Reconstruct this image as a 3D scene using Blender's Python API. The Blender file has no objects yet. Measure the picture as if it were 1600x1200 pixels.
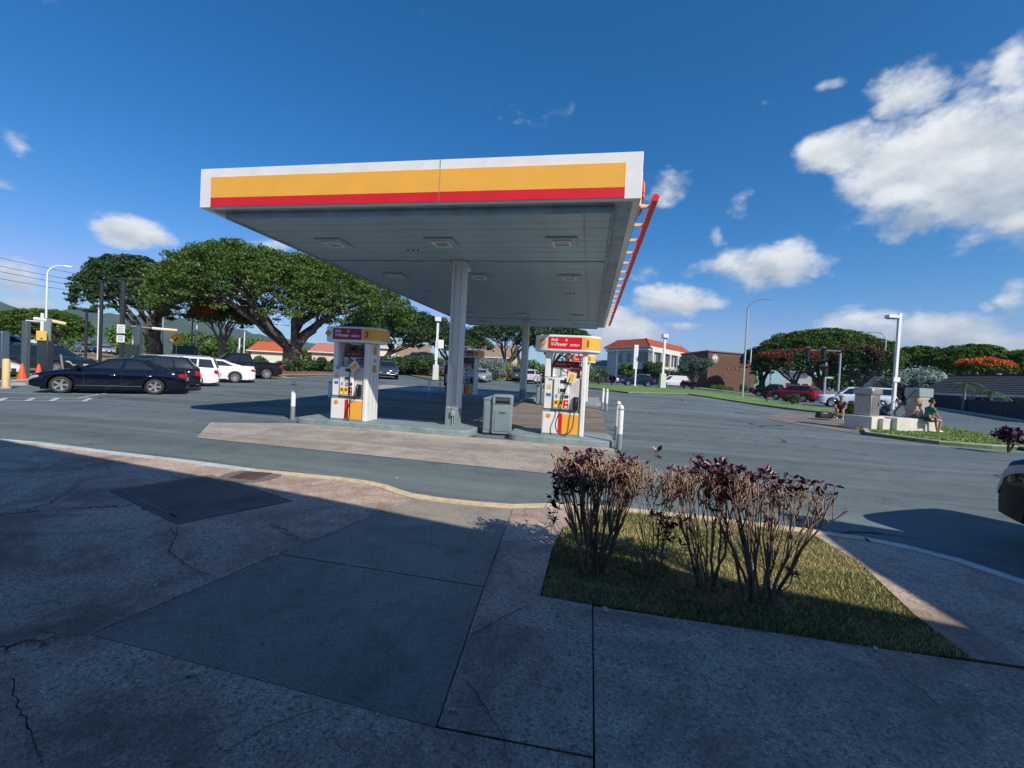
import bpy, bmesh, math, random
import numpy as np
from mathutils import Vector, Matrix
from math import sin, cos, pi, radians, hypot, sqrt, exp, atan2, asin

R = random.Random(7)
scene = bpy.context.scene
COL = scene.collection

# ------------------------------------------------------------ camera
EYE = 1.62
FPX, YAW, PITCH, ROLL = 670.0, .18, .024, .052
fw = Vector((-sin(YAW)*cos(PITCH), cos(YAW)*cos(PITCH), -sin(PITCH)))
r0 = Vector((cos(YAW), sin(YAW), 0)); u0 = r0.cross(fw)
rt = cos(ROLL)*r0 + sin(ROLL)*u0
up = -sin(ROLL)*r0 + cos(ROLL)*u0
cam_data = bpy.data.cameras.new('camera')
cam = bpy.data.objects.new('camera', cam_data); COL.objects.link(cam)
cam_data.sensor_fit = 'HORIZONTAL'; cam_data.sensor_width = 36.0
cam_data.lens = 36.0*FPX/1600.0
cam_data.clip_start = .05; cam_data.clip_end = 30000
mw = Matrix.Identity(4)
for i in range(3):
    mw[i][0] = rt[i]; mw[i][1] = up[i]; mw[i][2] = -fw[i]
mw[2][3] = EYE
cam.matrix_world = mw
scene.camera = cam

# ------------------------------------------------------------ sun and exposure
SUN_V = Vector((5.26, -4.84, 5.55)).normalized()          # towards the sun
SUN_EL = asin(SUN_V.z); SUN_AZ = atan2(SUN_V.x, SUN_V.y)
sd = bpy.data.lights.new('sun', 'SUN'); sd.energy = 5.0; sd.angle = radians(.53); sd.color = (1.0, .90, .76)
so = bpy.data.objects.new('sun', sd); COL.objects.link(so)
so.rotation_euler = SUN_V.to_track_quat('Z', 'Y').to_euler(); so.location = (0, 0, 60)
vs = scene.view_settings
scene.display_settings.display_device = 'sRGB'
vs.view_transform = 'Standard'; vs.look = 'None'; vs.gamma = 1.0; vs.use_curve_mapping = False
vs.exposure = 0.06

# ------------------------------------------------------------ pixel helpers (photograph is 1600 x 1200)
def ray(px, py):
    return rt*((px-800)/FPX) + up*((600-py)/FPX) + fw
def terr(x, y):
    if y <= 17: return 0.0
    a = .85*(1-exp(-(y-17)/24.0))
    q = x/y
    t = min(1, max(0, (q-.2)/.2)); t = t*t*(3-2*t)
    return a*(1-.65*t)
def G(px, py, z=0.0):
    d = ray(px, py); t = (z-EYE)/d.z
    return (d.x*t, d.y*t)
def TG(px, py, off=0.0):
    d = ray(px, py); h = hypot(d.x, d.y); s = .5
    while s < 300:
        if EYE + d.z/h*s <= terr(d.x/h*s, d.y/h*s)+off: break
        s *= 1.006
    return (d.x/h*s, d.y/h*s)
def S(px, py, D):
    d = ray(px, py); h = hypot(d.x, d.y)
    return Vector((d.x/h*D, d.y/h*D, EYE + d.z/h*D))
def on(px, D, py=600):
    p = S(px, py, D); return Vector((p.x, p.y, terr(p.x, p.y)))

# ------------------------------------------------------------ node helpers
def NT(m): return m.node_tree.nodes, m.node_tree.links
def nd(ns, typ, **kw):
    n = ns.new(typ)
    for k, v in kw.items():
        if k.startswith('i_'):
            key = k[2:]
            key = int(key) if key.isdigit() else key.replace('_', ' ')
            n.inputs[key].default_value = v
        else: setattr(n, k, v)
    return n

# ------------------------------------------------------------ world: sky texture with cumulus clouds
world = bpy.data.worlds.new('World'); scene.world = world; world.use_nodes = True
ns, lk = world.node_tree.nodes, world.node_tree.links
ns.clear()
wout = ns.new('ShaderNodeOutputWorld'); bg = ns.new('ShaderNodeBackground'); bg.inputs[1].default_value = .1
sky = ns.new('ShaderNodeTexSky'); sky.sky_type = 'NISHITA'; sky.sun_disc = False
sky.sun_elevation = SUN_EL; sky.sun_rotation = SUN_AZ
sky.air_density = 1.0; sky.dust_density = .3; sky.ozone_density = 2.5; sky.altitude = 0
def M(op, a, b=None, c=None, clamp=False):
    n = ns.new('ShaderNodeMath'); n.operation = op; n.use_clamp = clamp
    for i, v in enumerate((a, b, c)):
        if v is None: continue
        if isinstance(v, (int, float)): n.inputs[i].default_value = v
        else: lk.new(v, n.inputs[i])
    return n.outputs[0]
tc = ns.new('ShaderNodeTexCoord')
sep = ns.new('ShaderNodeSeparateXYZ'); lk.new(tc.outputs['Generated'], sep.inputs[0])
def wnoise(scale, detail, rough, off=(0, 0, 0), zs=1.6):
    mp = ns.new('ShaderNodeMapping'); mp.inputs['Location'].default_value = off; mp.inputs['Scale'].default_value = (1, 1, zs)
    lk.new(tc.outputs['Generated'], mp.inputs[0])
    n = ns.new('ShaderNodeTexNoise'); n.inputs['Scale'].default_value = scale; n.inputs['Detail'].default_value = detail
    n.inputs['Roughness'].default_value = rough; lk.new(mp.outputs[0], n.inputs['Vector'])
    return n
w1 = wnoise(7, 4, .6, (3, 1, 2)); w2 = wnoise(7, 4, .6, (9, 4, 7))
az = M('ARCTAN2', sep.outputs[0], sep.outputs[1]); el = M('ARCSINE', sep.outputs[2])
azw = M('ADD', az, M('MULTIPLY', M('SUBTRACT', w1.outputs[0], .5), .10))
elw = M('ADD', el, M('MULTIPLY', M('SUBTRACT', w2.outputs[0], .5), .075))
def azel(px, py):
    d = ray(px, py).normalized(); return atan2(d.x, d.y), asin(d.z)
CLOUDS = [  # centre px, py, half width, half height, weight
    (1460, 262, 170, 92, 1.0), (1580, 150, 60, 85, .9), (1425, 140, 60, 46, .85), (1500, 190, 110, 45, .8), (1310, 232, 75, 38, .95), (1400, 335, 62, 40, .9),
    (1620, 270, 160, 110, 1.0), (1590, 345, 60, 22, .8), (1195, 416, 108, 34, .95), (1052, 470, 68, 22, .85), (1042, 292, 42, 26, .45),
    (1340, 505, 85, 26, .75), (1460, 512, 110, 32, .9), (1560, 535, 90, 24, .8), (975, 515, 62, 34, .75), (212, 364, 66, 27, .9),
    (26, 291, 34, 9, .6), (30, 215, 34, 22, .42), (60, 474, 62, 14, .6), (15, 432, 40, 22, .4), (430, 380, 40, 12, .5),
    (1592, 462, 36, 34, .7), (1545, 474, 20, 12, .5), (1070, 505, 26, 8, .6), (1150, 300, 16, 22, .25), (1120, 372, 12, 14, .35),
    (160, 520, 80, 12, .4), (1196, 158, 14, 8, .35), (1300, 130, 26, 12, .3), (1520, 120, 40, 26, .4), (1000, 430, 30, 12, .35)]
acc = None; low = None
for (px, py, rx, ry, wgt) in CLOUDS:
    a0, e0 = azel(px, py)
    ra = abs(azel(px+rx, py+rx*.052)[0]-azel(px-rx, py-rx*.052)[0])/2*1.12; re = abs(azel(px, py-ry)[1]-azel(px, py+ry)[1])/2*1.15
    dx = M('MULTIPLY', M('SUBTRACT', azw, a0), 1/ra); dy = M('MULTIPLY', M('SUBTRACT', elw, e0), 1/re)
    q = M('ADD', M('MULTIPLY', dx, dx), M('MULTIPLY', dy, dy))
    v = M('MULTIPLY', M('SUBTRACT', 1.22, q), wgt)
    sh = M('MULTIPLY', M('MAXIMUM', v, 0.0), dy)
    acc = v if acc is None else M('MAXIMUM', acc, v)
    low = sh if low is None else M('ADD', low, sh)
# scattered cumulus over the rest of the sky, thin where the photograph is clear
gn = wnoise(2.3, 2, .5, (1.3, 5.1, .4))
inview = M('MULTIPLY', M('ABSOLUTE', M('ADD', az, YAW)), 1.0)
gmask = M('MULTIPLY', M('SUBTRACT', inview, .95), 6.0, clamp=True)
gfield = M('SUBTRACT', M('MULTIPLY', M('MULTIPLY', M('SUBTRACT', gn.outputs[0], .56), 5.0), gmask), .35)
acc = M('MAXIMUM', acc, gfield)
n1 = wnoise(9, 9, .62, (0, 0, 0)); n2 = wnoise(26, 6, .6, (2, 2, 5)); n1b = wnoise(9, 5, .6, (-.016, .014, -.045))
dens = M('ADD', M('MAXIMUM', acc, -1.0), M('ADD', M('MULTIPLY', M('SUBTRACT', n1.outputs[0], .52), 2.6), M('MULTIPLY', M('SUBTRACT', n2.outputs[0], .5), .7)))
mr = ns.new('ShaderNodeMapRange'); mr.interpolation_type = 'SMOOTHSTEP'
mr.inputs['From Min'].default_value = .0; mr.inputs['From Max'].default_value = 1.0; mr.inputs['To Max'].default_value = .97
lk.new(dens, mr.inputs[0])
lit = M('ADD', M('ADD', M('MULTIPLY', M('SUBTRACT', n1.outputs[0], n1b.outputs[0]), 1.9), M('MULTIPLY', low, .75)), M('ADD', .78, M('MULTIPLY', dens, -.18)), clamp=True)
cr = ns.new('ShaderNodeMix'); cr.data_type = 'RGBA'
cr.inputs[6].default_value = (3.5, 4.3, 5.2, 1); cr.inputs[7].default_value = (8.6, 8.8, 9.0, 1)
lk.new(lit, cr.inputs[0])
hs = ns.new('ShaderNodeHueSaturation'); hs.inputs['Saturation'].default_value = 1.2; hs.inputs['Value'].default_value = .95
tint = ns.new('ShaderNodeMix'); tint.data_type = 'RGBA'; tint.blend_type = 'MULTIPLY'; tint.inputs[0].default_value = 1
tint.inputs[7].default_value = (.60, 1.0, 1.36, 1)
lk.new(sky.outputs[0], hs.inputs['Color']); lk.new(hs.outputs[0], tint.inputs[6])
srgb = ns.new('ShaderNodeSeparateColor'); lk.new(tint.outputs[2], srgb.inputs[0])
crgb = ns.new('ShaderNodeCombineColor'); lk.new(M('MINIMUM', M('POWER', srgb.outputs[0], 1.95), M('MULTIPLY', srgb.outputs[1], .60)), crgb.inputs[0]); lk.new(srgb.outputs[1], crgb.inputs[1]); lk.new(srgb.outputs[2], crgb.inputs[2])
mx = ns.new('ShaderNodeMix'); mx.data_type = 'RGBA'
lk.new(mr.outputs[0], mx.inputs[0]); lk.new(crgb.outputs[0], mx.inputs[6]); lk.new(cr.outputs[2], mx.inputs[7])
lk.new(mx.outputs[2], bg.inputs[0]); lk.new(bg.outputs[0], wout.inputs[0])

# ------------------------------------------------------------ materials
MATS = {}
def mat(name, col, rough=.6, metal=0.0, var=0.0, scale=8.0, bump=0.0, spec=.5, coat=0.0, island=0.0, trans=0.0, dirt=0.0, detail=4):
    if name in MATS: return MATS[name]
    m = bpy.data.materials.new(name); m.use_nodes = True
    n, l = NT(m); b = n['Principled BSDF']
    b.inputs['Base Color'].default_value = (*col, 1); b.inputs['Roughness'].default_value = rough
    b.inputs['Metallic'].default_value = metal; b.inputs['Specular IOR Level'].default_value = spec
    if coat: b.inputs['Coat Weight'].default_value = coat; b.inputs['Coat Roughness'].default_value = .04
    t = n.new('ShaderNodeTexCoord')
    cur = None
    if var or bump or dirt:
        no = nd(n, 'ShaderNodeTexNoise', i_Scale=scale, i_Detail=detail, i_Roughness=.6); l.new(t.outputs['Object'], no.inputs['Vector'])
    if var:
        a = n.new('ShaderNodeMix'); a.data_type = 'RGBA'
        a.inputs[6].default_value = tuple(max(0, c*(1-var)) for c in col)+(1,); a.inputs[7].default_value = tuple(min(1, c*(1+var)) for c in col)+(1,)
        r = nd(n, 'ShaderNodeMapRange'); r.inputs['From Min'].default_value = .3; r.inputs['From Max'].default_value = .7
        l.new(no.outputs[0], r.inputs[0]); l.new(r.outputs[0], a.inputs[0]); cur = a.outputs[2]
    if dirt:
        no2 = nd(n, 'ShaderNodeTexNoise', i_Scale=scale*.37, i_Detail=8, i_Roughness=.7); l.new(t.outputs['Object'], no2.inputs['Vector'])
        r = nd(n, 'ShaderNodeMapRange'); r.inputs['From Min'].default_value = .5; r.inputs['From Max'].default_value = .75; r.inputs['To Max'].default_value = dirt
        a = n.new('ShaderNodeMix'); a.data_type = 'RGBA'; a.blend_type = 'MULTIPLY'
        a.inputs[7].default_value = (.35, .30, .24, 1)
        l.new(no2.outputs[0], r.inputs[0]); l.new(r.outputs[0], a.inputs[0])
        if cur is None: a.inputs[6].default_value = (*col, 1)
        else: l.new(cur, a.inputs[6])
        cur = a.outputs[2]
    if island:
        g = n.new('ShaderNodeNewGeometry')
        h = n.new('ShaderNodeHueSaturation'); r = nd(n, 'ShaderNodeMapRange'); r.inputs['To Min'].default_value = 1-island; r.inputs['To Max'].default_value = 1+island
        l.new(g.outputs['Random Per Island'], r.inputs[0]); l.new(r.outputs[0], h.inputs['Value'])
        r2 = nd(n, 'ShaderNodeMapRange'); r2.inputs['To Min'].default_value = .48; r2.inputs['To Max'].default_value = .52
        mm = nd(n, 'ShaderNodeMath', operation='FRACT'); m2 = nd(n, 'ShaderNodeMath', operation='MULTIPLY'); m2.inputs[1].default_value = 7.31
        l.new(g.outputs['Random Per Island'], m2.inputs[0]); l.new(m2.outputs[0], mm.inputs[0]); l.new(mm.outputs[0], r2.inputs[0]); l.new(r2.outputs[0], h.inputs['Hue'])
        if cur is None: h.inputs['Color'].default_value = (*col, 1)
        else: l.new(cur, h.inputs['Color'])
        cur = h.outputs[0]
    if cur is not None: l.new(cur, b.inputs['Base Color'])
    if bump:
        bp = nd(n, 'ShaderNodeBump', i_Strength=bump, i_Distance=.02); l.new(no.outputs[0], bp.inputs['Height']); l.new(bp.outputs[0], b.inputs['Normal'])
    if trans:
        tr = n.new('ShaderNodeBsdfTranslucent'); ms = n.new('ShaderNodeMixShader'); ms.inputs[0].default_value = trans
        if cur is not None: l.new(cur, tr.inputs[0])
        else: tr.inputs[0].default_value = (*col, 1)
        o = n['Material Output']; l.new(b.outputs[0], ms.inputs[1]); l.new(tr.outputs[0], ms.inputs[2]); l.new(ms.outputs[0], o.inputs[0])
    MATS[name] = m
    return m

def ground_mat(name, ca, cb, big=.35, grain=160., rough=.9, speck=.35, crack=0.0, patch=None, bump=.35, wear=None, tracks=None):
    """asphalt / concrete: large tone patches, aggregate grain, cracks, stains"""
    m = bpy.data.materials.new(name); m.use_nodes = True; n, l = NT(m); b = n['Principled BSDF']
    b.inputs['Roughness'].default_value = rough; b.inputs['Specular IOR Level'].default_value = .25
    g = n.new('ShaderNodeNewGeometry'); P = g.outputs['Position']
    def nz(s, d=5, r=.6, dist=0.0, vec=None):
        k = nd(n, 'ShaderNodeTexNoise', i_Scale=s, i_Detail=d, i_Roughness=r, i_Distortion=dist); l.new(vec or P, k.inputs['Vector']); return k.outputs[0]
    def rng(v, a, bb, c=0., d=1.):
        k = n.new('ShaderNodeMapRange'); k.inputs['From Min'].default_value = a; k.inputs['From Max'].default_value = bb
        k.inputs['To Min'].default_value = c; k.inputs['To Max'].default_value = d; l.new(v, k.inputs[0]); return k.outputs[0]
    def mix(f, a, c, mode='MIX'):
        k = n.new('ShaderNodeMix'); k.data_type = 'RGBA'; k.blend_type = mode
        if isinstance(f, float): k.inputs[0].default_value = f
        else: l.new(f, k.inputs[0])
        for i, v in ((6, a), (7, c)):
            if isinstance(v, tuple): k.inputs[i].default_value = (*v, 1)
            else: l.new(v, k.inputs[i])
        return k.outputs[2]
    cur = mix(rng(nz(big, 6, .65), .35, .65), ca, cb)
    cur = mix(rng(nz(big*5, 6, .7), .38, .72, 0., .5), cur, tuple(x*.72 for x in ca))
    gr = nz(grain, 2, .7)
    cur = mix(rng(gr, .48, .66, 0., speck), cur, tuple(min(1, x*2.1) for x in cb))
    gr2 = nz(grain*.55, 2, .8)
    cur = mix(rng(gr2, .52, .66, 0., min(1, speck*1.5)), cur, tuple(x*.35 for x in ca))
    st = nz(1.7, 7, .75, .6)
    cur = mix(rng(st, .50, .70, 0., .62), cur, tuple(x*.5 for x in ca), 'MIX')
    if wear:
        cur = mix(rng(nz(.9, 6, .7, 1.0), .44, .64, 0., .8), cur, wear)
    if tracks:
        mp = n.new('ShaderNodeMapping'); mp.inputs['Scale'].default_value = tracks; l.new(P, mp.inputs[0])
        cur = mix(rng(nz(1.0, 4, .6, .5, mp.outputs[0]), .47, .68, 0., .62), cur, tuple(x*.5 for x in ca))
        mp2 = n.new('ShaderNodeMapping'); mp2.inputs['Scale'].default_value = tuple(t*.8 for t in tracks); mp2.inputs['Location'].default_value = (7, 3, 0); l.new(P, mp2.inputs[0])
        cur = mix(rng(nz(1.0, 4, .6, .5, mp2.outputs[0]), .52, .75, 0., .45), cur, tuple(min(1, x*1.5) for x in cb))
    if crack:
        wv = nd(n, 'ShaderNodeTexNoise', i_Scale=1.3, i_Detail=6, i_Roughness=.65); l.new(P, wv.inputs['Vector'])
        ad = n.new('ShaderNodeVectorMath'); ad.operation = 'MULTIPLY_ADD'; ad.inputs[1].default_value = (.9, .9, 0); l.new(wv.outputs['Color'], ad.inputs[0]); l.new(P, ad.inputs[2])
        fl = n.new('ShaderNodeVectorMath'); fl.operation = 'MULTIPLY'; fl.inputs[1].default_value = (1, 1, 0); l.new(ad.outputs[0], fl.inputs[0])
        vo = nd(n, 'ShaderNodeTexVoronoi', feature='DISTANCE_TO_EDGE', i_Scale=crack); l.new(fl.outputs[0], vo.inputs['Vector'])
        k = rng(vo.outputs[0], .0015, .009, 1., 0.)
        gate = rng(nz(.55, 2, .5), .47, .55)
        mm = n.new('ShaderNodeMath'); mm.operation = 'MULTIPLY'; l.new(k, mm.inputs[0]); l.new(gate, mm.inputs[1])
        cur = mix(mm.outputs[0], cur, tuple(x*.13 for x in ca))
    # scattered gum spots and oil drips
    for sc_, lo_, hi_, amt in ((5.5, .06, .10, .55), (1.1, .10, .24, .5)):
        v3 = n.new('ShaderNodeVectorMath'); v3.operation = 'MULTIPLY'; v3.inputs[1].default_value = (1, 1, 0); l.new(P, v3.inputs[0])
        vo2 = nd(n, 'ShaderNodeTexVoronoi', i_Scale=sc_); l.new(v3.outputs[0], vo2.inputs['Vector']); sx = n.new('ShaderNodeSeparateColor'); l.new(vo2.outputs['Color'], sx.inputs[0])
        g1 = rng(sx.outputs[0], .72, .74); g2 = rng(vo2.outputs['Distance'], lo_, hi_, amt, 0.); mu = n.new('ShaderNodeMath'); mu.operation = 'MULTIPLY'; l.new(g1, mu.inputs[0]); l.new(g2, mu.inputs[1])
        cur = mix(mu.outputs[0], cur, tuple(x*.38 for x in ca))
    l.new(cur, b.inputs['Base Color'])
    bp = nd(n, 'ShaderNodeBump', i_Strength=bump, i_Distance=.01); l.new(gr, bp.inputs['Height']); l.new(bp.outputs[0], b.inputs['Normal'])
    MATS[name] = m
    return m

def paint(name, col, metal=0.0):   # car paint
    return mat(name, col, rough=.45, coat=1.0, metal=metal, spec=.0)

asphalt = ground_mat('asphalt', (.114, .152, .164), (.168, .205, .213), big=.12, grain=90, speck=.30, tracks=(.09, .75, 1), bump=.25, crack=.12)
road_m = ground_mat('road_asphalt', (.10, .135, .15), (.14, .18, .19), big=.1, grain=40, speck=.2)
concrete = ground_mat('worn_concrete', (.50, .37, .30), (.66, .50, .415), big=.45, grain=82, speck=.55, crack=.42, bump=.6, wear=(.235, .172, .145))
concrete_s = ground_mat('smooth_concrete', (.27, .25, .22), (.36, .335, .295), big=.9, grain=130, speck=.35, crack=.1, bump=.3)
concrete_d = ground_mat('dark_patch_concrete', (.17, .15, .14), (.21, .19, .175), big=.7, grain=130, speck=.15, bump=.2)
pad_m = ground_mat('fuelling_pad_concrete', (.36, .335, .30), (.47, .44, .39), big=.3, grain=46, speck=.5, bump=.6, wear=(.27, .235, .19), tracks=(.12, .8, 1))
lane_m = ground_mat('lane_concrete', (.20, .175, .155), (.26, .225, .195), big=.3, grain=50, speck=.3, tracks=(.12, .7, 1))
grey_kerb = mat('island_paint', (.22, .29, .31), .7, var=.18, scale=5, dirt=.5, bump=.2)
kerb_m = mat('kerb_concrete', (.42, .40, .36), .85, var=.2, scale=7, dirt=.5, bump=.3)
kerb_y = mat('faded_yellow_kerb', (.66, .54, .35), .75, var=.2, scale=9, dirt=.55, bump=.3)
kerb_w = mat('white_kerb_paint', (.58, .60, .57), .7, var=.2, scale=9, dirt=.5, bump=.3)
line_w = mat('road_paint', (.55, .58, .57), .7, var=.3, scale=6, dirt=.6)
joint_m = mat('joint_filler', (.035, .03, .028), .95)
white = mat('white_enamel', (.78, .79, .78), .35, var=.04, scale=3, dirt=.2)
white2 = mat('white_plastic', (.72, .74, .75), .4, dirt=.15, scale=5)
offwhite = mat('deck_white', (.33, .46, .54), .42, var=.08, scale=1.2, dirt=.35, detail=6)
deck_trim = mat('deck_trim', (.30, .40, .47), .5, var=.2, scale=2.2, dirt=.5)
yellow = mat('brand_yellow', (.86, .43, .055), .4, var=.04, scale=2, dirt=.10)
red = mat('brand_red', (.68, .015, .02), .35, var=.05, scale=2)
darkred = mat('dark_red', (.25, .02, .03), .4)
black = mat('black_plastic', (.015, .016, .018), .35)
rubber = mat('rubber', (.018, .018, .02), .7)
darkglass = mat('car_glass', (.012, .016, .02), .06, spec=.8)
screen = mat('dark_screen', (.03, .045, .06), .15)
bluem = mat('sticker_blue', (.08, .22, .42), .5)
greym = mat('grey_plastic', (.20, .27, .30), .5, var=.06, scale=8, dirt=.2)
greyd = mat('dark_grey_plastic', (.055, .085, .11), .5)
chrome = mat('chrome', (.75, .77, .8), .15, metal=1.0)
steel = mat('brushed_steel', (.42, .41, .38), .35, metal=.7, var=.1, scale=6)
alloy = mat('alloy', (.55, .57, .6), .3, metal=.8)
galv = mat('galvanised', (.45, .48, .5), .5, metal=.4, var=.1)
poledark = mat('dark_pole', (.03, .035, .04), .45)
bark = mat('bark', (.10, .085, .075), .9, var=.35, scale=3, bump=.8)
bark_l = mat('pale_bark', (.25, .22, .19), .9, var=.3, scale=5, bump=.6)
headlamp = mat('headlamp', (.38, .42, .46), .12, spec=.9)
tail = mat('tail_lamp', (.45, .01, .02), .2)
platem = mat('number_plate', (.7, .72, .72), .5)

# ------------------------------------------------------------ mesh builder
class MB:
    def __init__(s): s.v = []; s.f = []; s.mi = []
    def add(s, vs, fs, mi=0):
        o = len(s.v); s.v += [tuple(p) for p in vs]
        s.f += [tuple(i+o for i in f) for f in fs]; s.mi += [mi]*len(fs); return s
    def box(s, c, d, rz=0, mi=0, top=1.0):
        x, y, z = c; a, b, h = d[0]/2, d[1]/2, d[2]/2; cs, sn = cos(rz), sin(rz); vs = []
        for k, zz in ((1, -h), (top, h)):
            for (i, j) in ((-a, -b), (a, -b), (a, b), (-a, b)):
                i *= k; j *= k; vs.append((x+i*cs-j*sn, y+i*sn+j*cs, z+zz))
        return s.add(vs, [(0, 3, 2, 1), (4, 5, 6, 7), (0, 1, 5, 4), (1, 2, 6, 5), (2, 3, 7, 6), (3, 0, 4, 7)], mi)
    def bx(s, x0, x1, y0, y1, z0, z1, mi=0): return s.box(((x0+x1)/2, (y0+y1)/2, (z0+z1)/2), (x1-x0, y1-y0, z1-z0), 0, mi)
    def prism(s, poly, z0, z1, mi=0):
        n = len(poly)
        a = sum(poly[i][0]*poly[(i+1) % n][1]-poly[(i+1) % n][0]*poly[i][1] for i in range(n))
        if a < 0: poly = poly[::-1]
        vs = [(p[0], p[1], z0) for p in poly]+[(p[0], p[1], z1) for p in poly]
        fs = [tuple(range(n-1, -1, -1)), tuple(range(n, 2*n))]+[(i, (i+1) % n, n+(i+1) % n, n+i) for i in range(n)]
        return s.add(vs, fs, mi)
    def extr(s, poly, y0, y1, mi=0):   # poly in xz, extruded along y
        n = len(poly)
        vs = [(p[0], y0, p[1]) for p in poly]+[(p[0], y1, p[1]) for p in poly]
        fs = [tuple(range(n)), tuple(range(2*n-1, n-1, -1))]+[((i+1) % n, i, n+i, n+(i+1) % n) for i in range(n)]
        return s.add(vs, fs, mi)
    def quad(s, a, b, c, d, mi=0): return s.add([a, b, c, d], [(0, 1, 2, 3)], mi)
    def tube(s, pts, rs, n=8, cap=True, mi=0):
        pts = [Vector(p) for p in pts]
        if isinstance(rs, (int, float)): rs = [rs]*len(pts)
        o = []; ref = Vector((0, 0, 1)); prev = None
        for i, p in enumerate(pts):
            t = (pts[min(i+1, len(pts)-1)]-pts[max(i-1, 0)]).normalized()
            if prev is None:
                a = t.cross(ref if abs(t.z) < .9 else Vector((1, 0, 0))).normalized()
            else:
                a = (prev-t*prev.dot(t)).normalized()
            b = t.cross(a); prev = a
            for k in range(n):
                th = 2*pi*k/n; o.append(p+(a*cos(th)+b*sin(th))*rs[i])
        fs = []
        for i in range(len(pts)-1):
            for k in range(n):
                fs.append((i*n+k, i*n+(k+1) % n, (i+1)*n+(k+1) % n, (i+1)*n+k))
        if cap: fs.append(tuple(range(n-1, -1, -1))); fs.append(tuple(range((len(pts)-1)*n, len(pts)*n)))
        return s.add(o, fs, mi)
    def lathe(s, prof, n=20, c=(0, 0, 0), axis='z', mi=0, cap=True):
        o = []
        for (r, h) in prof:
            for k in range(n):
                t = 2*pi*k/n; a, b = r*cos(t), r*sin(t)
                o.append((c[0]+a, c[1]+b, c[2]+h) if axis == 'z' else (c[0]+a, c[1]+h, c[2]+b))
        fs = []
        for i in range(len(prof)-1):
            for k in range(n):
                q = (i*n+k, i*n+(k+1) % n, (i+1)*n+(k+1) % n, (i+1)*n+k)
                fs.append(q if axis == 'z' else q[::-1])
        if cap:
            q1 = tuple(range(n-1, -1, -1)); q2 = tuple(range((len(prof)-1)*n, len(prof)*n))
            fs += [q1, q2] if axis == 'z' else [q1[::-1], q2[::-1]]
        return s.add(o, fs, mi)
    def build(s, name, m, parent=None, smooth=None, bevel=0, kind=None):
        me = bpy.data.meshes.new(name); me.from_pydata(s.v, [], s.f)
        for x in (m if isinstance(m, (list, tuple)) else [m]): me.materials.append(x)
        if any(s.mi): me.polygons.foreach_set('material_index', s.mi)
        if smooth is not None:
            me.shade_smooth(); me.set_sharp_from_angle(angle=radians(smooth))
        me.update()
        o = bpy.data.objects.new(name, me); COL.objects.link(o)
        if parent is not None: o.parent = parent
        if bevel:
            b = o.modifiers.new('bevel', 'BEVEL'); b.width = bevel; b.segments = 2; b.limit_method = 'ANGLE'; b.angle_limit = radians(50)
            if smooth is None: me.shade_smooth(); me.set_sharp_from_angle(angle=radians(40))
        if kind: o['kind'] = kind
        return o
def empty(name, loc=(0, 0, 0), rz=0, label=None, cat=None, group=None):
    o = bpy.data.objects.new(name, None); COL.objects.link(o); o.location = loc; o.rotation_euler = (0, 0, rz)
    o.empty_display_size = .2
    return tag(o, label, cat, group)
def tag(o, label=None, cat=None, group=None, kind=None):
    if label: o['label'] = label
    if cat: o['category'] = cat
    if group: o['group'] = group
    if kind: o['kind'] = kind
    return o
def copy_tree(o, parent=None):
    c = o.copy(); COL.objects.link(c)
    if parent is not None: c.parent = parent
    for ch in list(o.children): copy_tree(ch, c)
    return c
def place(o, loc, rz, label, group=None):
    o.location = loc; o.rotation_euler = (0, 0, rz); o['label'] = label
    if group: o['group'] = group
    return o
def text(body, size, m, parent, loc, rot=(pi/2, 0, 0), name='lettering', shear=0.0, bold=.0, align='LEFT', ext=.002, xs=1.0):
    cu = bpy.data.curves.new(name, 'FONT'); cu.body = body; cu.size = size; cu.shear = shear; cu.offset = bold; cu.extrude = ext
    cu.align_x = align; cu.resolution_u = 3
    t = bpy.data.objects.new(name, cu); COL.objects.link(t)
    dg = bpy.context.evaluated_depsgraph_get(); me = bpy.data.meshes.new_from_object(t.evaluated_get(dg))
    bpy.data.objects.remove(t)
    me.materials.clear(); me.materials.append(m)
    o = bpy.data.objects.new(name, me); COL.objects.link(o); o.parent = parent; o.location = loc; o.rotation_euler = rot; o.scale = (xs, 1, 1)
    return o
def inset(poly, d):
    n = len(poly); a = sum(poly[i][0]*poly[(i+1) % n][1]-poly[(i+1) % n][0]*poly[i][1] for i in range(n))
    if a < 0: poly = poly[::-1]
    out = []
    for i in range(n):
        p0, p1, p2 = Vector(poly[i-1]), Vector(poly[i]), Vector(poly[(i+1) % n])
        e1 = (p1-p0).normalized(); e2 = (p2-p1).normalized()
        n1 = Vector((-e1.y, e1.x)); n2 = Vector((-e2.y, e2.x)); k = (n1+n2); k = k/max(.3, k.dot(n1))
        q = p1+k*d; out.append((q.x, q.y))
    return out
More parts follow.
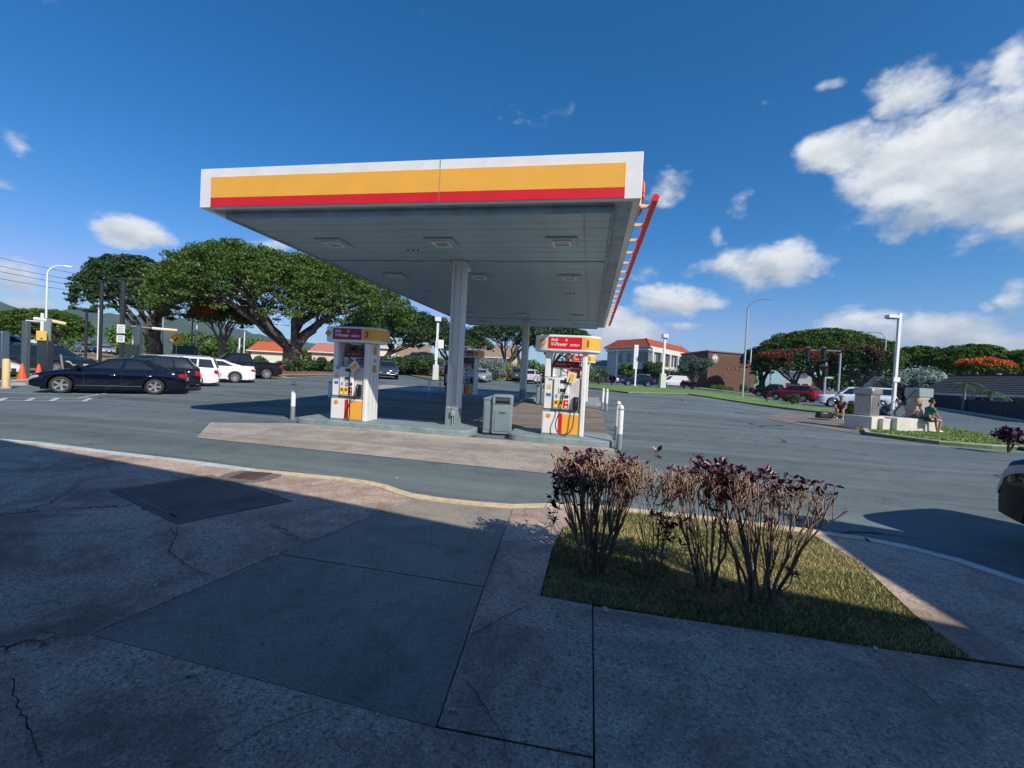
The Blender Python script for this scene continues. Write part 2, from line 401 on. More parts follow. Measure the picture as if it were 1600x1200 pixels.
def sheet(name, poly, off, m, thick=0.0, kind='structure', parent=None, step=4.0):
    """flat polygon draped on the terrain, optionally with sides going down"""
    bm = bmesh.new(); vs = [bm.verts.new((p[0], p[1], 0)) for p in poly]; f = bm.faces.new(vs)
    if f.normal.z < 0: f.normal_flip()
    bm.normal_update()
    if f.normal.z < 0: f.normal_flip()
    bmesh.ops.triangulate(bm, faces=bm.faces[:])
    ys = [p[1] for p in poly]; xs = [p[0] for p in poly]
    y = max(17.0, math.floor(min(ys)/step)*step)
    while y < min(max(ys), 140):
        bmesh.ops.bisect_plane(bm, geom=bm.verts[:]+bm.edges[:]+bm.faces[:], plane_co=(0, y, 0), plane_no=(0, 1, 0)); y += step
    if max(ys) > 17:
        for q in (.2, .25, .3, .35, .4):
            bmesh.ops.bisect_plane(bm, geom=bm.verts[:]+bm.edges[:]+bm.faces[:], plane_co=(0, 0, 0), plane_no=Vector((1, -q, 0)).normalized())
    if thick:
        r = bmesh.ops.extrude_face_region(bm, geom=bm.faces[:])
        low = set(bm.verts)-set(g for g in r['geom'] if isinstance(g, bmesh.types.BMVert))
        for v in low: v.co.z = -thick
    for v in bm.verts: v.co.z += terr(v.co.x, v.co.y)+off
    bmesh.ops.recalc_face_normals(bm, faces=bm.faces[:])
    me = bpy.data.meshes.new(name); bm.to_mesh(me); bm.free(); me.materials.append(m)
    o = bpy.data.objects.new(name, me); COL.objects.link(o)
    if parent is not None: o.parent = parent
    if kind: o['kind'] = kind
    return o
def strip(path, w, side=1):
    """polygon of a strip of width w along a path"""
    L = []
    for i, p in enumerate(path):
        a = Vector(path[max(0, i-1)]); b = Vector(path[min(len(path)-1, i+1)]); t = (b-a).normalized()
        nrm = Vector((-t.y, t.x))*side; q = Vector(p)+nrm*w; L.append((q.x, q.y))
    return [tuple(p) for p in path]+L[::-1]
def strips(name, path, w, off, m, thick=0.0, side=1, seg=1, kind='structure'):
    """kerb built as one mesh of short lengths"""
    mb = MB(); full = strip(path, w, side); N = len(path)
    for i in range(N-1):
        q = [full[i], full[i+1], full[2*N-2-i], full[2*N-1-i]]
        # join mitres
        z = [terr(*p)+off for p in q]
        vs = [(p[0], p[1], zz) for p, zz in zip(q, z)]+[(p[0], p[1], zz-max(thick, .01)) for p, zz in zip(q, z)]
        fl = (0, 1, 2, 3) if side > 0 else (3, 2, 1, 0)
        fs = [fl, tuple(4+k for k in fl[::-1]), (0, 4, 5, 1), (1, 5, 6, 2), (2, 6, 7, 3), (3, 7, 4, 0)]
        mb.add(vs, fs)
    return mb.build(name, m, kind=kind)

# ============================================================ GROUND
gm = mat('dry_ground', (.20, .17, .095), .95, var=.3, scale=.08, dirt=.4)
mb = MB(); N = 60
ring = []
rad = [0, 8, 17, 22, 30, 40, 55, 75, 100, 140, 200, 400, 900, 2500, 6000]
vs = [(0, 0, -.05)]; fs = []
for r_ in rad[1:]:
    for k in range(N):
        a = 2*pi*k/N; x, y = r_*sin(a), r_*cos(a); vs.append((x, y, terr(x, y)-.06))
for k in range(N): fs.append((0, 1+(k+1) % N, 1+k))
for i in range(len(rad)-2):
    for k in range(N):
        a = 1+i*N+k; b = 1+i*N+(k+1) % N; fs.append((a, b, b+N, a+N))
mb.add(vs, fs).build('ground', gm, smooth=60, kind='structure')

lot = [(-46, -6), (14, -6), (40, 6), (40, 16), TG(1600, 720), TG(1600, 703), TG(1550, 702), TG(1467, 695), TG(1400, 674), TG(1330, 655), TG(1290, 644), TG(1180, 632),
       TG(1075, 617), TG(982, 615), TG(920, 607), on(905, 62)[:2], on(830, 60)[:2], on(760, 56)[:2], on(700, 52)[:2], on(640, 60)[:2], on(560, 55)[:2], on(480, 42)[:2], on(430, 37)[:2], on(380, 44)[:2],
       on(250, 40)[:2], on(100, 34)[:2], (-46, 14)]
sheet('forecourt', lot, -.004, asphalt)

# far street to the right, passing behind the verge
street = [on(1700, 21.5)[:2], TG(1560, 692), TG(1462, 676), TG(1345, 656), TG(1251, 639), TG(1157, 622), TG(1060, 611), TG(940, 603), on(800, 88)[:2], on(800, 112)[:2], on(950, 120)[:2], on(1110, 120)[:2],
          on(1250, 110)[:2], on(1400, 95)[:2], on(1454, 66)[:2], on(1600, 47)[:2], on(1760, 40)[:2]]
sheet('street', street, -.012, road_m)
# lane lines
for a, b, D0, D1 in ((1090, 1200, 76, 70), (1230, 1330, 68, 60)):
    p, q = on(a, D0), on(b, D1); d = (q-p).normalized()
    sheet('lane_line', strip([p[:2], q[:2]], .18), .006, line_w)

# verge of grass with a kerb
verge = [TG(920, 607), TG(982, 615), TG(1075, 617), TG(1180, 633), TG(1260, 643.5), TG(1300, 647.5), TG(1340, 662), TG(1352, 680), TG(1467, 695), TG(1550, 702), TG(1592, 703), on(1680, 20.5)[:2], on(1690, 24)[:2],
         TG(1600, 689), TG(1540, 681), TG(1481, 670), TG(1420, 660), TG(1340, 648), TG(1297, 640.5), TG(1251, 636), TG(1183, 623.5), TG(1091, 611), TG(1022, 605.5), TG(940, 602), TG(900, 601)]
grass_m = mat('verge_grass', (.13, .24, .045), .9, var=.35, scale=.7, dirt=.25, bump=.5)
sheet('verge', verge, .10, grass_m, thick=.14)
strips('verge_kerb', verge[0:6], .16, .125, kerb_m, .15, side=1)
strips('verge_kerb', verge[6:12], .16, .125, kerb_m, .15, side=1)
# pale concrete apron beside the air station
apron = [TG(1190, 654), TG(1232, 661), TG(1352, 680), TG(1395, 672), TG(1340, 655), TG(1300, 648.5), TG(1220, 645)]
sheet('apron', apron, .012, lane_m)

# dry bank behind the drive-through lane, left, with upper parking level
bank_m = mat('dry_grass_bank', (.28, .20, .11), .95, var=.3, scale=.6, dirt=.4, bump=.5)
def bank_z(D): return 0
bpts_lo = [on(-80, 44), on(20, 50), on(110, 55), on(180, 58), on(235, 60)]
bpts_hi = [on(-80, 72), on(20, 75), on(110, 77), on(180, 77), on(250, 77)]
HI = [S(-80, 545, 72).z, S(20, 549, 75).z, S(110, 554, 77).z, S(180, 558, 77).z, S(250, 562, 77).z]
mb = MB()
for i in range(4):
    a, b = bpts_lo[i], bpts_lo[i+1]; c, d = bpts_hi[i+1].copy(), bpts_hi[i].copy(); c.z = HI[i+1]; d.z = HI[i]
    e = c.copy(); e2 = d.copy(); k = 1.9; e.x *= k; e.y *= k; e2.x *= k; e2.y *= k
    mb.add([a, b, c, d, e, e2], [(0, 1, 2, 3), (3, 2, 4, 5)])
mb.build('dry_bank', bank_m, kind='structure')

# ---- white bay markings left
for q in (((0, 614), (150, 616.5), (330, 617)), ((0, 626.5), (136, 627.5))):
    pts = [G(*p) for p in q]; sheet('bay_line', strip(pts, .11), .008, line_w)
for x0, x1 in ((2, -10), (46, 36), (84, 78), (136, 116)):
    a = G(x0+2, 622.5); b = G(x0-10, 627); sheet('bay_line', strip([a, b], .13), .009, line_w)
sheet('bay_line', strip([G(200, 609), G(150, 617), G(118, 622.5)], .10), .008, line_w)
sheet('bay_line', strip([G(0, 622.3), G(138, 622.8)], .10), .0085, line_w)
a, b = on(420, 33), on(510, 44); sheet('lot_line', strip([G(418, 598), on(512, 44)[:2]], .16), .008, line_w)
sheet('lot_line', strip([G(398, 586), on(450, 38)[:2]], .16), .008, line_w)
# planted strip kerb left behind the yellow bollard
k1 = [G(-60, 601), G(10, 601), G(66, 601)]
isl = [G(-60, 601), G(66, 601), G(75, 592), G(-60, 590)]
sheet('planting_strip', isl, .09, grass_m, thick=.1)
strips('planting_kerb', [G(-60, 602), G(40, 602), G(68, 601), G(76, 592)], .18, .12, kerb_m, .14, side=1)
dk = [on(-60, 26.5)[:2], on(40, 29.5)[:2], on(140, 33)[:2], on(170, 34)[:2]]
strips('lane_kerb', dk, .9, .15, kerb_m, .18, side=1)
# kerb / bed behind the parked cars and round the big tree
bed = [on(330, 46)[:2], on(430, 41)[:2], on(520, 46)[:2], on(590, 62)[:2], on(560, 70)[:2], on(430, 72)[:2], on(300, 62)[:2]]
sheet('tree_bed', bed, .12, mat('mulch', (.20, .11, .07), .95, var=.4, scale=1.2, bump=.6), thick=.15)
strips('bed_kerb', bed[0:4], .2, .15, kerb_m, .18, side=1)
bed2 = [on(640, 57)[:2], on(668, 46)[:2], on(700, 43)[:2], on(760, 53)[:2], on(840, 58)[:2], on(905, 60)[:2], on(905, 72)[:2], on(640, 70)[:2]]
sheet('back_bed', bed2, .10, mat('bed_grass', (.13, .16, .05), .95, var=.4, scale=1., bump=.6), thick=.14)
strips('back_kerb', bed2[0:6], .22, .14, kerb_m, .17, side=1)

# ============================================================ FORECOURT PADS
sheet('fuelling_pad', [(-7.75, 7.35), (-.3, 7.05), (.62, 8.9), (.62, 10.24), (-7.6, 10.16), (-9.3, 9.2)], .004, pad_m)
sheet('lane_slab', [(-11.5, 11.75), (.6, 11.85), (.6, 22.4), (-11.5, 22.4)], .004, lane_m)
# rear strip of pale concrete that catches the sun past the canopy
sheet('rear_slab', [(-14.5, 24.6), (.6, 24.6), (.6, 28.9), (-14.5, 28.9)], .004, pad_m)
for yy in (14.4, 17.1, 19.8):
    sheet('slab_joint', [(-11.4, yy), (.55, yy), (.55, yy+.02), (-11.4, yy+.02)], .0075, joint_m)

def island(x0, x1, y0, y1):
    r = .32; poly = []
    for cx, cy, a0 in ((x1-r, y1-r, 0), (x0+r, y1-r, 90), (x0+r, y0+r, 180), (x1-r, y0+r, 270)):
        for k in range(7): a = radians(a0+k*15); poly.append((cx+r*cos(a), cy+r*sin(a)))
    z = terr((x0+x1)/2, (y0+y1)/2)
    mb = MB().prism(poly, -.05, .15+z); mb.build('pump_island', grey_kerb, kind='structure', bevel=.025)
island(-7.75, -2.88, 10.17, 11.72); island(-1.95, .62, 10.25, 11.8)
island(-7.75, -2.88, 22.4, 24.4); island(-1.95, .62, 22.4, 24.4)

# ============================================================ PLAZA
KP = [(-30, 6.2), (-16, 5.75), (-9.67, 5.51), (-8.9, 5.56), (-7.2, 5.45), (-5.75, 5.40), (-4.56, 5.30), (-3.8, 5.32), (-3.3, 5.33), (-3.0, 5.31), (-2.75, 5.27), (-2.5, 5.18), (-2.28, 5.05), (-2.05, 4.95), (-1.6, 4.90), (-1.2, 4.91), (-.82, 4.95),
      (-.46, 5.12), (-.09, 5.25), (.52, 5.28), (1.39, 5.28), (2.0, 5.24), (2.5, 5.2), (2.95, 5.13), (3.25, 5.0), (3.55, 4.75), (3.73, 4.40), (4.2, 3.3), (5.5, 0.5), (7.5, -6)]
strips('plaza_kerb', KP[0:7], .14, .088, kerb_w, .12, side=-1)
strips('plaza_kerb', KP[6:24], .14, .088, kerb_y, .12, side=-1)
strips('plaza_kerb', KP[23:], .14, .088, kerb_w, .12, side=-1)
inner = strip(KP, .143, -1)[len(KP):][::-1]
sheet('plaza_base', inner+[(7, -7), (-30, -7)], .055, joint_m)
plaza = empty('plaza', (0, 0, 0)); plaza['kind'] = 'structure'
def kin(x0, x1): return [p for p in inner if x0 < p[0] < x1]
def kat(x):
    for a, b in zip(inner, inner[1:]):
        if a[0] <= x <= b[0]: return a[1]+(b[1]-a[1])*(x-a[0])/(b[0]-a[0]+1e-9)
SA, SB, SC, SD = (-2.61, 1.87), (-.57, 1.74), (-.79, kat(-.79)), (-1.97, kat(-1.97))
m1, m2 = (-2.38, 3.03), (-.67, 2.98)
J = .1
slabs = [
    ([(-30, -7), (J, -7), (J, 1.75), SB, SA, m1, SD]+kin(-29.9, -1.98)[::-1]+[(-30, 6.05)], concrete, .080),
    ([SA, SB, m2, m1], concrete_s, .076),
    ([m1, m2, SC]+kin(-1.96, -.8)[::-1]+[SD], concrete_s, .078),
    ([SB, (J, 1.75), (J, 2.94), (-.26, 2.96), (-.25, 3.77), (-.2, 4.4), (.3, 5.12)]+kin(-.78, .3)[::-1]+[SC, m2], concrete, .083),
    ([(J, -7), (6.9, -7)]+[p for p in inner if p[1] < 3.0 and p[0] > 3][::-1]+[(4.19, 2.935), (2.3, 2.93), (J, 2.935)], concrete, .079),
    ([(2.3, 2.95), (4.18, 2.95)]+[p for p in inner if p[1] >= 3.0 and p[0] > 2.42][::-1]+[(2.41, 5.03), (2.47, 4.33), (2.32, 3.43)], concrete, .082),
]
for poly, m, h in slabs:
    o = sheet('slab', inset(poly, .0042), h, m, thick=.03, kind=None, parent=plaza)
q = [(-5.21, 3.88), (-4.85, 4.84), (-3.16, 4.23), (-3.65, 3.29)]
o = sheet('slab_border', q, .084, concrete_d, thick=.01, kind=None, parent=plaza)
o = sheet('slab', inset(q, .07), .088, concrete_s, thick=.006, kind=None, parent=plaza)
o = sheet('slab', inset(q, .09), .0905, concrete_d, thick=.006, kind=None, parent=plaza)
# manhole: square drain in a round collar
mh = empty('drain_cover', (-4.36, 4.96, .081), radians(8), 'small square iron drain cover in a round concrete collar near the kerb', 'drain cover')
MB().lathe([(.0, .0), (.36, .0), (.36, .006), (.0, .006)], 32, cap=False).build('collar', concrete_d, mh)
MB().box((0, 0, .010), (.36, .36, .012)).build('frame', mat('rusty_iron', (.13, .08, .07), .7, metal=.3, var=.3), mh)
g = MB()
for k in range(7): g.box((-.135+.045*k, 0, .0185), (.02, .29, .006))
g.build('grate', MATS['rusty_iron'], mh)
# crumbs of litter
LIT = [((430, 868), 'small white paper scrap on the joint of the grey slab', .02), ((300, 1053), 'white paper strip lying on the front joint of the big grey slab', .03), ((242, 915), 'tiny white gum spot on the shaded concrete', .015),
       ((705, 1110), 'small pale leaf at the near corner of the big grey slab', .018), ((945, 953), 'small dry leaf on concrete by the grass edge', .03), ((1368, 1014), 'white scrap at the far right edge of the grass bed', .02),
       ((620, 747), 'tiny white crumb on the asphalt by the curved kerb', .02)]
for (px, py), lb, s in LIT:
    x, y = G(px, py, .085 if py != 747 else .004)
    o = MB().add([(-s, -s*.5, 0), (s, -s*.6, .004), (s*.9, s*.5, .006), (-s*.8, s*.4, .002), (0, 0, .010)], [(0, 1, 4), (1, 2, 4), (2, 3, 4), (3, 0, 4), (0, 3, 2, 1)]).build('litter', mat('litter', (.6, .58, .5), .8))
    o.location = (x, y, .088 if py != 747 else .004); o.rotation_euler = (0, 0, R.random()*3); tag(o, lb, 'litter', 'litter on the ground')

def crack(pts, w, seed, z=.0912):
    rr = np.random.RandomState(seed); P_ = [Vector(G(*p, z)) for p in pts]; L = []
    for a, b in zip(P_, P_[1:]):
        n = max(2, int((b-a).length/.035)); d = (b-a).normalized(); nn = Vector((-d.y, d.x))
        for i in range(n): L.append(a.lerp(b, i/n)+nn*(rr.normal()*.0035+.012*sin(len(L)*.21+seed)*sin(len(L)*.07+seed*2)))
    L.append(P_[-1]); m = MB(); vs = []
    for i, p in enumerate(L):
        t_ = (L[min(i+1, len(L)-1)]-L[max(0, i-1)]).normalized(); nn = Vector((-t_.y, t_.x)); k = w*rr.uniform(.35, 1.2)*min(1, (len(L)-i)/8)
        vs += [(*(p+nn*k), z), (*(p-nn*k), z)]
    m.add(vs, [(2*i, 2*i+1, 2*i+3, 2*i+2) for i in range(len(L)-1)]).build('crack', joint_m, kind='structure')
for k, (pts, w) in enumerate(((((-40, 837), (120, 832), (262, 822), (276, 836), (262, 862), (300, 885), (345, 905)), .004), (((275, 822), (276, 836)), .005), (((60, 982), (100, 992), (140, 990)), .004), (((505, 1104), (420, 1135), (370, 1165), (300, 1210)), .0035),
        (((735, 990), (780, 965), (845, 938)), .0035), (((728, 1065), (760, 1110), (790, 1150), (800, 1200)), .003), (((20, 1060), (30, 1110), (70, 1200)), .003), (((1350, 1020), (1440, 1080), (1520, 1150)), .003),
        (((640, 800), (560, 815), (450, 866)), .0025))): crack(pts, w, k)
# ---- grass bed
BED = [(-.26, 2.955), (.41, 2.945), (1.18, 2.925), (1.71, 2.92), (2.31, 2.95), (2.30, 3.43), (2.46, 4.33), (2.40, 5.02), (1.39, 5.12), (.35, 5.12), (-.18, 4.4), (-.24, 3.77)]
soil = ground_mat('bed_soil', (.13, .11, .055), (.24, .20, .11), big=1.2, grain=60, speck=.4)
sheet('planting_bed', inset(BED, .01), .075, soil, thick=.03)
def inpoly(x, y, P_):
    c = False; j = len(P_)-1
    for i in range(len(P_)):
        if (P_[i][1] > y) != (P_[j][1] > y) and x < (P_[j][0]-P_[i][0])*(y-P_[i][1])/(P_[j][1]-P_[i][1])+P_[i][0]: c = not c
        j = i
    return c
def blades(name, poly, n, h0, h1, w, mlist, z0, seed, dens=None, kind='stuff', terrain=False, nearpow=0):
    rr = np.random.RandomState(seed); xs = [p[0] for p in poly]; ys = [p[1] for p in poly]; V = []; F = []; MI = []
    k = 0; t = 0
    while k < n and t < n*12:
        t += 1
        x = rr.uniform(min(xs), max(xs)); y = rr.uniform(min(ys), max(ys))
        if not inpoly(x, y, poly): continue
        dv = dens(x, y) if dens else 1.0
        if rr.rand() > dv: continue
        h = rr.uniform(h0, h1)*(.55+.45*dv); a = rr.uniform(0, 2*pi); l = rr.uniform(.25, 1.15)*h; la = a+rr.uniform(-.8, .8)
        z = z0+(terr(x, y) if terrain else 0); dx, dy = cos(a+pi/2)*w/2, sin(a+pi/2)*w/2; ex, ey = cos(la)*l, sin(la)*l
        b = len(V)
        V += [(x-dx, y-dy, z), (x+dx, y+dy, z), (x+ex*.45+dx*.7, y+ey*.45+dy*.7, z+h*.65), (x+ex*.45-dx*.7, y+ey*.45-dy*.7, z+h*.65), (x+ex, y+ey, z+h*.95)]
        F += [(b, b+1, b+2, b+3), (b+3, b+2, b+4)]; mi = 1 if rr.rand() < (.38 + .34*(sin(x*3.1+1)*cos(y*4.3) > .1)) else 0; MI += [mi, mi]; k += 1
    m = MB(); m.v = V; m.f = F; m.mi = MI; return m.build(name, mlist, kind=kind)
gl = mat('grass_green', (.12, .19, .035), .6, island=.35, trans=.25); gd = mat('grass_dry', (.56, .47, .23), .7, island=.3, trans=.2)
o = blades('grass', BED, 62000, .012, .040, .005, [gl, gd], .074, 3, dens=lambda x, y: .35 if (abs(y-3.45) < .25 and x < 1.5 and sin(x*9)+cos(y*13) > -.6) else 1.0)
tag(o, kind='stuff')
vg = mat('verge_blades', (.15, .28, .05), .6, island=.3, trans=.25)
o = blades('grass', [TG(1330, 676), TG(1352, 678), TG(1467, 693), TG(1592, 702), TG(1600, 690), TG(1540, 682), TG(1481, 671), TG(1420, 662), TG(1350, 664)], 9000, .015, .035, .05, [vg, mat('verge_dry', (.22, .24, .08), .7, island=.3)], .10, 5, terrain=True)

# ============================================================ CANOPY
CX0, CX1, CY0, CY1, ZB, ZT = -7.92, .66, 7.41, 26.2, 4.63, 5.40
canopy = empty('canopy', (-3.63, 16.8, 0), 0, 'large flat fuel station canopy with white, yellow and red fascia on two columns', 'canopy')
def cb(name, boxes, m, bevel=0, parent=canopy, smooth=None):
    mb = MB()
    for b in boxes: mb.bx(b[0]+3.63, b[1]+3.63, b[2]-16.8, b[3]-16.8, b[4], b[5])
    return mb.build(name, m, parent, bevel=bevel, smooth=smooth)
ft = .12
roof_m = mat('canopy_roof', (.4, .42, .42), .7)
cb('roof', [(CX0+ft, CX1-ft, CY0+ft, CY1-ft, ZB+.06, ZT-.12)], roof_m)
cb('fascia_front', [(CX0, CX1, CY0, CY0+ft, ZB, ZT)], white, .006)
cb('fascia_rear', [(CX0, CX1, CY1-ft, CY1, ZB, ZT)], white, .006)
cb('fascia_left', [(CX0, CX0+ft, CY0+ft+.002, CY1-ft-.002, ZB, ZT)], white, .006)
cb('fascia_right', [(CX1-ft, CX1, CY0+ft+.002, CY1-ft-.002, ZB, ZT)], white, .006)
# front band: yellow and red panels, two lengths with a seam
xs0, xs1 = CX0+.26, CX1-.27; seam = -2.86
for a, b in ((xs0, seam-.004), (seam+.004, xs1)):
    cb('yellow_panel', [(a, b, CY0-.012, CY0-.002, ZB+.185, ZT-.175)], yellow, .002)
    cb('red_stripe', [(a, b, CY0-.012, CY0-.002, ZB+.012, ZB+.18)], red, .002)
cb('seam', [(seam-.003, seam+.003, CY0-.014, CY0-.001, ZB, ZT)], mat('seam_grey', (.25, .25, .25), .6))
# right side bands
cb('yellow_panel', [(CX1+.002, CX1+.012, CY0+.4, CY1-.4, ZB+.185, ZT-.175)], yellow)
cb('red_stripe', [(CX1+.002, CX1+.012, CY0+.4, CY1-.4, ZB+.012, ZB+.18)], red)
cb('yellow_panel', [(CX0-.012, CX0-.002, CY0+.4, CY1-.4, ZB+.185, ZT-.175)], yellow)
# return edges under the fascia and the ceiling rim
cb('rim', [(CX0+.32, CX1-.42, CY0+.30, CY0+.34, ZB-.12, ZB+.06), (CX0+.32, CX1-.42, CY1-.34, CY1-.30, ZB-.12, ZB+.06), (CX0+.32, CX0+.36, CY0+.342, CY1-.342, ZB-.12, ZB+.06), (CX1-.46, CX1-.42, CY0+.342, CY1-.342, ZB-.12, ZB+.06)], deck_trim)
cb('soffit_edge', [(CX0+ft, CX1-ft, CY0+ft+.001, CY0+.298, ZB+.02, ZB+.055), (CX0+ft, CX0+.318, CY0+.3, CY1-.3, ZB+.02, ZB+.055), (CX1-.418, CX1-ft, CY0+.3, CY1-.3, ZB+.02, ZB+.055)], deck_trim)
# ceiling panels: long trays running across
y = CY0+.345; i = 0; pw = .405; px0, px1 = CX0+.365, CX1-.465
tray = None
seamx = CX1-1.0
while y < CY1-.36:
    y1 = min(y+pw, CY1-.345)
    zz = ZB-.085 + (.002 if i % 2 else 0)
    if tray is None:
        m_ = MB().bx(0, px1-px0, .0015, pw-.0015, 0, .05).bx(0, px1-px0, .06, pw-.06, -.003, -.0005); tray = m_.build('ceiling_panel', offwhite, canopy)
        t = tray
    else:
        t = tray.copy(); COL.objects.link(t); t.parent = canopy
    t.location = (px0+3.63, y-16.8, zz); t.scale = (1, (y1-y)/pw, 1)
    y += pw; i += 1
# cross seam beams
cb('beam', [(px0, px1, 11.0, 11.16, ZB-.105, ZB-.088), (px0, px1, 22.4, 22.56, ZB-.105, ZB-.088)], deck_trim)
cb('ceiling_seam', [(-.30, -.27, CY0+.35, CY1-.35, ZB-.102, ZB-.09)], deck_trim)
# recessed lights
lens_m = mat('lamp_lens', (.30, .36, .40), .25)
first = None
for yy in (9.4, 12.75, 20.7, 24.2):
    for xx in (-6.22, -3.5, -.77):
        if first is None:
            f_ = empty('ceiling_light', (0, 0, 0)); f_.parent = canopy
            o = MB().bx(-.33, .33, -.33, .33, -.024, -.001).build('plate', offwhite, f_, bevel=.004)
            mm = MB()
            for b in ((-.20, .20, -.20, -.15), (-.20, .20, .15, .20), (-.20, -.15, -.15, .15), (.15, .20, -.15, .15)): mm.bx(*b, -.055, -.0245)
            o2 = mm.build('frame', white2, f_, bevel=.003)
            o3 = MB().bx(-.148, .148, -.148, .148, -.036, -.0245).build('lens', lens_m, f_)
            first = f_; c = f_
        else:
            c = copy_tree(first, canopy)
        c.location = (xx+3.63, yy-16.8, ZB-.095)
# sprinkler dots
for xx, yy in ((-1.0, 15.2), (-6.2, 15.2), (-.9, 24.9), (-4.6, 10.0)):
    o = MB()
    for k in range(3): o.lathe([(.025, 0), (.02, -.03)], 8, (k*.13, 0, 0))
    o = o.build('nozzle', greyd, canopy); o.location = (xx+3.63, yy-16.8, ZB-.09)
# columns
def column(y, z0):
    c = empty('column', (.055, y-16.8, 0)); c.parent = canopy
    w = .165; h = ZB-.10
    MB().bx(-w, w, -w, w, z0+.46, h).build('shaft', white, c, bevel=.006)
    mm = MB()
    for k in (-.11, -.04, .03): mm.bx(k, k+.035, -w-.018, -w-.001, z0+.47, h-.02)
    for k in (-.12, .08): mm.bx(w+.001, w+.018, k, k+.035, z0+.47, h-.02)
    mm.build('trim_strip', white2, c)
    MB().bx(-w-.004, w+.004, -w-.004, w+.004, z0, z0+.458).build('base_band', greym, c, bevel=.004)
    MB().tube([(.05, -w-.045, z0+.02), (.05, -w-.045, z0+1.4), (.0, -w-.045, z0+1.62), (-.08, -w-.045, z0+1.72), (-.08, -w-.045, h-.1)], .012, 6).tube([(.10, -w-.03, z0+.1), (.10, -w-.03, h)], .009, 6).build('conduit', galv, c, smooth=40)
    MB().bx(.01, .09, -w-.09, -w-.006, z0+.28, z0+.42).build('junction_box', galv, c, bevel=.006)
    MB().bx(-w-.06, w+.06, -w-.06, w+.06, z0, z0+.02).build('base_plate', greym, c)
    return c
c1 = column(11.07, .15); c2 = column(22.47+.6, .15+terr(-3, 23))
# security camera dome
o = MB().tube([(.17, 0, 0), (.26, 0, 0), (.26, 0, -.05)], .012, 6).lathe([(.045, -.05), (.05, -.09), (.03, -.13), (.004, -.145)], 12, (.26, 0, 0)).build('dome_camera', white2, canopy, smooth=40); o.location = (.055, 11.07-16.8-.1, ZB-.25)
# red light bar on the right side and its brackets
cb_ = MB().tube([(.93+3.63, 7.75-16.8, 4.78), (.93+3.63, 26.0-16.8, 4.78)], .062, 12); cb_.build('light_bar', red, canopy, smooth=40)
br = None
yy = 8.15
while yy < 26:
    if br is None:
        br = MB().add([(0, -.035, .035), (0, .035, .035), (0, .035, -.03), (0, -.035, -.03), (.22, -.02, .03), (.22, .02, .03), (.22, .02, -.02), (.22, -.02, -.02)],
                      [(0, 1, 2, 3), (4, 7, 6, 5), (0, 4, 5, 1), (1, 5, 6, 2), (2, 6, 7, 3), (3, 7, 4, 0)]).build('bracket', mat('cream_bracket', (.62, .50, .30), .5), canopy); b_ = br
    else: b_ = br.copy(); COL.objects.link(b_); b_.parent = canopy
    b_.location = (CX1+.013+3.63, yy-16.8, 4.78); yy += .98
def shell_logo(parent, c, r, rot=(pi/2, 0, 0), name='emblem', th=.004):
    """scallop shell: fan outline in red, lobes in yellow"""
    def out(k, n=15):
        pts = []
        for i in range(n*3+1):
            a = radians(-28+236*i/(n*3)); rr = k*(1+.045*abs(sin(i*pi/3)))
            pts.append((rr*cos(a), rr*sin(a)*.92+.02*k))
        pts += [(-k*.42, -k*.52), (-k*.38, -k*.86), (k*.38, -k*.86), (k*.42, -k*.52)]
        return pts
    e = empty(name, c); e.parent = parent; e.rotation_euler = rot
    MB().prism(out(r), 0, th).build('outline', red, e)
    MB().prism(out(r*.84), th+.0005, th*1.8).build('shell', yellow, e)
    mm = MB()
    for i in range(-3, 4):
        a = i*.36; x1, y1 = r*.80*sin(a), r*.74*cos(a); w = r*.028
        mm.add([(-w, -r*.62, th*1.85), (w, -r*.62, th*1.85), (x1+w*1.3, y1, th*1.85), (x1-w*1.3, y1, th*1.85)], [(0, 1, 2, 3)])
    mm.build('rib', red, e)
    return e
e = shell_logo(canopy, (CX1+.06+3.63, 8.35-16.8, 5.02), .33, (pi/2, 0, pi/2), th=.03)
MB().bx(CX1+.013+3.63, CX1+.058+3.63, 7.98-16.8, 8.72-16.8, 4.72, 5.33).build('emblem_box', white, canopy, bevel=.01)

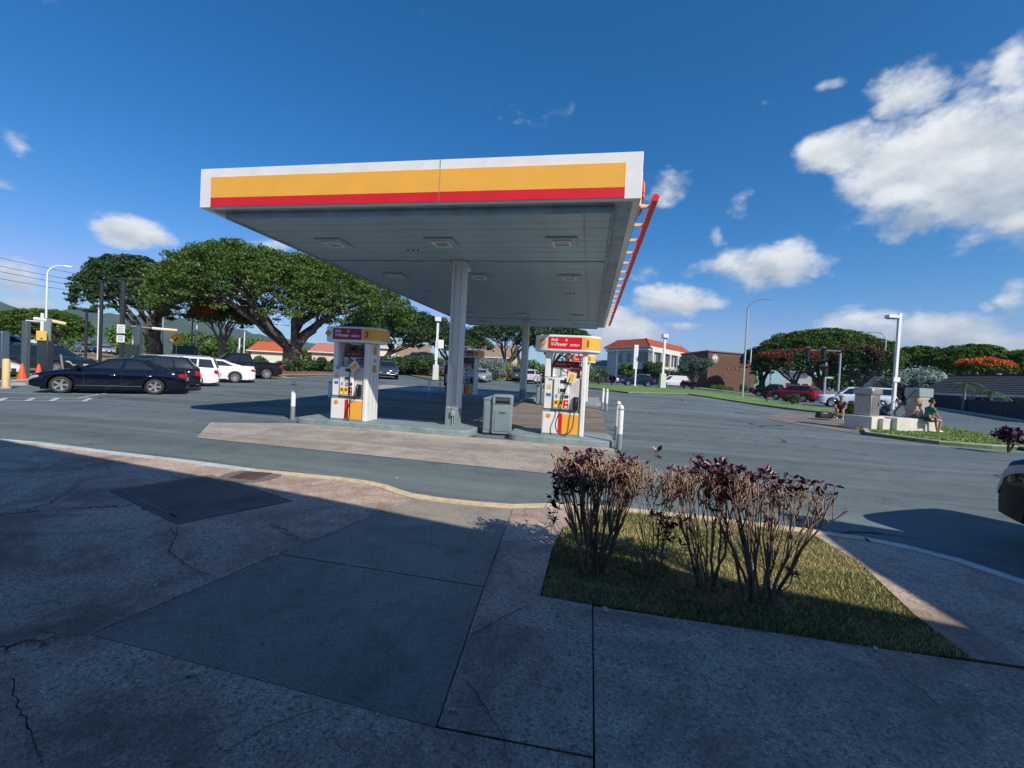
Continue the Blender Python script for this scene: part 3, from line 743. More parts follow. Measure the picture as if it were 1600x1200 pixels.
# ============================================================ DISPENSERS
def dispenser(x, y, z, num, label, muted=False):
    t = empty('fuel_dispenser', (x, y, z), 0, label, 'fuel dispenser', 'fuel dispensers under the canopy')
    redp = mat('muted_red', (.30, .02, .075), .4) if muted else red  # variant header and print red: darker and more purple
    MB().bx(-.52, .52, .0, .60, 0, .03).build('plinth', greym, t)
    # lower cabinet
    MB().bx(-.515, .395, .012, .588, .03, .575).build('lower_cabinet', white2, t, bevel=.008)
    MB().bx(-.49, -.115, .0, .0105, .05, .56).build('lower_panel', white, t, bevel=.003)
    MB().bx(-.11, -.02, .0, .0105, .05, .56).build('red_stripe', red, t, bevel=.003)
    MB().bx(-.015, .385, .0, .0105, .05, .54).build('yellow_panel', yellow, t, bevel=.003)
    MB().bx(-.505, .39, .03, .57, .577, .635).build('waist', greym, t)
    # pillars
    MB().bx(-.505, -.375, .03, .57, 1.44, 2.07).build('left_pillar', white, t, bevel=.01)
    MB().bx(.40, .525, -.02, .62, .0, 2.07).build('right_pillar', white, t, bevel=.03)
    mm = MB()
    for k in (.10, .30, .46): mm.bx(.5262, .529, k, k+.006, .02, 2.05)
    mm.build('panel_joint', mat('joint_grey', (.3, .32, .33), .6), t)  # thin grey strips along the pillar's panel joints
    # body
    MB().bx(-.505, .395, .05, .55, .637, 1.43).build('body', white2, t, bevel=.01)
    MB().bx(-.485, -.275, .012, .0485, .66, 1.42).build('side_door', white, t, bevel=.006)
    cp = MB(); cp.extr([(-.26, .66), (.13, .66), (.13, .75), (.13, 1.42), (-.26, 1.42)], -.035, .0485); cp = cp.build('control_panel', white, t, bevel=.018)
    MB().bx(.14, .385, .03, .0485, .66, 1.42).build('nozzle_panel', mat('pale_panel', (.60, .63, .66), .4), t, bevel=.004)
    # displays
    MB().bx(-.10, .08, -.046, -.036, 1.30, 1.38).build('price_display', screen, t, bevel=.003)
    MB().bx(-.13, .07, -.052, -.036, 1.06, 1.19).build('screen_bezel', white2, t, bevel=.006)
    MB().bx(-.10, .03, -.057, -.0525, 1.085, 1.165).build('screen', screen, t)
    MB().bx(-.08, -.01, -.056, -.036, .93, 1.02).build('keypad', greyd, t, bevel=.004)
    mm = MB()
    for a in range(3):
        for b in range(3): mm.box((-.065+.02*a, -.058, .95+.025*b), (.014, .004, .016))
    mm.build('key', white2, t)
    MB().bx(.03, .12, -.060, -.036, .95, 1.01).build('card_reader', mat('navy', (.03, .05, .12), .4), t, bevel=.004)
    MB().bx(-.20, -.15, -.044, -.036, .94, 1.02).build('receipt_slot', greym, t)
    for k in range(3):
        xx = -.245+.125*k
        MB().bx(xx, xx+.115, -.046, -.036, .69, .89).build('grade_button', yellow if k < 2 else redp, t, bevel=.004)
        MB().bx(xx+.03, xx+.085, -.052, -.0465, .70, .745).build('octane_label', white, t, bevel=.003)
        MB().bx(xx+.04, xx+.09, -.050, -.0465, .80, .85).build('octane_mark', black if k < 2 else white2, t)
    # stickers
    for (a, b, c, d, m_) in ((-.40, -.30, 1.36, 1.41, greym), (-.43, -.33, 1.14, 1.20, yellow), (-.43, -.33, 1.22, 1.25, mat('sticker_orange', (.8, .45, .2), .5)), (-.44, -.32, .96, 1.04, bluem), (-.45, -.31, .99, 1.00, white)):
        MB().bx(a, b, .0075, .0115, c, d).build('sticker', m_, t)
    MB().bx(.17, .36, .024, .0295, 1.08, 1.38).build('notice', mat('faded_notice', (.68, .60, .60), .5), t)
    mm = MB()
    for k in range(7): mm.bx(.19, .33-.02*(k % 3), .0225, .0238, 1.12+.035*k, 1.128+.035*k)
    mm.build('notice_line', mat('print_grey', (.35, .3, .33), .6), t)
    # upper open section: back screen, adverts
    MB().bx(-.37, .395, .50, .55, 1.44, 2.06).build('rear_panel', mat('upper_grey', (.42, .46, .49), .5), t) if muted else None
    MB().bx(-.30, .33, .26, .34, 1.70, 1.86).build('red_header', darkred, t, bevel=.006)
    mm = MB()
    for k, wd in enumerate((.05, .03, .06, .02, .05)): mm.bx(-.24+.075*k, -.24+.075*k+wd, .255, .2585, 1.765, 1.785)
    mm.build('lettering', mat('print_pale', (.6, .45, .45), .6), t)
    MB().bx(-.33, .36, .24, .44, 1.432, 1.69).build('advert_unit', white2, t, bevel=.02)
    MB().lathe([(.0, -.004), (.10, -.004), (.10, 0), (.0, 0)], 20, (-.16, .238, 1.565), axis='y', cap=False).build('advert_picture', mat('print_blue_grey', (.42, .48, .52), .5), t)
    MB().bx(.04, .34, .230, .2385, 1.47, 1.66).build('advert_board', redp, t)
    mm = MB()
    for k in range(3): mm.bx(.07, .31, .226, .2295, 1.50+.05*k, 1.515+.05*k)
    mm.build('advert_line', white2, t)
    # hanging tag
    tg = MB().bx(-.105, .105, -.004, .004, -.13, .13).build('hanging_tag', mat('cream_tag', (.75, .70, .50), .5), t, bevel=.002); tg.location = (.17, -.09, 1.45); tg.rotation_euler = (.05, .15 if not muted else .85, .1)
    tt = MB().bx(-.05, .05, -.0075, -.005, -.09, .09).build('tag_print', yellow, tg)
    # nozzle and boot
    MB().bx(.235, .36, -.045, .0285, .66, .98).build('nozzle_boot', black, t, bevel=.015)
    MB().tube([(.30, -.06, .95), (.30, -.10, .90), (.30, -.10, .78), (.29, -.06, .70)], [.02, .032, .03, .02], 8).tube([(.30, -.10, .90), (.30, -.15, .86), (.30, -.15, .77), (.30, -.10, .74)], .010, 6).build('nozzle', black, t, smooth=50)
    # hoses
    def hose(pts, r=.0125):
        P_ = [Vector(p) for p in pts]; out = []
        for i in range(len(P_)-1):
            p0 = P_[max(0, i-1)]; p1, p2 = P_[i], P_[i+1]; p3 = P_[min(len(P_)-1, i+2)]
            for s in range(6):
                u = s/6; out.append(.5*((2*p1)+(p2-p0)*u+(2*p0-5*p1+4*p2-p3)*u*u+(3*p1-p0-3*p2+p3)*u**3))
        out.append(P_[-1]); return MB().tube(out, r, 7).build('hose', black, t, smooth=60)
    hose([(.05, .2, 1.55), (-.10, .05, 1.66), (-.09, .0, 1.86), (.02, -.02, 2.02), (.14, -.02, 1.98), (.19, -.06, 1.80), (.13, -.09, 1.45), (.0, -.10, 1.0), (-.08, -.11, .6), (-.16, -.12, .30), (-.10, -.13, .10), (.02, -.13, .04), (.16, -.12, .09), (.25, -.11, .25), (.27, -.11, .5), (.30, -.10, .72)] if not muted else
         [(.05, .2, 1.55), (-.12, .05, 1.70), (-.14, .0, 1.90), (-.04, -.02, 2.03), (.02, -.05, 1.9), (.05, -.09, 1.45), (.08, -.10, 1.0), (.10, -.11, .6), (.12, -.12, .30), (.10, -.13, .05), (.04, -.14, .12), (.09, -.13, .4), (.16, -.12, .60), (.24, -.11, .64), (.30, -.10, .72)])
    hose([(.20, .1, 1.5), (.30, .05, 1.58), (.36, .02, 1.8), (.30, .05, 2.04)])
    hose([(-.34, .45, 1.45), (-.36, .46, 1.72), (-.24, .46, 1.92), (-.08, .46, 1.86), (-.02, .46, 1.6)])
    hose([(-.30, .48, 1.45), (-.33, .49, 1.78), (-.18, .49, 1.99), (.04, .49, 1.9), (.10, .48, 1.6)])
    # header sign with rounded ends
    def rbox(x0, x1, y0, y1, z0, z1, r, mm):
        poly = []
        for cx, cy, a0 in ((x1-r, y1-r, 0), (x0+r, y1-r, 90), (x0+r, y0+r, 180), (x1-r, y0+r, 270)):
            for k in range(9): a = radians(a0+k*11.25); poly.append((cx+r*cos(a), cy+r*sin(a)))
        mm.prism(poly, z0, z1); return mm
    rbox(-.80, .84, -.14, .74, 2.075, 2.475, .40, MB()).build('header', white, t, bevel=.02)
    # wrapped graphics on the header
    def wrap(x0, x1, z0, z1, off, name, m_):
        # front line then around the right-hand end
        pts = []; r = .40+off; cx, cy = .84-.40, -.14+.40
        if x1 <= cx: pts = [(x0, -.14-off), (x1, -.14-off)]
        else:
            pts = [(x0, -.14-off)]+[(cx+r*sin(radians(k*9)), cy-r*cos(radians(k*9))) for k in range(0, 10)]+[(.84+off, .5)]
        mm = MB()
        for a, b in zip(pts, pts[1:]): mm.quad((*a, z0), (*b, z0), (*b, z1), (*a, z1))
        return mm.build(name, m_, t, smooth=60)
    wrap(-.44, .38, 2.135, 2.425, .004, 'red_graphic', redp)
    wrap(.40, .9, 2.135, 2.425, .004, 'yellow_graphic', yellow)
    text('Shell', .085, white, t, (-.37, -.147, 2.325), name='lettering', shear=.1, bold=.002)
    text('V-Power', .125, white, t, (-.38, -.147, 2.205), name='lettering', shear=.22, bold=.0025, xs=.88)
    text('NITRO+', .080, white, t, (.085, -.147, 2.205), name='lettering', shear=.2, bold=.0015, xs=.82)
    text('O', .07, white, t, (-.03, -.147, 2.325), name='lettering', bold=.003)
    text(num, .21, mat('number_brown', (.30, .05, .02), .5), t, (.47, -.1475, 2.21), name='number', bold=.005)
    shell_logo(t, (-.58, -.139, 2.28), .075); 
    shell_logo(t, (-.36, -.001, .47), .062)
    # side stickers on the right pillar
    for z0, z1, m_ in ((1.78, 2.0, MATS['brand_yellow']), (1.30, 1.50, MATS['brand_yellow'])):
        MB().bx(.5265, .5285, .22, .42, z0, z1).build('side_sticker', mat('amber_sticker', (.62, .36, .06), .5), t)
        mm = MB()
        for k in range(3): mm.bx(.5287, .5297, .25, .39, z0+.03+.05*k, z0+.045+.05*k)
        mm.build('sticker_line', mat('sticker_brown', (.35, .15, .03), .6), t)
    text('10c', .13, redp, t, (.5275, .235, 1.58), rot=(pi/2, 0, pi/2), name='lettering')
    return t
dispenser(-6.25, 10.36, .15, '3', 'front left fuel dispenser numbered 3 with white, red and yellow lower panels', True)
dispenser(-.62, 10.62, .15, '1', 'sunlit front right fuel dispenser numbered 1 with bright red header')
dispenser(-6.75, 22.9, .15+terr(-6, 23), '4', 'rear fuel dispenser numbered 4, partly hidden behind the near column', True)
dispenser(-.62, 23.2, .15+terr(-.6, 23), '2', 'rear fuel dispenser numbered 2 standing behind dispenser 1')

# ---- litter bins with service wing
def bin_(x, y, z, rz, label):
    t = empty('litter_bin', (x, y, z), rz, label, 'litter bin', 'grey litter bins on the forecourt')
    MB().bx(-.26, .26, -.26, .26, .03, .80).build('bin_body', greym, t, bevel=.02)
    MB().bx(-.20, .20, -.275, -.262, .10, .64).build('bin_door', mat('bin_door', (.17, .235, .27), .5, dirt=.25, scale=6), t, bevel=.006)
    MB().bx(-.08, .08, -.285, -.2752, .58, .60).build('handle', black, t)
    hd = MB(); hd.extr([(-.27, .802), (.27, .802), (.27, 1.02), (.22, 1.05), (-.22, 1.05), (-.27, 1.02)], -.27, .27); hd.build('hood', greym, t, bevel=.02)
    MB().bx(-.19, .19, -.276, -.2705, .83, .99).build('opening', black, t)
    MB().bx(-.17, .17, -.279, -.2765, .90, .965).build('flap', greyd, t, bevel=.003)
    MB().bx(-.50, -.275, -.20, .26, .03, .90).build('towel_unit', greym, t, bevel=.02)
    MB().extr([(-.52, .902), (-.272, .902), (-.272, 1.02), (-.50, .95)], -.22, .27).build('towel_hood', greym, t, bevel=.01)
    MB().bx(-.46, -.31, -.215, -.2015, .12, .78).build('towel_door', MATS['bin_door'], t, bevel=.004)
    MB().bx(-.285, -.262, -.25, .24, .05, .98).build('gap_panel', greyd, t)
    MB().bx(-.48, .24, -.22, .24, 0, .03).build('foot', black, t)
    return t
bin_(-2.24, 11.15, 0.004, radians(9), 'front grey litter bin with dark slot, between the two front islands')
bin_(-2.15, 21.6, terr(-2, 21.6)+.004, radians(9), 'rear grey litter bin behind dispenser 1, beside the far column')

# ---- bollards
def bollard(px, py, label, h=1.05, x=None, y=None, first=[None], hasbase=True, grp='white and grey bollards guarding the islands', lean=0):
    if x is None: x, y = TG(px, py)
    if first[0] is None:
        t = empty('bollard', (0, 0, 0), 0, 'x', 'bollard')
        MB().lathe([(.062, 0), (.062, .36)], 18).build('grey_base', greym, t, smooth=40)
        MB().lathe([(.0625, .361), (.0625, .97), (.055, 1.01), (.035, 1.04), (.0, 1.05)], 18).build('white_sleeve', white, t, smooth=40)
        MB().lathe([(.0655, .93), (.0655, .965)], 18).build('yellow_band', mat('dull_gold', (.55, .42, .12), .5), t, smooth=40)
        for k in range(4):
            a = k*pi/2+.4; MB().box((.0655*cos(a), .0655*sin(a), .945), (.012, .03, .016), a).build('slot', black, t)
        first[0] = t
    else: t = copy_tree(first[0])
    place(t, (x, y, terr(x, y)), R.random()*3, label, grp); t.scale = (1, 1, h/1.05); t.rotation_euler[1] = lean
    return t
bollard(457, 656, 'white topped bollard standing left of dispenser 3', 1.1)
bollard(967, 702, 'nearer tall white bollard of the front pair right of dispenser 1', 1.03)
bollard(963, 687, 'farther white bollard of the front pair right of dispenser 1', 1.04, lean=.03)
bollard(947, 642, 'right-hand bollard of the rear pair by the far island', 1.02)
bollard(940.5, 640, 'left-hand bollard of the rear pair by the far island', 1.02, lean=.02)
bollard(670, 621, 'grey-white bollard in shade left of the near column, nearer one', 1.0)
bollard(687, 616, 'grey-white bollard in shade left of the near column, farther one', 1.0)
bollard(514.5, 634, 'bollard half hidden behind the left edge of dispenser 3', 1.0)
# red extinguisher cabinet on its post behind the near column
x, y = TG(697, 612)
t = empty('red_cabinet', (x, y, terr(x, y)), .2, 'tall dark red cabinet with white vertical lettering beside the near column', 'cabinet')
MB().bx(-.17, .17, -.10, .10, .35, 1.55).build('cabinet_body', mat('cabinet_red', (.30, .01, .03), .4), t, bevel=.02)
MB().bx(-.12, .12, -.10, .10, 1.555, 1.72).build('cabinet_top', MATS['cabinet_red'], t, bevel=.03)
MB().bx(-.05, .05, -.05, .05, 0, .35).build('post', greyd, t)
for k in range(6):
    MB().bx(-.06, .05, -.106, -.101, .62+.085*k, .67+.085*k).build('lettering', white, t)

# ============================================================ VEHICLES
def wheel(parent, x, y, r, w, side, style, rimm):
    wv = empty('wheel', (x, y, r)); wv.parent = parent
    wv.rotation_euler = (0, 0, 0 if side < 0 else pi)   # outer face is -y in wheel space
    rr = r*.68
    MB().lathe([(rr, -w/2+.01), (r*.9, -w/2), (r*.985, -w/2+.02), (r, -w/2+.05), (r, w/2-.05), (r*.98, w/2-.01), (rr, w/2)], 28, axis='y', cap=False).build('tyre', rubber, wv, smooth=50)
    m = MB(); m.lathe([(rr+.004, -w/2+.012), (rr*.97, -w/2+.004), (rr*.9, -w/2+.02), (rr*.86, -w/2+.06), (rr*.86, w/2-.02)], 28, axis='y', cap=False)
    ns_ = {'multi': 10, 'five': 5, 'seven': 7, 'steel': 8}[style]
    for k in range(ns_):
        a = 2*pi*k/ns_
        for dd in ((-.10, .10) if style == 'five' else (0,)):
            ww = .05 if style in ('five', 'multi') else .075
            a2 = a+dd; ca, sa = cos(a2), sin(a2); c0, s0 = cos(a+dd*.4), sin(a+dd*.4)
            p0 = (r*.10*c0, r*.10*s0); p1 = (rr*.93*ca, rr*.93*sa); nx, ny = -sa*ww/2, ca*ww/2; y0, y1 = -w/2+.03, -w/2+.012
            m.add([(p0[0]-nx, y0, p0[1]-ny), (p0[0]+nx, y0, p0[1]+ny), (p1[0]+nx*.9, y1, p1[1]+ny*.9), (p1[0]-nx*.9, y1, p1[1]-ny*.9),
                   (p0[0]-nx, y0+.05, p0[1]-ny), (p0[0]+nx, y0+.05, p0[1]+ny), (p1[0]+nx, y1+.05, p1[1]+ny), (p1[0]-nx, y1+.05, p1[1]-ny)],
                  [(0, 1, 2, 3), (7, 6, 5, 4), (0, 4, 5, 1), (1, 5, 6, 2), (2, 6, 7, 3), (3, 7, 4, 0)])
    m.lathe([(.0, -w/2+.02), (r*.16, -w/2+.02), (r*.16, -w/2+.06)], 12, axis='y', cap=False)
    m.build('rim', rimm, wv)
    MB().lathe([(.0, .0), (rr*.84, .0)], 16, axis='y', cap=False, c=(0, -w/2+.085, 0)).build('brake', mat('brake_dark', (.03, .03, .03), .6), wv)
    return wv

KINDS = dict(
    sedan=dict(L=4.6, W=1.80, H=1.44, r=.32, wb=2.74, foh=.86, belt=.93, deck=[(-2.3, .80), (-2.24, .98), (-1.7, 1.04), (-.9, 1.0), (1.0, .98), (1.3, .93), (1.9, .82), (2.22, .70), (2.3, .58)],
               gh=(-1.78, -.98, .22, 1.12), nz=.30, win=[(.16, .50), (.54, .86)], tri=True),
    coupe_sedan=dict(L=4.75, W=1.83, H=1.42, r=.33, wb=2.78, foh=.92, belt=.95, deck=[(-2.35, .86), (-2.3, 1.03), (-1.9, 1.06), (-.9, 1.0), (1.0, .98), (1.35, .92), (1.95, .80), (2.28, .68), (2.37, .55)],
               gh=(-1.95, -.80, .20, 1.18), nz=.30, win=[(.20, .52), (.55, .86)], tri=True),
    hatch=dict(L=4.1, W=1.76, H=1.5, r=.31, wb=2.55, foh=.80, belt=.96, deck=[(-2.05, .80), (-2.02, 1.0), (-1.5, 1.02), (.8, .99), (1.15, .95), (1.7, .82), (1.98, .68), (2.05, .55)],
               gh=(-1.98, -1.55, .05, 1.12), nz=.30, win=[(.06, .27), (.30, .56), (.60, .88)], tri=True),
    suv=dict(L=4.75, W=1.92, H=1.74, r=.37, wb=2.80, foh=.90, belt=1.10, deck=[(-2.37, .85), (-2.34, 1.12), (-1.5, 1.14), (1.0, 1.12), (1.25, 1.09), (1.95, 1.0), (2.28, .86), (2.37, .68)],
               gh=(-2.28, -1.78, .28, 1.12), nz=.36, win=[(.05, .27), (.30, .58), (.61, .90)], tri=True),
    big_suv=dict(L=5.1, W=2.0, H=1.90, r=.40, wb=2.95, foh=.95, belt=1.18, deck=[(-2.55, .9), (-2.52, 1.18), (-1.5, 1.22), (1.1, 1.20), (1.35, 1.18), (2.2, 1.10), (2.48, 1.0), (2.55, .75)],
               gh=(-2.48, -2.22, .42, 1.18), nz=.40, win=[(.04, .26), (.29, .58), (.61, .92)], tri=True),
    pickup=dict(L=5.3, W=1.92, H=1.82, r=.39, wb=3.25, foh=.95, belt=1.14, deck=[(-2.65, .85), (-2.64, 1.14), (-.85, 1.14), (1.2, 1.13), (1.45, 1.11), (2.3, 1.03), (2.6, .92), (2.65, .7)],
               gh=(-.72, -.55, .62, 1.32), nz=.42, win=[(.05, .46), (.51, .90)], tri=False, bed=(-2.58, -.80)),
    van=dict(L=5.0, W=2.0, H=2.05, r=.34, wb=3.0, foh=.95, belt=1.12, deck=[(-2.5, .9), (-2.49, 1.12), (0, 1.13), (1.7, 1.12), (2.0, 1.02), (2.35, .84), (2.48, .70), (2.5, .55)],
               gh=(-2.46, -2.38, .95, 1.95), nz=.32, win=[(.77, .93)], tri=False),
)
def lerp(a, b, t): return a+(b-a)*t
def interp(tab, x):
    if x <= tab[0][0]: return tab[0][1]
    for (a, b), (c, d) in zip(tab, tab[1:]):
        if x <= c: return b+(d-b)*(x-a)/(c-a)
    return tab[-1][1]
def vehicle(kind, name, label, cat, pm, loc, rz, group=None, wheels='five', rimm=None, shell=False, plate=True, grille='dark', rack=False, door_panel=None, spare=None, scale=1.0, trim=None, detail=True):
    K = KINDS[kind]; L, W, H, r, wb = K['L'], K['W'], K['H'], K['r'], K['wb']; rimm = rimm or alloy
    t = empty(name, loc, rz, label, cat, group); t.scale = (scale,)*3
    xf = L/2-K['foh']; xr = xf-wb; w = W/2; zb = .19 if kind in ('sedan', 'coupe_sedan', 'hatch') else (.30 if kind != 'van' else .22)
    R_ = r+.055
    xs = set([-L/2, L/2, -L/2+.02, L/2-.02, -L/2+.08, L/2-.08, -L/2+.2, L/2-.2, L/2-.4, -L/2+.4]+[x for x, _ in K['deck']])
    for c in (xf, xr):
        for k in range(11): xs.add(c+R_*cos(pi*k/10))
    xs.add(0); xs = sorted(x for x in xs if -L/2 <= x <= L/2)
    X = [xs[0]]
    for x in xs[1:]:
        if x-X[-1] > .008: X.append(x)
    m = MB(); rows = []
    for x in X:
        e = min(1, max(0, (L/2-abs(x))/.42)); wx = w*(.84+.16*(1-(1-e)**2.2))
        zd = interp(K['deck'], x); za = zb+.02
        for c in (xf, xr):
            if abs(x-c) < R_: za = max(za, r+sqrt(max(0, R_*R_-(x-c)**2)))
        lo = zb+(.10*(1-e) if e < 1 else 0)
        za = max(za, lo)
        zs = min(zd-.05, K['belt']-.06); zm = max(lerp(lo, zs, .55), za+.02); zs = max(zs, zm+.02); zd2 = max(zd, zs+.02)
        half = [(0, lo), (wx-.30, lo), (wx-.29, za), (wx-.025, za), (wx-.002, zm), (wx-.0, lerp(zm, zs, .6)), (wx-.035, zs), (wx-.10, zd2-.008), (wx*.55, zd2+.014), (0, zd2+.022)]
        rows.append([(x, -p[0], p[1]) for p in half[::-1]]+[(x, p[0], p[1]) for p in half[1:]])
    n = len(rows[0]); vs = [p for r__ in rows for p in r__]; fs = []
    for i in range(len(rows)-1):
        for k in range(n-1): fs.append((i*n+k, (i+1)*n+k, (i+1)*n+k+1, i*n+k+1))
        # underside closes between the two ends of the row
        fs.append((i*n+n-1, (i+1)*n+n-1, (i+1)*n, i*n))
    fs.append(tuple(range(n))); fs.append(tuple(range((len(rows)-1)*n, len(rows)*n))[::-1])
    m.add(vs, fs); m.build('body', pm, t, smooth=38)
    # inner wheel housing
    MB().bx(-L/2+.25, L/2-.25, -w+.31, w-.31, zb-.05, zb+.35).build('underbody', rubber, t)
    # greenhouse
    xa, xb, xc, xd = K['gh']; hb = K['belt']+.005; yb = w-.115; yr = w-.115-(H-hb)*.30; 
    if kind == 'van': yr = w-.19
    def side(s, v, sg, off=0.0):
        xlo, xhi = lerp(xa, xd, s), lerp(xb, xc, s); zb_ = interp(K['deck'], xlo)-.01 if not (kind == 'van') else hb
        zt = H-.075-.05*(2*s-1)**2*(.5 if kind in ('van', 'big_suv', 'suv') else 1)
        y = lerp(yb, yr, v**1.15); return (lerp(xlo, xhi, v), sg*(y+off), lerp(min(zb_, hb+.03), zt, v))
    m = MB(); NS, NV = 10, 5
    for sg in (-1, 1):
        vs = [side(i/NS, j/NV, sg) for i in range(NS+1) for j in range(NV+1)]
        fs = []
        for i in range(NS):
            for j in range(NV):
                q = (i*(NV+1)+j, (i+1)*(NV+1)+j, (i+1)*(NV+1)+j+1, i*(NV+1)+j+1); fs.append(q if sg < 0 else q[::-1])
        m.add(vs, fs)
    # roof cap, front and rear faces
    vs = []
    for i in range(NS+1):
        a = side(i/NS, 1, -1); z = a[2]
        vs += [a, (a[0], a[1]+.10, z+.055), (a[0], 0, z+.075), (a[0], -a[1]-.10, z+.055), (a[0], -a[1], z)]
    fs = []
    for i in range(NS):
        for k in range(4): fs.append((i*5+k, (i+1)*5+k, (i+1)*5+k+1, i*5+k+1))
    m.add(vs, fs)
    for s, fl in ((0, 1), (1, 0)):
        vs = []; 
        for j in range(NV+1):
            a = side(s, j/NV, -1); bow = (.07 if s else -.05)*(1-j/NV*.3)
            zt_ = .055 if j == NV else 0
            vs += [a, (a[0]+bow, a[1]*.45, a[2]+zt_), (a[0]+bow, -a[1]*.45, a[2]+zt_), (a[0], -a[1], a[2])]
        fs = []
        for j in range(NV):
            for k in range(3):
                q = (j*4+k, j*4+k+1, (j+1)*4+k+1, (j+1)*4+k); fs.append(q if not fl else q[::-1])
        m.add(vs, fs)
    m.build('cabin', pm, t, smooth=35)
    # glass
    for sg in (-1, 1):
        for (s0, s1) in K['win']:
            vs = []; 
            for i in range(4):
                for j in range(5):
                    vs.append(side(lerp(s0, s1, i/3), lerp(.10, .90, j/4), sg, .009))
            fs = []
            for i in range(3):
                for j in range(4):
                    q = (i*5+j, (i+1)*5+j, (i+1)*5+j+1, i*5+j+1); fs.append(q if sg < 0 else q[::-1])
            MB().add(vs, fs).build('side_window', darkglass, t, smooth=60)
        if trim:
            pts = [side(s, .96, sg, .012) for s in np.linspace(.06, .94, 9)]
            pts = [side(.03, .1, sg, .012)]+pts+[side(.97, .1, sg, .012)]
            MB().tube(pts, .011, 5).build('window_trim', trim, t, smooth=60)
            MB().tube([side(.03, .06, sg, .014), side(.5, .05, sg, .014), side(.97, .06, sg, .014)], .010, 5).build('window_trim', trim, t)
    for s, nm in ((1, 'windscreen'), (0, 'rear_window')):
        if kind == 'pickup' and shell and s == 0: pass
        vs = []
        for j in range(6):
            v = lerp(.12, .92, j/5); a = side(s, v, -1); bow = (.07 if s else -.05)*(1-v*.3); o_ = .010 if s else -.010
            for k in range(7):
                u = lerp(-.90, .90, k/6); yy = a[1]*-u*-1
                bw = bow*min(1, (1-abs(u))/.55)
                vs.append((a[0]+bw+o_, abs(a[1])*u, a[2]+.004))
        fs = []
        for j in range(5):
            for k in range(6):
                q = (j*7+k, j*7+k+1, (j+1)*7+k+1, (j+1)*7+k); fs.append(q if s else q[::-1])
        MB().add(vs, fs).build(nm, darkglass, t, smooth=60)
    # wheels
    for c in (xf, xr):
        for sg in (-1, 1): wheel(t, c, sg*(w-.125), r, .23, sg, wheels, rimm)
    # lamps, grille, plate, bumpers, mirrors, handles
    zl = interp(K['deck'], L/2-.1)-.08; zt = interp(K['deck'], -L/2+.05)-.16
    for sg in (-1, 1):
        def wxx(x): e = min(1, max(0, (L/2-abs(x))/.42)); return w*(.84+.16*(1-(1-e)**2.2))
        def wrap_lamp(nm, end, back, z0, z1, dz, y_in, m_, rise):
            pts = [(x, wxx(x)-.012) for x in np.linspace(L/2-back, L/2, 6)]+[(L/2, w*y_in)]; n_ = len(pts); q = MB(); vs = []
            for i, (x, y) in enumerate(pts):
                u = i/(n_-1); o_ = .012; xx = x+(o_ if i >= n_-2 else o_*.5); yy = y+(o_ if i < n_-1 else 0)
                hh = 1-.45*abs(u*2-1)**3
                h_ = (z1-z0)/2*hh; zc = lerp(z0, z1, .5)+rise*(1-u); zc = min(zc, interp(K['deck'], end*x)-.07-h_); vs += [(end*xx, sg*yy, zc-h_), (end*xx, sg*yy, zc+h_)]
            fs = [(2*i, 2*i+2, 2*i+3, 2*i+1) if sg*end < 0 else (2*i+1, 2*i+3, 2*i+2, 2*i) for i in range(n_-1)]
            q.add(vs, fs).build(nm, m_, t, smooth=60)
        low_car = kind in ('sedan', 'coupe_sedan', 'hatch')
        wrap_lamp('headlight', 1, .30, zl-.085, zl+.01, 0, .56, headlamp, .05)
        hgt = .15 if low_car else .24
        wrap_lamp('tail_light', -1, .24, zt-hgt/2, zt+hgt/2, 0, .50 if low_car else .66, tail, .02)
        mx = lerp(xd, xc, .18); mz = hb+.10
        MB().box((mx, sg*(w+.07), mz), (.14, .20, .13), 0, top=.85).build('mirror', pm if kind not in ('van',) else black, t, bevel=.03)
        MB().box((mx+.01, sg*(w-.07), mz-.05), (.06, .12, .04)).build('mirror_arm', black, t)
        if detail:
            for s0, s1 in K['win'][-2:]:
                xx = lerp(lerp(xa, xd, s0), lerp(xb, xc, s0), 0)+.10
                MB().bx(xx, xx+.17, sg*(w-.004)-.012, sg*(w-.004)+.012, K['belt']-.20, K['belt']-.17).build('door_handle', trim or pm, t, bevel=.005)
            for s0 in ([K['win'][0][1]+.02]+[K['win'][-1][1]+.03]+([K['win'][-2][0]-.015] if len(K['win']) > 1 else [])):
                xx = lerp(xa, xd, s0)
                if abs(xx-xr) < R_+.02 or abs(xx-xf) < R_+.02: continue
                MB().bx(xx-.004, xx+.004, sg*w-.006, sg*w+.0015, zb+.14, K['belt']-.10).build('door_gap', rubber, t)
            MB().bx(xr+R_+.03, xf-R_-.03, sg*(w-.035)-.012, sg*(w-.035)+.012, zb+.0, zb+.075).build('sill', rubber if trim is None else pm, t, bevel=.01)
            if trim: MB().bx(xr+R_+.03, xf-R_-.03, sg*(w)-.004, sg*(w)+.008, zb+.125, zb+.145).build('sill_trim', trim, t)
    zg = interp(K['deck'], L/2-.02)
    gh = .12 if kind in ('sedan', 'coupe_sedan', 'hatch', 'van') else .20
    gz = zl-.10-gh*.2
    MB().bx(L/2-.04, L/2+.012, -w*.42, w*.42, gz-gh, gz+.08).build('grille', black if grille == 'dark' else chrome, t, bevel=.02)
    mm = MB()
    for k in range(3): mm.bx(L/2+.0125, L/2+.02, -w*.38, w*.38, gz-gh+.03+k*(gh+.05)/3, gz-gh+.05+k*(gh+.05)/3)
    mm.build('grille_bar', chrome if grille != 'plain' else greyd, t)
    MB().bx(L/2-.06, L/2+.018, -w*.74, w*.74, zb+.10, zb+.19).build('front_bumper', chrome if grille == 'chrome' else (black if grille == 'dark' else greyd), t, bevel=.03)
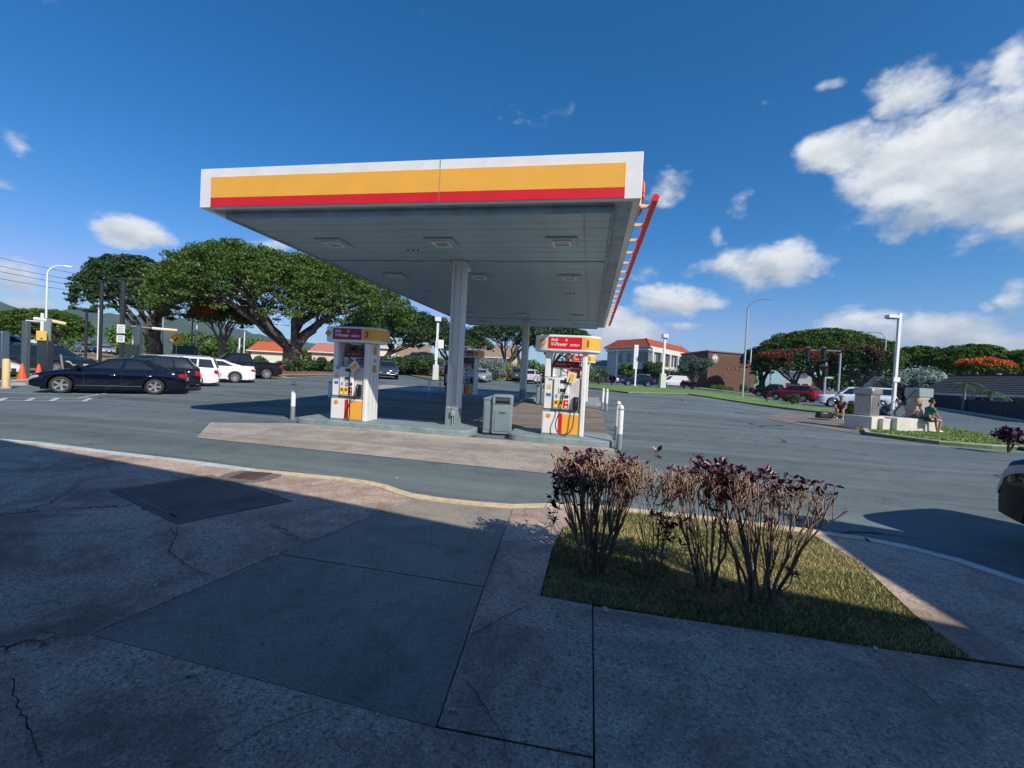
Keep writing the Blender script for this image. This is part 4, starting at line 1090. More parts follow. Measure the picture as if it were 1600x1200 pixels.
    MB().bx(-L/2-.015, -L/2+.06, -w*.78, w*.78, zb+.08, zb+.2).build('rear_bumper', black if kind not in ('pickup',) else chrome, t, bevel=.03)
    if plate:
        MB().bx(L/2+.019, L/2+.027, -.15, .15, zb+.20, zb+.35).build('number_plate', platem, t)
        MB().bx(-L/2-.028, -L/2-.018, -.15, .15, zt-.22 if kind != 'pickup' else zb+.1, zt-.07 if kind != 'pickup' else zb+.24).build('number_plate', platem, t)
    if kind == 'pickup':
        b0, b1 = K['bed']
        if shell:
            q = MB(); z0, z1 = 1.14, H+.02; ys = w-.09
            q.add([(b0, -ys, z0), (b1+.02, -ys, z0), (b1+.02, ys, z0), (b0, ys, z0), (b0+.12, -ys+.16, z1), (b1, -ys+.16, z1+.02), (b1, ys-.16, z1+.02), (b0+.12, ys-.16, z1)],
                  [(0, 1, 5, 4), (1, 2, 6, 5), (2, 3, 7, 6), (3, 0, 4, 7), (4, 5, 6, 7)]); q.build('camper_shell', pm, t, bevel=.05)
            for sg in (-1, 1):
                MB().add([(b0+.2, sg*(ys-.02), z0+.10), (b1-.10, sg*(ys-.02), z0+.10), (b1-.12, sg*(ys-.13), z1-.10), (b0+.28, sg*(ys-.13), z1-.10)], [(0, 1, 2, 3) if sg < 0 else (3, 2, 1, 0)]).build('shell_window', darkglass, t)
            MB().add([(b0+.01, -ys+.12, z0+.08), (b0+.01, ys-.12, z0+.08), (b0+.09, ys-.24, z1-.10), (b0+.09, -ys+.24, z1-.10)], [(3, 2, 1, 0)]).build('shell_window', darkglass, t)
        else:
            q = MB(); q.bx(b0+.06, b1-.06, -w+.2, w-.2, 1.165, 1.17); q.build('bed_opening', rubber, t)
            for sg in (-1, 1): MB().bx(b0, b1, sg*(w-.12)-.05, sg*(w-.12)+.05, 1.15, 1.22).build('bed_rail', pm, t, bevel=.02)
            MB().bx(b0-.02, b0+.05, -w+.12, w-.12, .75, 1.22).build('tailgate', pm, t, bevel=.02)
    if rack:
        for xx in (xb+.35, xc-.35): MB().bx(xx, xx+.05, -yr, yr, H+.01, H+.06).build('roof_bar', black, t)
        MB().bx(xb+.3, xc-.3, -yr*.6, yr*.6, H+.065, H+.14).build('roof_box', black, t, bevel=.03)
    if kind in ('suv', 'big_suv') and not rack:
        for sg in (-1, 1): MB().tube([(xb+.2, sg*(yr-.03), H-.02), (xb+.3, sg*(yr-.03), H+.03), (xc-.3, sg*(yr-.03), H+.03), (xc-.2, sg*(yr-.03), H-.02)], .016, 6).build('roof_rail', alloy, t)
    return t
def between(p, q, L):  # centre, heading of vehicle whose ground line runs from rear p to front q
    pass
navy = paint('paint_navy', (.003, .005, .016)); pblack = paint('paint_black', (.010, .011, .014)); pwhite = paint('paint_white', (.76, .77, .78)); psilver = paint('paint_silver', (.42, .45, .49), .5)
pgrey = paint('paint_grey', (.10, .13, .15), .3); pred = paint('paint_red', (.30, .015, .03)); pblue = paint('paint_blue', (.008, .016, .045)); pteal = paint('paint_pale_blue', (.16, .26, .32), .4); pwb = paint('paint_cool_white', (.62, .70, .76))
CG = 'cars parked in the row left of the pumps'
def side_car(kind, rear, front, **kw):
    """near-side wheels stand on the line rear>front of ground points; returns centre and heading"""
    K = KINDS[kind]; a, b = Vector(rear), Vector(front); d = (b-a).normalized(); s = kw.pop('side', 1); n = Vector((-d.y, d.x))*-s
    K_xf = K['L']/2-K['foh']; xm = K_xf-K['wb']/2
    mid = (a+b)/2; c = mid - d*xm + n*(K['W']/2-.12); return (c.x, c.y), atan2(d.y, d.x)
# black sedan side-on: rear wheel (240,617), front wheel (97,615)
(cx_, cy_), h_ = side_car('sedan', G(240, 616.5), G(97, 614.5), side=1)
row_d = Vector((cos(h_), sin(h_)))
def row_pos(px, D): p = on(px, D); return p
vehicle('sedan', 'parked_car', 'dark navy sedan parked side-on, nearest car of the row on the left', 'car', navy, (cx_, cy_, 0), h_, CG, 'five', trim=chrome)
p = G(283, 608); vehicle('suv', 'parked_suv', 'black crossover with silver window trim parked just behind the navy sedan', 'suv', pblack, (-20.35, 16.45, 0), h_+.03, CG, 'multi', trim=chrome, scale=.92)
p = on(300, 28.3); vehicle('big_suv', 'parked_suv', 'large white suv with a red square on its rear side, in the parked row', 'suv', pwhite, (-21.9, 19.0, 0), h_-.02, CG, 'multi', scale=.88)
sq = MB().bx(-2.32, -2.02, -1.012, -1.004, .95, 1.28).build('red_square', red, [o for o in scene.objects if o.get('label', '').startswith('large white suv')][0])
vehicle('coupe_sedan', 'parked_car', 'white sedan with sloping back, last of the white cars in the left row', 'car', pwhite, (-22.9, 22.5, terr(-22.9, 22.5)), h_-.02, CG, 'multi')
p = on(372, 36.5); vehicle('pickup', 'parked_pickup', 'black pickup truck parked before the hedge near the big tree trunk', 'pickup truck', pblack, p, h_+pi*0+.25, None, 'seven')
# dark suv in drive-through lane
p = on(76, 41); vehicle('suv', 'dark_suv', 'dark green-black suv waiting in the drive-through lane behind orange cones', 'suv', paint('paint_dark_green', (.012, .022, .024)), p, radians(10), None, 'seven', scale=1.0)
# white car front entering at far left edge
p = on(-22, 35, 596); vehicle('coupe_sedan', 'white_car', 'white car nose poking in at the left edge behind the yellow bollard', 'car', pwhite, (p[0]-1.0, p[1]-.3, p[2]), radians(8), None, 'multi')
# upper level cars
for (px, D, kd, pm_, lb, rzz, zz) in ((134, 86, 'hatch', pteal, 'pale blue-grey hatchback parked on the dry bank beyond the dark lamp post', radians(-20), 551), (164, 92, 'sedan', psilver, 'silver sedan parked behind the pale hatchback on the bank', radians(-25), 553),
                              (20, 92, 'suv', pblue, 'dark blue suv on the upper lot at the far left edge', radians(40), 545), (32, 100, 'sedan', pwhite, 'white sedan on the upper lot behind the dark blue suv', radians(20), 540), (8, 106, 'sedan', psilver, 'silver sedan at far left edge of the upper lot', radians(20), 538)):
    q = S(px, zz, D); vehicle(kd, 'parked_car' if kd != 'suv' else 'parked_suv', lb, 'car', pm_, (q.x, q.y, q.z), rzz, 'cars on the upper lot beyond the bank', 'multi', detail=False)
# approaching pickup (centre-left), silver sedan, suv pair
p = on(605, 44); vehicle('pickup', 'approaching_pickup', 'dark blue-grey pickup facing the camera with chrome grille and roof load', 'pickup truck', paint('paint_slate', (.035, .055, .075)), p, radians(-62), None, 'seven', grille='chrome', rack=True)
p = on(751, 45.5); vehicle('sedan', 'silver_car', 'silver sedan facing the camera, seen between the two canopy columns', 'car', psilver, p, radians(-86), None, 'multi', grille='dark')
p = on(830, 48.5); vehicle('suv', 'white_crossover', 'pale silver crossover seen from behind beside the far column', 'suv', paint('paint_pearl', (.55, .57, .60)), p, radians(88), None, 'multi', scale=.92)
p = on(821, 55); vehicle('suv', 'parked_suv', 'dark blue-grey suv in front of the pale crossover', 'suv', pgrey, p, radians(70), None, 'multi')
p = on(849, 57); vehicle('sedan', 'parked_car', 'black car mostly hidden behind dispenser 1, right of pale crossover', 'car', pblack, p, radians(80), None, 'multi', detail=False)
# cars beyond the verge
lots = [(938, 82, 'suv', pblack, 'black suv at the near end of the office car park', 100), (958, 92, 'sedan', psilver, 'silver car between dark cars in the office car park', 95), (972, 96, 'suv', pblue, 'dark blue suv in the office car park behind the white sign', 95),
        (925, 95, 'hatch', psilver, 'silver hatchback at the left end of the office car park', 90), (990, 99, 'sedan', pblack, 'black sedan in the office car park beside the lamp post', 92)]
for px, D, kd, pm_, lb, a in lots:
    p = on(px, D); vehicle(kd, 'parked_suv' if kd == 'suv' else 'parked_car', lb, 'car', pm_, p, radians(a), 'cars in the office car park', 'multi', detail=False)
p = on(996, 66); vehicle('suv', 'blue_suv', 'dark blue suv with bright wheels passing on the street by the white sign pole', 'suv', pblue, p, radians(184), None, 'five')
p = on(1052, 84); vehicle('van', 'white_van', 'white panel van driving on the street behind the silver-green tree', 'van', pwhite, p, radians(176), None, 'steel')
p = on(1243, 57); vehicle('suv', 'red_suv', 'red suv seen from behind waiting at the street junction', 'suv', pred, p, radians(130), None, 'multi', scale=1.02)
p = on(1213, 66); vehicle('pickup', 'maroon_pickup', 'dark maroon pickup ahead of the red suv at the junction', 'pickup truck', paint('paint_maroon', (.05, .01, .018)), p, radians(135), None, 'multi')
p = on(1248, 74); vehicle('sedan', 'parked_car', 'dark sedan with pale roof beyond the red suv', 'car', pgrey, p, radians(175), None, 'multi', detail=False)
p = on(1337, 47.5); vehicle('pickup', 'white_pickup', 'pale white extended-cab pickup with a camper shell on the street behind the air station', 'pickup truck', pwb, p, radians(163), None, 'seven', shell=True)
# car entering at the right edge
vehicle('big_suv', 'dark_suv', 'dark navy suv with only its front corner entering at the right edge', 'suv', navy, (6.42, 3.85, 0), radians(120), None, 'multi', grille='plain', scale=.97)

# traffic cones
for (px, lb) in ((34, 'left orange traffic cone behind the kerb of the drive-through lane'), (60, 'right orange traffic cone behind the kerb of the drive-through lane')):
    p = on(px, 31)
    t = empty('traffic_cone', (p.x, p.y, p.z+.15), 0, lb, 'traffic cone', 'orange cones at the drive-through lane')
    cm = mat('cone_orange', (.85, .09, .02), .5)
    MB().box((0, 0, .02), (.42, .42, .04)).build('base', cm, t, bevel=.01)
    MB().lathe([(.19, .04), (.045, .80), (.035, .82)], 16).build('cone_body', cm, t, smooth=40); t.scale = (.9,)*3
# yellow bollard far left
x, y = G(9, 607)
t = empty('yellow_bollard', (x, y, 0), 0, 'square pale yellow bollard at the left edge by the kerbed planting strip', 'bollard')
MB().lathe([(.11, 0), (.11, 1.13), (.08, 1.17), (0, 1.175)], 16).build('post', mat('faded_yellow', (.68, .50, .24), .6, dirt=.2), t, smooth=40)
MB().lathe([(.16, 0), (.16, .05), (.11, .08)], 16).build('footing', kerb_m, t, smooth=40)

# ============================================================ TREES
def leafcloud(centres, n, size, seed, flat=.45, rad=1.0, droop=0.0, up_=.6, aspect=.6):
    """n leaf-sized quads spread through pads"""
    rr = np.random.RandomState(seed); C = np.array([c[:3] for c in centres]); Rr = np.array([c[3] for c in centres])
    wts = Rr**2; wts /= wts.sum(); idx = rr.choice(len(C), n, p=wts)
    d = rr.normal(size=(n, 3)); d /= np.linalg.norm(d, axis=1)[:, None]; q = rr.rand(n)**.38
    P_ = C[idx]+d*(Rr[idx]*q)[:, None]*np.array([1, 1, flat])*rad
    nrm = rr.normal(size=(n, 3))*.75+np.array([0, 0, up_])+d*.5; nrm /= np.linalg.norm(nrm, axis=1)[:, None]
    a = rr.normal(size=(n, 3)); t = np.cross(nrm, a); t /= np.linalg.norm(t, axis=1)[:, None]; b = np.cross(nrm, t)
    s = size*rr.uniform(.6, 1.35, n); w = s*aspect
    V = np.empty((n, 4, 3)); V[:, 0] = P_-t*s[:, None]*.5; V[:, 1] = P_+b*w[:, None]*.5-nrm*(s*.08)[:, None]; V[:, 2] = P_+t*s[:, None]*.5; V[:, 3] = P_-b*w[:, None]*.5-nrm*(s*.08)[:, None]
    return V.reshape(-1, 3)
def leafcloud_pts(P_, size, seed, up_=.9, aspect=.6):
    rr = np.random.RandomState(seed); n = len(P_)
    nrm = rr.normal(size=(n, 3))*.7+np.array([0, 0, up_]); nrm /= np.linalg.norm(nrm, axis=1)[:, None]
    a = rr.normal(size=(n, 3)); t = np.cross(nrm, a); t /= np.linalg.norm(t, axis=1)[:, None]; b = np.cross(nrm, t); s = size*rr.uniform(.6, 1.35, n); w = s*aspect
    V = np.empty((n, 4, 3)); V[:, 0] = P_-t*s[:, None]*.5; V[:, 1] = P_+b*w[:, None]*.5-nrm*(s*.08)[:, None]; V[:, 2] = P_+t*s[:, None]*.5; V[:, 3] = P_-b*w[:, None]*.5-nrm*(s*.08)[:, None]
    return V.reshape(-1, 3)
def leafmesh(name, V, m, parent=None):
    n = len(V)//4; me = bpy.data.meshes.new(name); me.vertices.add(len(V)); me.vertices.foreach_set('co', V.astype(np.float32).ravel())
    me.loops.add(4*n); me.loops.foreach_set('vertex_index', np.arange(4*n, dtype=np.int32)); me.polygons.add(n)
    me.polygons.foreach_set('loop_start', np.arange(0, 4*n, 4, dtype=np.int32))
    me.update(calc_edges=True); me.materials.append(m)
    o = bpy.data.objects.new(name, me); COL.objects.link(o)
    if parent is not None: o.parent = parent
    return o
lf_mp = mat('leaf_monkeypod', (.085, .160, .030), .55, island=.45, trans=.28); lf_mp2 = mat('leaf_bright', (.10, .20, .035), .55, island=.4, trans=.3)
lf_dk = mat('leaf_dark', (.042, .095, .032), .5, island=.45, trans=.2); lf_fl = mat('flower_orange', (.72, .19, .05), .6, island=.35, trans=.3); lf_fr = mat('flower_dull_red', (.26, .05, .035), .6, island=.35, trans=.2)
lf_si = mat('leaf_silver', (.22, .30, .26), .6, island=.4, trans=.15); lf_pu = mat('leaf_purple', (.050, .010, .028), .4, island=.5, trans=.12)
def umbrella_tree(base, crown_c, rx, ry, zlo, zhi, seed, label, leaf, nleaf=16000, lsize=.42, fork=.25, trunk_r=.6, npad=150, flowers=None, name='monkeypod_tree', group=None, fill=.5, nl=7, barkm=None, padk=.15, lobes=3, bows=1.0):
    """wide umbrella crown on spreading limbs; all coordinates in metres, crown_c relative to base"""
    npad = int(npad*1.7); padk *= .74
    rr = np.random.RandomState(seed); t = empty(name, base, 0, label, 'tree', group)
    cx, cy = crown_c
    ph = rr.uniform(0, 2*pi, 4)
    def edge(a): return 1+.10*sin(lobes*a+ph[0])+.07*sin(5*a+ph[1])+.05*sin(9*a+ph[2])
    pads = []
    for k in range(npad):
        a = rr.uniform(0, 2*pi); q = sqrt(rr.rand()); e = edge(a)
        x = cx+rx*e*q*cos(a); y = cy+ry*e*q*sin(a)
        topz = zlo+(zhi-zlo)*(.22+.78*sqrt(max(0, 1-q**2.6)))
        bump_ = .03*(zhi-zlo)*(sin(x*.55+ph[3])+cos(y*.6+ph[1]))
        z = topz+bump_-(zhi-zlo)*abs(rr.normal(0, 1))*.16*fill*2
        pr = (rx+ry)/2*padk*rr.uniform(.6, 1.25)
        pads.append((x, y, max(z, zlo), pr))
    # fine outer tufts that break the outline
    for k in range(npad//2):
        a = rr.uniform(0, 2*pi); e = edge(a)*rr.uniform(.93, 1.07)
        pads.append((cx+rx*e*cos(a), cy+ry*e*sin(a), zlo+(zhi-zlo)*rr.uniform(.1, .42), (rx+ry)/2*padk*.45))
    nn_ = int(nleaf*2.1); V = leafcloud(pads, int(nn_*.5), lsize*.62, seed+1, flat=.42)
    # leaves filling the dome between the pads
    m_ = int(nn_*.5); C = np.empty((0, 3)); hh_ = zhi-zlo
    while len(C) < m_:
        a = rr.uniform(0, 2*pi, 20000); q = np.sqrt(rr.rand(20000)); e = 1+.10*np.sin(lobes*a+ph[0])+.07*np.sin(5*a+ph[1])+.05*np.sin(9*a+ph[2])
        x = cx+rx*e*q*np.cos(a); y = cy+ry*e*q*np.sin(a); tz = zlo+hh_*(.22+.76*np.sqrt(np.maximum(0, 1-q**2.6)))+.045*hh_*(np.sin(x*1.7+ph[2])*np.cos(y*1.9+ph[0]))+.03*hh_*(np.sin(x*.55+ph[3])+np.cos(y*.6+ph[1]))
        z = np.maximum(zlo, tz-np.abs(rr.normal(0, 1, 20000))*hh_*.17); s_ = 2.2/max(.6, rx*.075)
        g_ = np.sin(x*s_*.8+ph[0])*np.sin(y*s_*.7+ph[2])+np.sin(x*s_*1.9+z*2+ph[1])*np.cos(y*s_*1.7+z*1.5)*.7+rr.normal(0, .5, 20000)
        k_ = g_ > .12; C = np.vstack([C, np.stack([x, y, z], 1)[k_]])
    C = C[:m_]; V = np.vstack([V, leafcloud_pts(C, lsize*.62, seed+3)])
    leafmesh('crown', V, leaf, t)
    if flowers:
        fm, frac, cond = flowers
        H_c = (C[:, 2]-zlo)/hh_; sel = C[cond(C[:, 0]/rx, C[:, 1]/ry, H_c)]
        if len(sel):
            sel = sel[rr.randint(0, len(sel), int(nleaf*frac*2))]+rr.normal(0, .12, (int(nleaf*frac*2), 3))+np.array([0, 0, .22]); leafmesh('blossom', leafcloud_pts(sel, lsize*.6, seed+2), fm, t)
    # limbs
    m = MB(); fz = zhi*fork
    m.tube([(0, 0, -.1), (0, 0, .15), (0, 0, fz*.35), (0, 0, fz*.8), (0, 0, fz*1.02)], [trunk_r*1.5, trunk_r*1.22, trunk_r, trunk_r*.95, trunk_r*.8], 12)
    for k in range(6):
        a = k*pi/3+ph[0]; m.tube([(trunk_r*1.7*cos(a), trunk_r*1.7*sin(a), -.1), (trunk_r*.9*cos(a), trunk_r*.9*sin(a), .2), (trunk_r*.55*cos(a), trunk_r*.55*sin(a), fz*.6)], [trunk_r*.18, trunk_r*.3, trunk_r*.2], 6)
    def limb(p, q, r0_, r1_, seg=5, wob=.06):
        p, q = Vector(p), Vector(q); L_ = (q-p).length; pts = []
        for i in range(seg+1):
            u = i/seg; c = p.lerp(q, u); c.z += sin(u*pi)*L_*.02*bows
            # rise fast first then flatten
            c.z = p.z+(q.z-p.z)*(u**.8)
            c += Vector((rr.normal(), rr.normal(), rr.normal()*.5))*L_*wob*(u*(1-u)*2)
            pts.append(c)
        m.tube(pts, [lerp(r0_, r1_, i/seg) for i in range(seg+1)], 7, cap=False); return pts
    for k in range(nl):
        a = 2*pi*k/nl+rr.uniform(-.3, .3); q = rr.uniform(.32, .5)
        mid = (cx+rx*q*cos(a), cy+ry*q*sin(a), zlo+(zhi-zlo)*rr.uniform(.15, .35))
        pts = limb((trunk_r*.3*cos(a), trunk_r*.3*sin(a), fz*rr.uniform(.75, 1.0)), mid, trunk_r*.42, trunk_r*.2, 6)
        for j in range(4):
            s = pts[3+min(j, 3)]; a2 = a+rr.uniform(-.7, .7); q2 = rr.uniform(.6, .92)
            e = (cx+rx*q2*cos(a2), cy+ry*q2*sin(a2), zlo+(zhi-zlo)*(.20+.5*sqrt(max(0, 1-q2*q2)))*rr.uniform(.8, 1.1))
            p2 = limb(s, e, trunk_r*.18, trunk_r*.06, 5, .09)
            for i in range(3):
                a3 = a2+rr.uniform(-.5, .5); q3 = min(.98, q2*rr.uniform(.75, 1.25)); e3 = (cx+rx*q3*cos(a3), cy+ry*q3*sin(a3), zlo+(zhi-zlo)*(.25+.6*sqrt(max(0, 1-q3*q3))))
                limb(p2[2+i], e3, trunk_r*.07, trunk_r*.02, 3, .1)
    m.build('trunk', barkm or bark, t, smooth=60)
    return t
def tree_px(pxb, D, xl, xr_, ytop, ybot, seed, label, leaf=None, depth=.6, pyb=575, trunk_lift=0, **kw):
    """tree whose base column is pxb at distance D and whose crown spans the given pixels"""
    b = on(pxb, D, pyb); pm_ = (xl+xr_)/2; a = S(xl, (ytop+ybot)/2, D); c = S(xr_, (ytop+ybot)/2, D); mid = S(pm_, (ytop+ybot)/2, D)
    rx = ((c-a).length)/2*.93; top = S(pm_, ytop, D).z-b.z; lo = S(pm_, ybot, D).z-b.z
    off = Vector((mid.x-b.x, mid.y-b.y))
    t = umbrella_tree(b, (0, 0), rx, rx*depth, max(1.5, lo), top, seed, label, leaf or lf_mp, **kw)
    # turn crown axis to face the camera and shift it sideways inside the tree's own frame
    ang = atan2(b.y, b.x)-pi/2; t.rotation_euler = (0, 0, ang)
    loc = Matrix.Rotation(-ang, 2) @ off
    for ch in t.children:
        if ch.name.startswith(('crown', 'blossom')): ch.location = (loc.x, loc.y, 0)
        if ch.name.startswith('trunk'):
            # shear limbs toward the shifted crown
            me = ch.data; n = len(me.vertices); co = np.empty(n*3, dtype=np.float32); me.vertices.foreach_get('co', co); co = co.reshape(-1, 3)
            fz = kw.get('fork', .25)*top; k = np.clip((co[:, 2]-fz*.8)/(max(lo, fz+.5)-fz*.8), 0, 1); co[:, 0] += loc.x*k; co[:, 1] += loc.y*k; me.vertices.foreach_set('co', co.ravel()); me.update()
    return t
G1 = 'broad umbrella trees behind the station'
tree_px(455, 58, 216, 672, 394, 500, 11, 'huge spreading umbrella tree with thick grey trunk behind the pumps', lf_mp, nleaf=60000, npad=330, lsize=.42, fork=.20, trunk_r=1.0, group=G1, nl=10, depth=.6, padk=.11, fill=.9)
tree_px(243, 72, 108, 348, 402, 492, 12, 'tall dark umbrella tree left of the huge one, over the drive-through', lf_dk, nleaf=36000, npad=210, lsize=.42, fork=.22, trunk_r=.75, group=G1, nl=7, padk=.13, fill=.9)
tree_px(90, 88, -20, 160, 484, 522, 13, 'low wide green umbrella tree beyond the upper lot on the left', lf_mp, nleaf=16000, npad=110, lsize=.5, fork=.3, trunk_r=.6, group=G1, fill=.6)
tree_px(5, 96, -70, 42, 488, 525, 14, 'green tree crown cut by the left edge of the picture', lf_dk, nleaf=9000, npad=70, lsize=.55, group=G1)
tree_px(345, 66, 296, 400, 476, 508, 15, 'small poinciana with orange blossom beside the huge tree', lf_mp2, nleaf=9000, npad=60, lsize=.38, fork=.35, trunk_r=.42, flowers=(lf_fl, .16, lambda x, y, h: (x < -.15) & (y < .2) & (h > .3)), name='poinciana_tree', barkm=bark_l, depth=.7)
tree_px(600, 72, 520, 740, 486, 538, 16, 'dense green tree right of the huge tree, behind dispenser 3', lf_dk, nleaf=24000, npad=130, lsize=.45, fork=.3, trunk_r=.5, group=G1, fill=.9)
tree_px(700, 78, 630, 770, 515, 545, 17, 'low dark tree behind the pale lamp post', lf_dk, nleaf=12000, npad=80, lsize=.45, fork=.3, trunk_r=.4, group=G1, fill=.8)
tree_px(790, 62, 725, 885, 506, 535, 18, 'spreading thin-limbed tree seen behind the far column', lf_dk, nleaf=12000, npad=110, lsize=.36, fork=.22, trunk_r=.38, group=G1, nl=8)
tree_px(862, 66, 800, 935, 508, 545, 19, 'dark poinciana with scattered red blossom behind dispenser 1', lf_dk, nleaf=14000, npad=110, lsize=.38, fork=.25, trunk_r=.4, flowers=(lf_fr, .10, lambda x, y, h: (x < -.05) & (np.sin(x*9)+np.cos(y*8) > .3)), name='poinciana_tree')
# right-hand group
tree_px(1285, 92, 1158, 1405, 516, 570, 21, 'great domed green tree beyond the street junction', lf_mp, nleaf=42000, npad=240, lsize=.5, fork=.18, trunk_r=.8, group='trees beyond the street', fill=1.0, padk=.13)
tree_px(1245, 80, 1165, 1300, 545, 585, 22, 'poinciana with dull red crown in front of the domed tree, left one', lf_dk, nleaf=16000, npad=100, lsize=.4, fork=.3, trunk_r=.4, flowers=(lf_fr, .22, lambda x, y, h: (h > .5) & (np.sin(x*5+y*4) > -.1)), name='poinciana_tree', fill=.9)
tree_px(1345, 78, 1290, 1405, 545, 588, 23, 'poinciana with dark reddish crown in front of the domed tree, right one', lf_dk, nleaf=16000, npad=100, lsize=.4, fork=.3, trunk_r=.4, flowers=(mat('flower_brown', (.16, .05, .04), .6, island=.3), .20, lambda x, y, h: (h > .45) & (np.sin(x*6)+np.cos(y*5) > -.6)), name='poinciana_tree', fill=.9)
for k, (pb, D, xl, xr_, yt, yb, lb) in enumerate(((1440, 110, 1365, 1500, 541, 580, 'bright green rounded tree right of the domed tree'), (1510, 105, 1440, 1585, 539, 580, 'bright green wide tree behind the low house'), (1590, 100, 1530, 1670, 545, 590, 'green tree at the right edge behind the low house'))):
    tree_px(pb, D, xl, xr_, yt, yb, 30+k, lb, lf_mp2, nleaf=20000, npad=120, lsize=.5, fork=.25, trunk_r=.5, group='trees beyond the street', fill=1.0)
tree_px(1535, 92, 1485, 1590, 562, 582, 34, 'poinciana with a band of bright orange blossom above the house roof', lf_mp, nleaf=9000, npad=80, lsize=.42, fork=.3, trunk_r=.35, flowers=(lf_fl, .32, lambda x, y, h: (h > .35) & (np.sin(x*7+1)*np.cos(y*5) > -.2)), name='poinciana_tree')
tree_px(1192, 96, 1156, 1232, 541, 575, 35, 'dark tree top showing beside the brown building', lf_dk, nleaf=8000, npad=60, lsize=.45, group='trees beyond the street', fill=1.)
def bush(px, D, wpx, hpx, label, leaf, n, ls, name='shrub', group=None, z=0, seed=1, cat='shrub', stem=.25, base=None, flat=.8, y=600, pz=0):
    p = on(px, D, y) if base is None else Vector(base); p.z += z; s = D*1.0
    d = ray(px, y).normalized(); zc = D*hypot(d.x, d.y)/1.0*(d.dot(fw))/hypot(d.x, d.y)
    w = wpx/FPX*zc; h = hpx/FPX*zc; rr = np.random.RandomState(seed)
    t = empty(name, p, 0, label, cat, group)
    pads = [(rr.uniform(-.35, .35)*w, rr.uniform(-.3, .3)*w, h*(stem+rr.uniform(.15, .80)*(1-stem)), w*rr.uniform(.13, .24)) for _ in range(26)]
    leafmesh('foliage', leafcloud(pads, n, ls, seed, flat=flat, up_=.3), leaf, t)
    m = MB()
    for k in range(7):
        q = pads[k]; m.tube([(rr.uniform(-.05, .05)*w, 0, -.05), (q[0]*.4, q[1]*.4, q[2]*.5), (q[0], q[1], q[2])], [.03*h, .02*h, .008*h], 5)
    m.build('stem', bark, t); return t
bush(1083, 60, 50, 54, 'silvery dark-green rounded tree on the verge before the brown building', mat('leaf_sea_green', (.07, .12, .095), .6, island=.45, trans=.15), 9000, .20, name='sea_green_tree', cat='tree', seed=3, stem=.5, y=606)
bush(1418, 82, 90, 56, 'silver-leaved tree standing behind the tall pale lamp post', lf_si, 14000, .26, name='silver_tree', cat='tree', seed=4, stem=.2)
bush(1455, 80, 44, 50, 'silver-leaved shrub right of the air station', lf_si, 7000, .26, name='silver_shrub', seed=5, stem=.2)
bush(768, 53, 52, 36, 'silvery shrub behind the silver sedan', lf_si, 6000, .16, name='silver_shrub', seed=6)
bush(1238, 43, 24, 17, 'small clipped green hedge bush on the verge', mat('leaf_hedge', (.05, .09, .03), .5, island=.4), 3500, .09, seed=7, z=.1, stem=.05, y=632)
bush(1198, 44, 11, 20, 'small purple-leaved shrub on the verge left of the clipped bush', lf_pu, 1200, .10, seed=8, z=.1, y=630)
bush(1068, 60, 13, 15, 'dark purple shrub on the verge, left one under the silvery tree', lf_pu, 1400, .14, seed=9, z=.1, y=613)
bush(1081, 60, 13, 14, 'dark purple shrub on the verge, right one under the silvery tree', lf_pu, 1400, .14, seed=10, z=.1, y=613)
bush(935, 64, 18, 13, 'low reddish shrub on the verge nearest the station corner', mat('leaf_russet', (.12, .09, .05), .6, island=.4), 1400, .14, seed=12, z=.1, y=606)
bush(956, 65, 11, 15, 'low purple shrub on the verge right of the reddish shrub', lf_pu, 1100, .14, seed=13, z=.1, y=606)
bush(1335, 30, 34, 27, 'variegated green bush behind the left air station cabinet', mat('leaf_croton', (.13, .14, .04), .5, island=.6), 4500, .09, seed=14, z=.1, stem=.05, y=650)
bush(1578, 19.6, 34, 38, 'small purple-leaved plant with a thin stem at the right end of the verge', lf_pu, 520, .12, seed=15, z=.1, stem=.35, y=690, name='purple_plant')
# hedges and background shrubs
for k, (px, D, w, h, lb, lf_) in enumerate(((632, 60, 60, 30, 'dark shrub mass along the back wall, left part', lf_dk), (668, 58, 46, 34, 'rounded green bush before the gabled house', lf_dk), (715, 58, 50, 26, 'dark shrub behind the near column', lf_dk),
        (790, 58, 70, 24, 'low pale-green shrubs in the back bed', mat('leaf_pale', (.15, .19, .06), .6, island=.4)), (880, 70, 60, 30, 'dark shrub behind dispenser 1', lf_dk), (905, 78, 50, 26, 'green shrub right of dispenser 1 in the distance', lf_mp),
        (520, 58, 70, 14, 'low hedge by the tree bed', lf_dk), (560, 60, 60, 34, 'dark hedge behind dispenser 3', lf_dk), (598, 64, 40, 26, 'palm-like pale shrub behind the pickup', mat('leaf_palm', (.16, .20, .09), .6, island=.4)))):
    bush(px, D, w, h, lb, lf_, 5000, .26, seed=40+k, name='shrub', stem=.02, group='shrubs along the back of the lot')
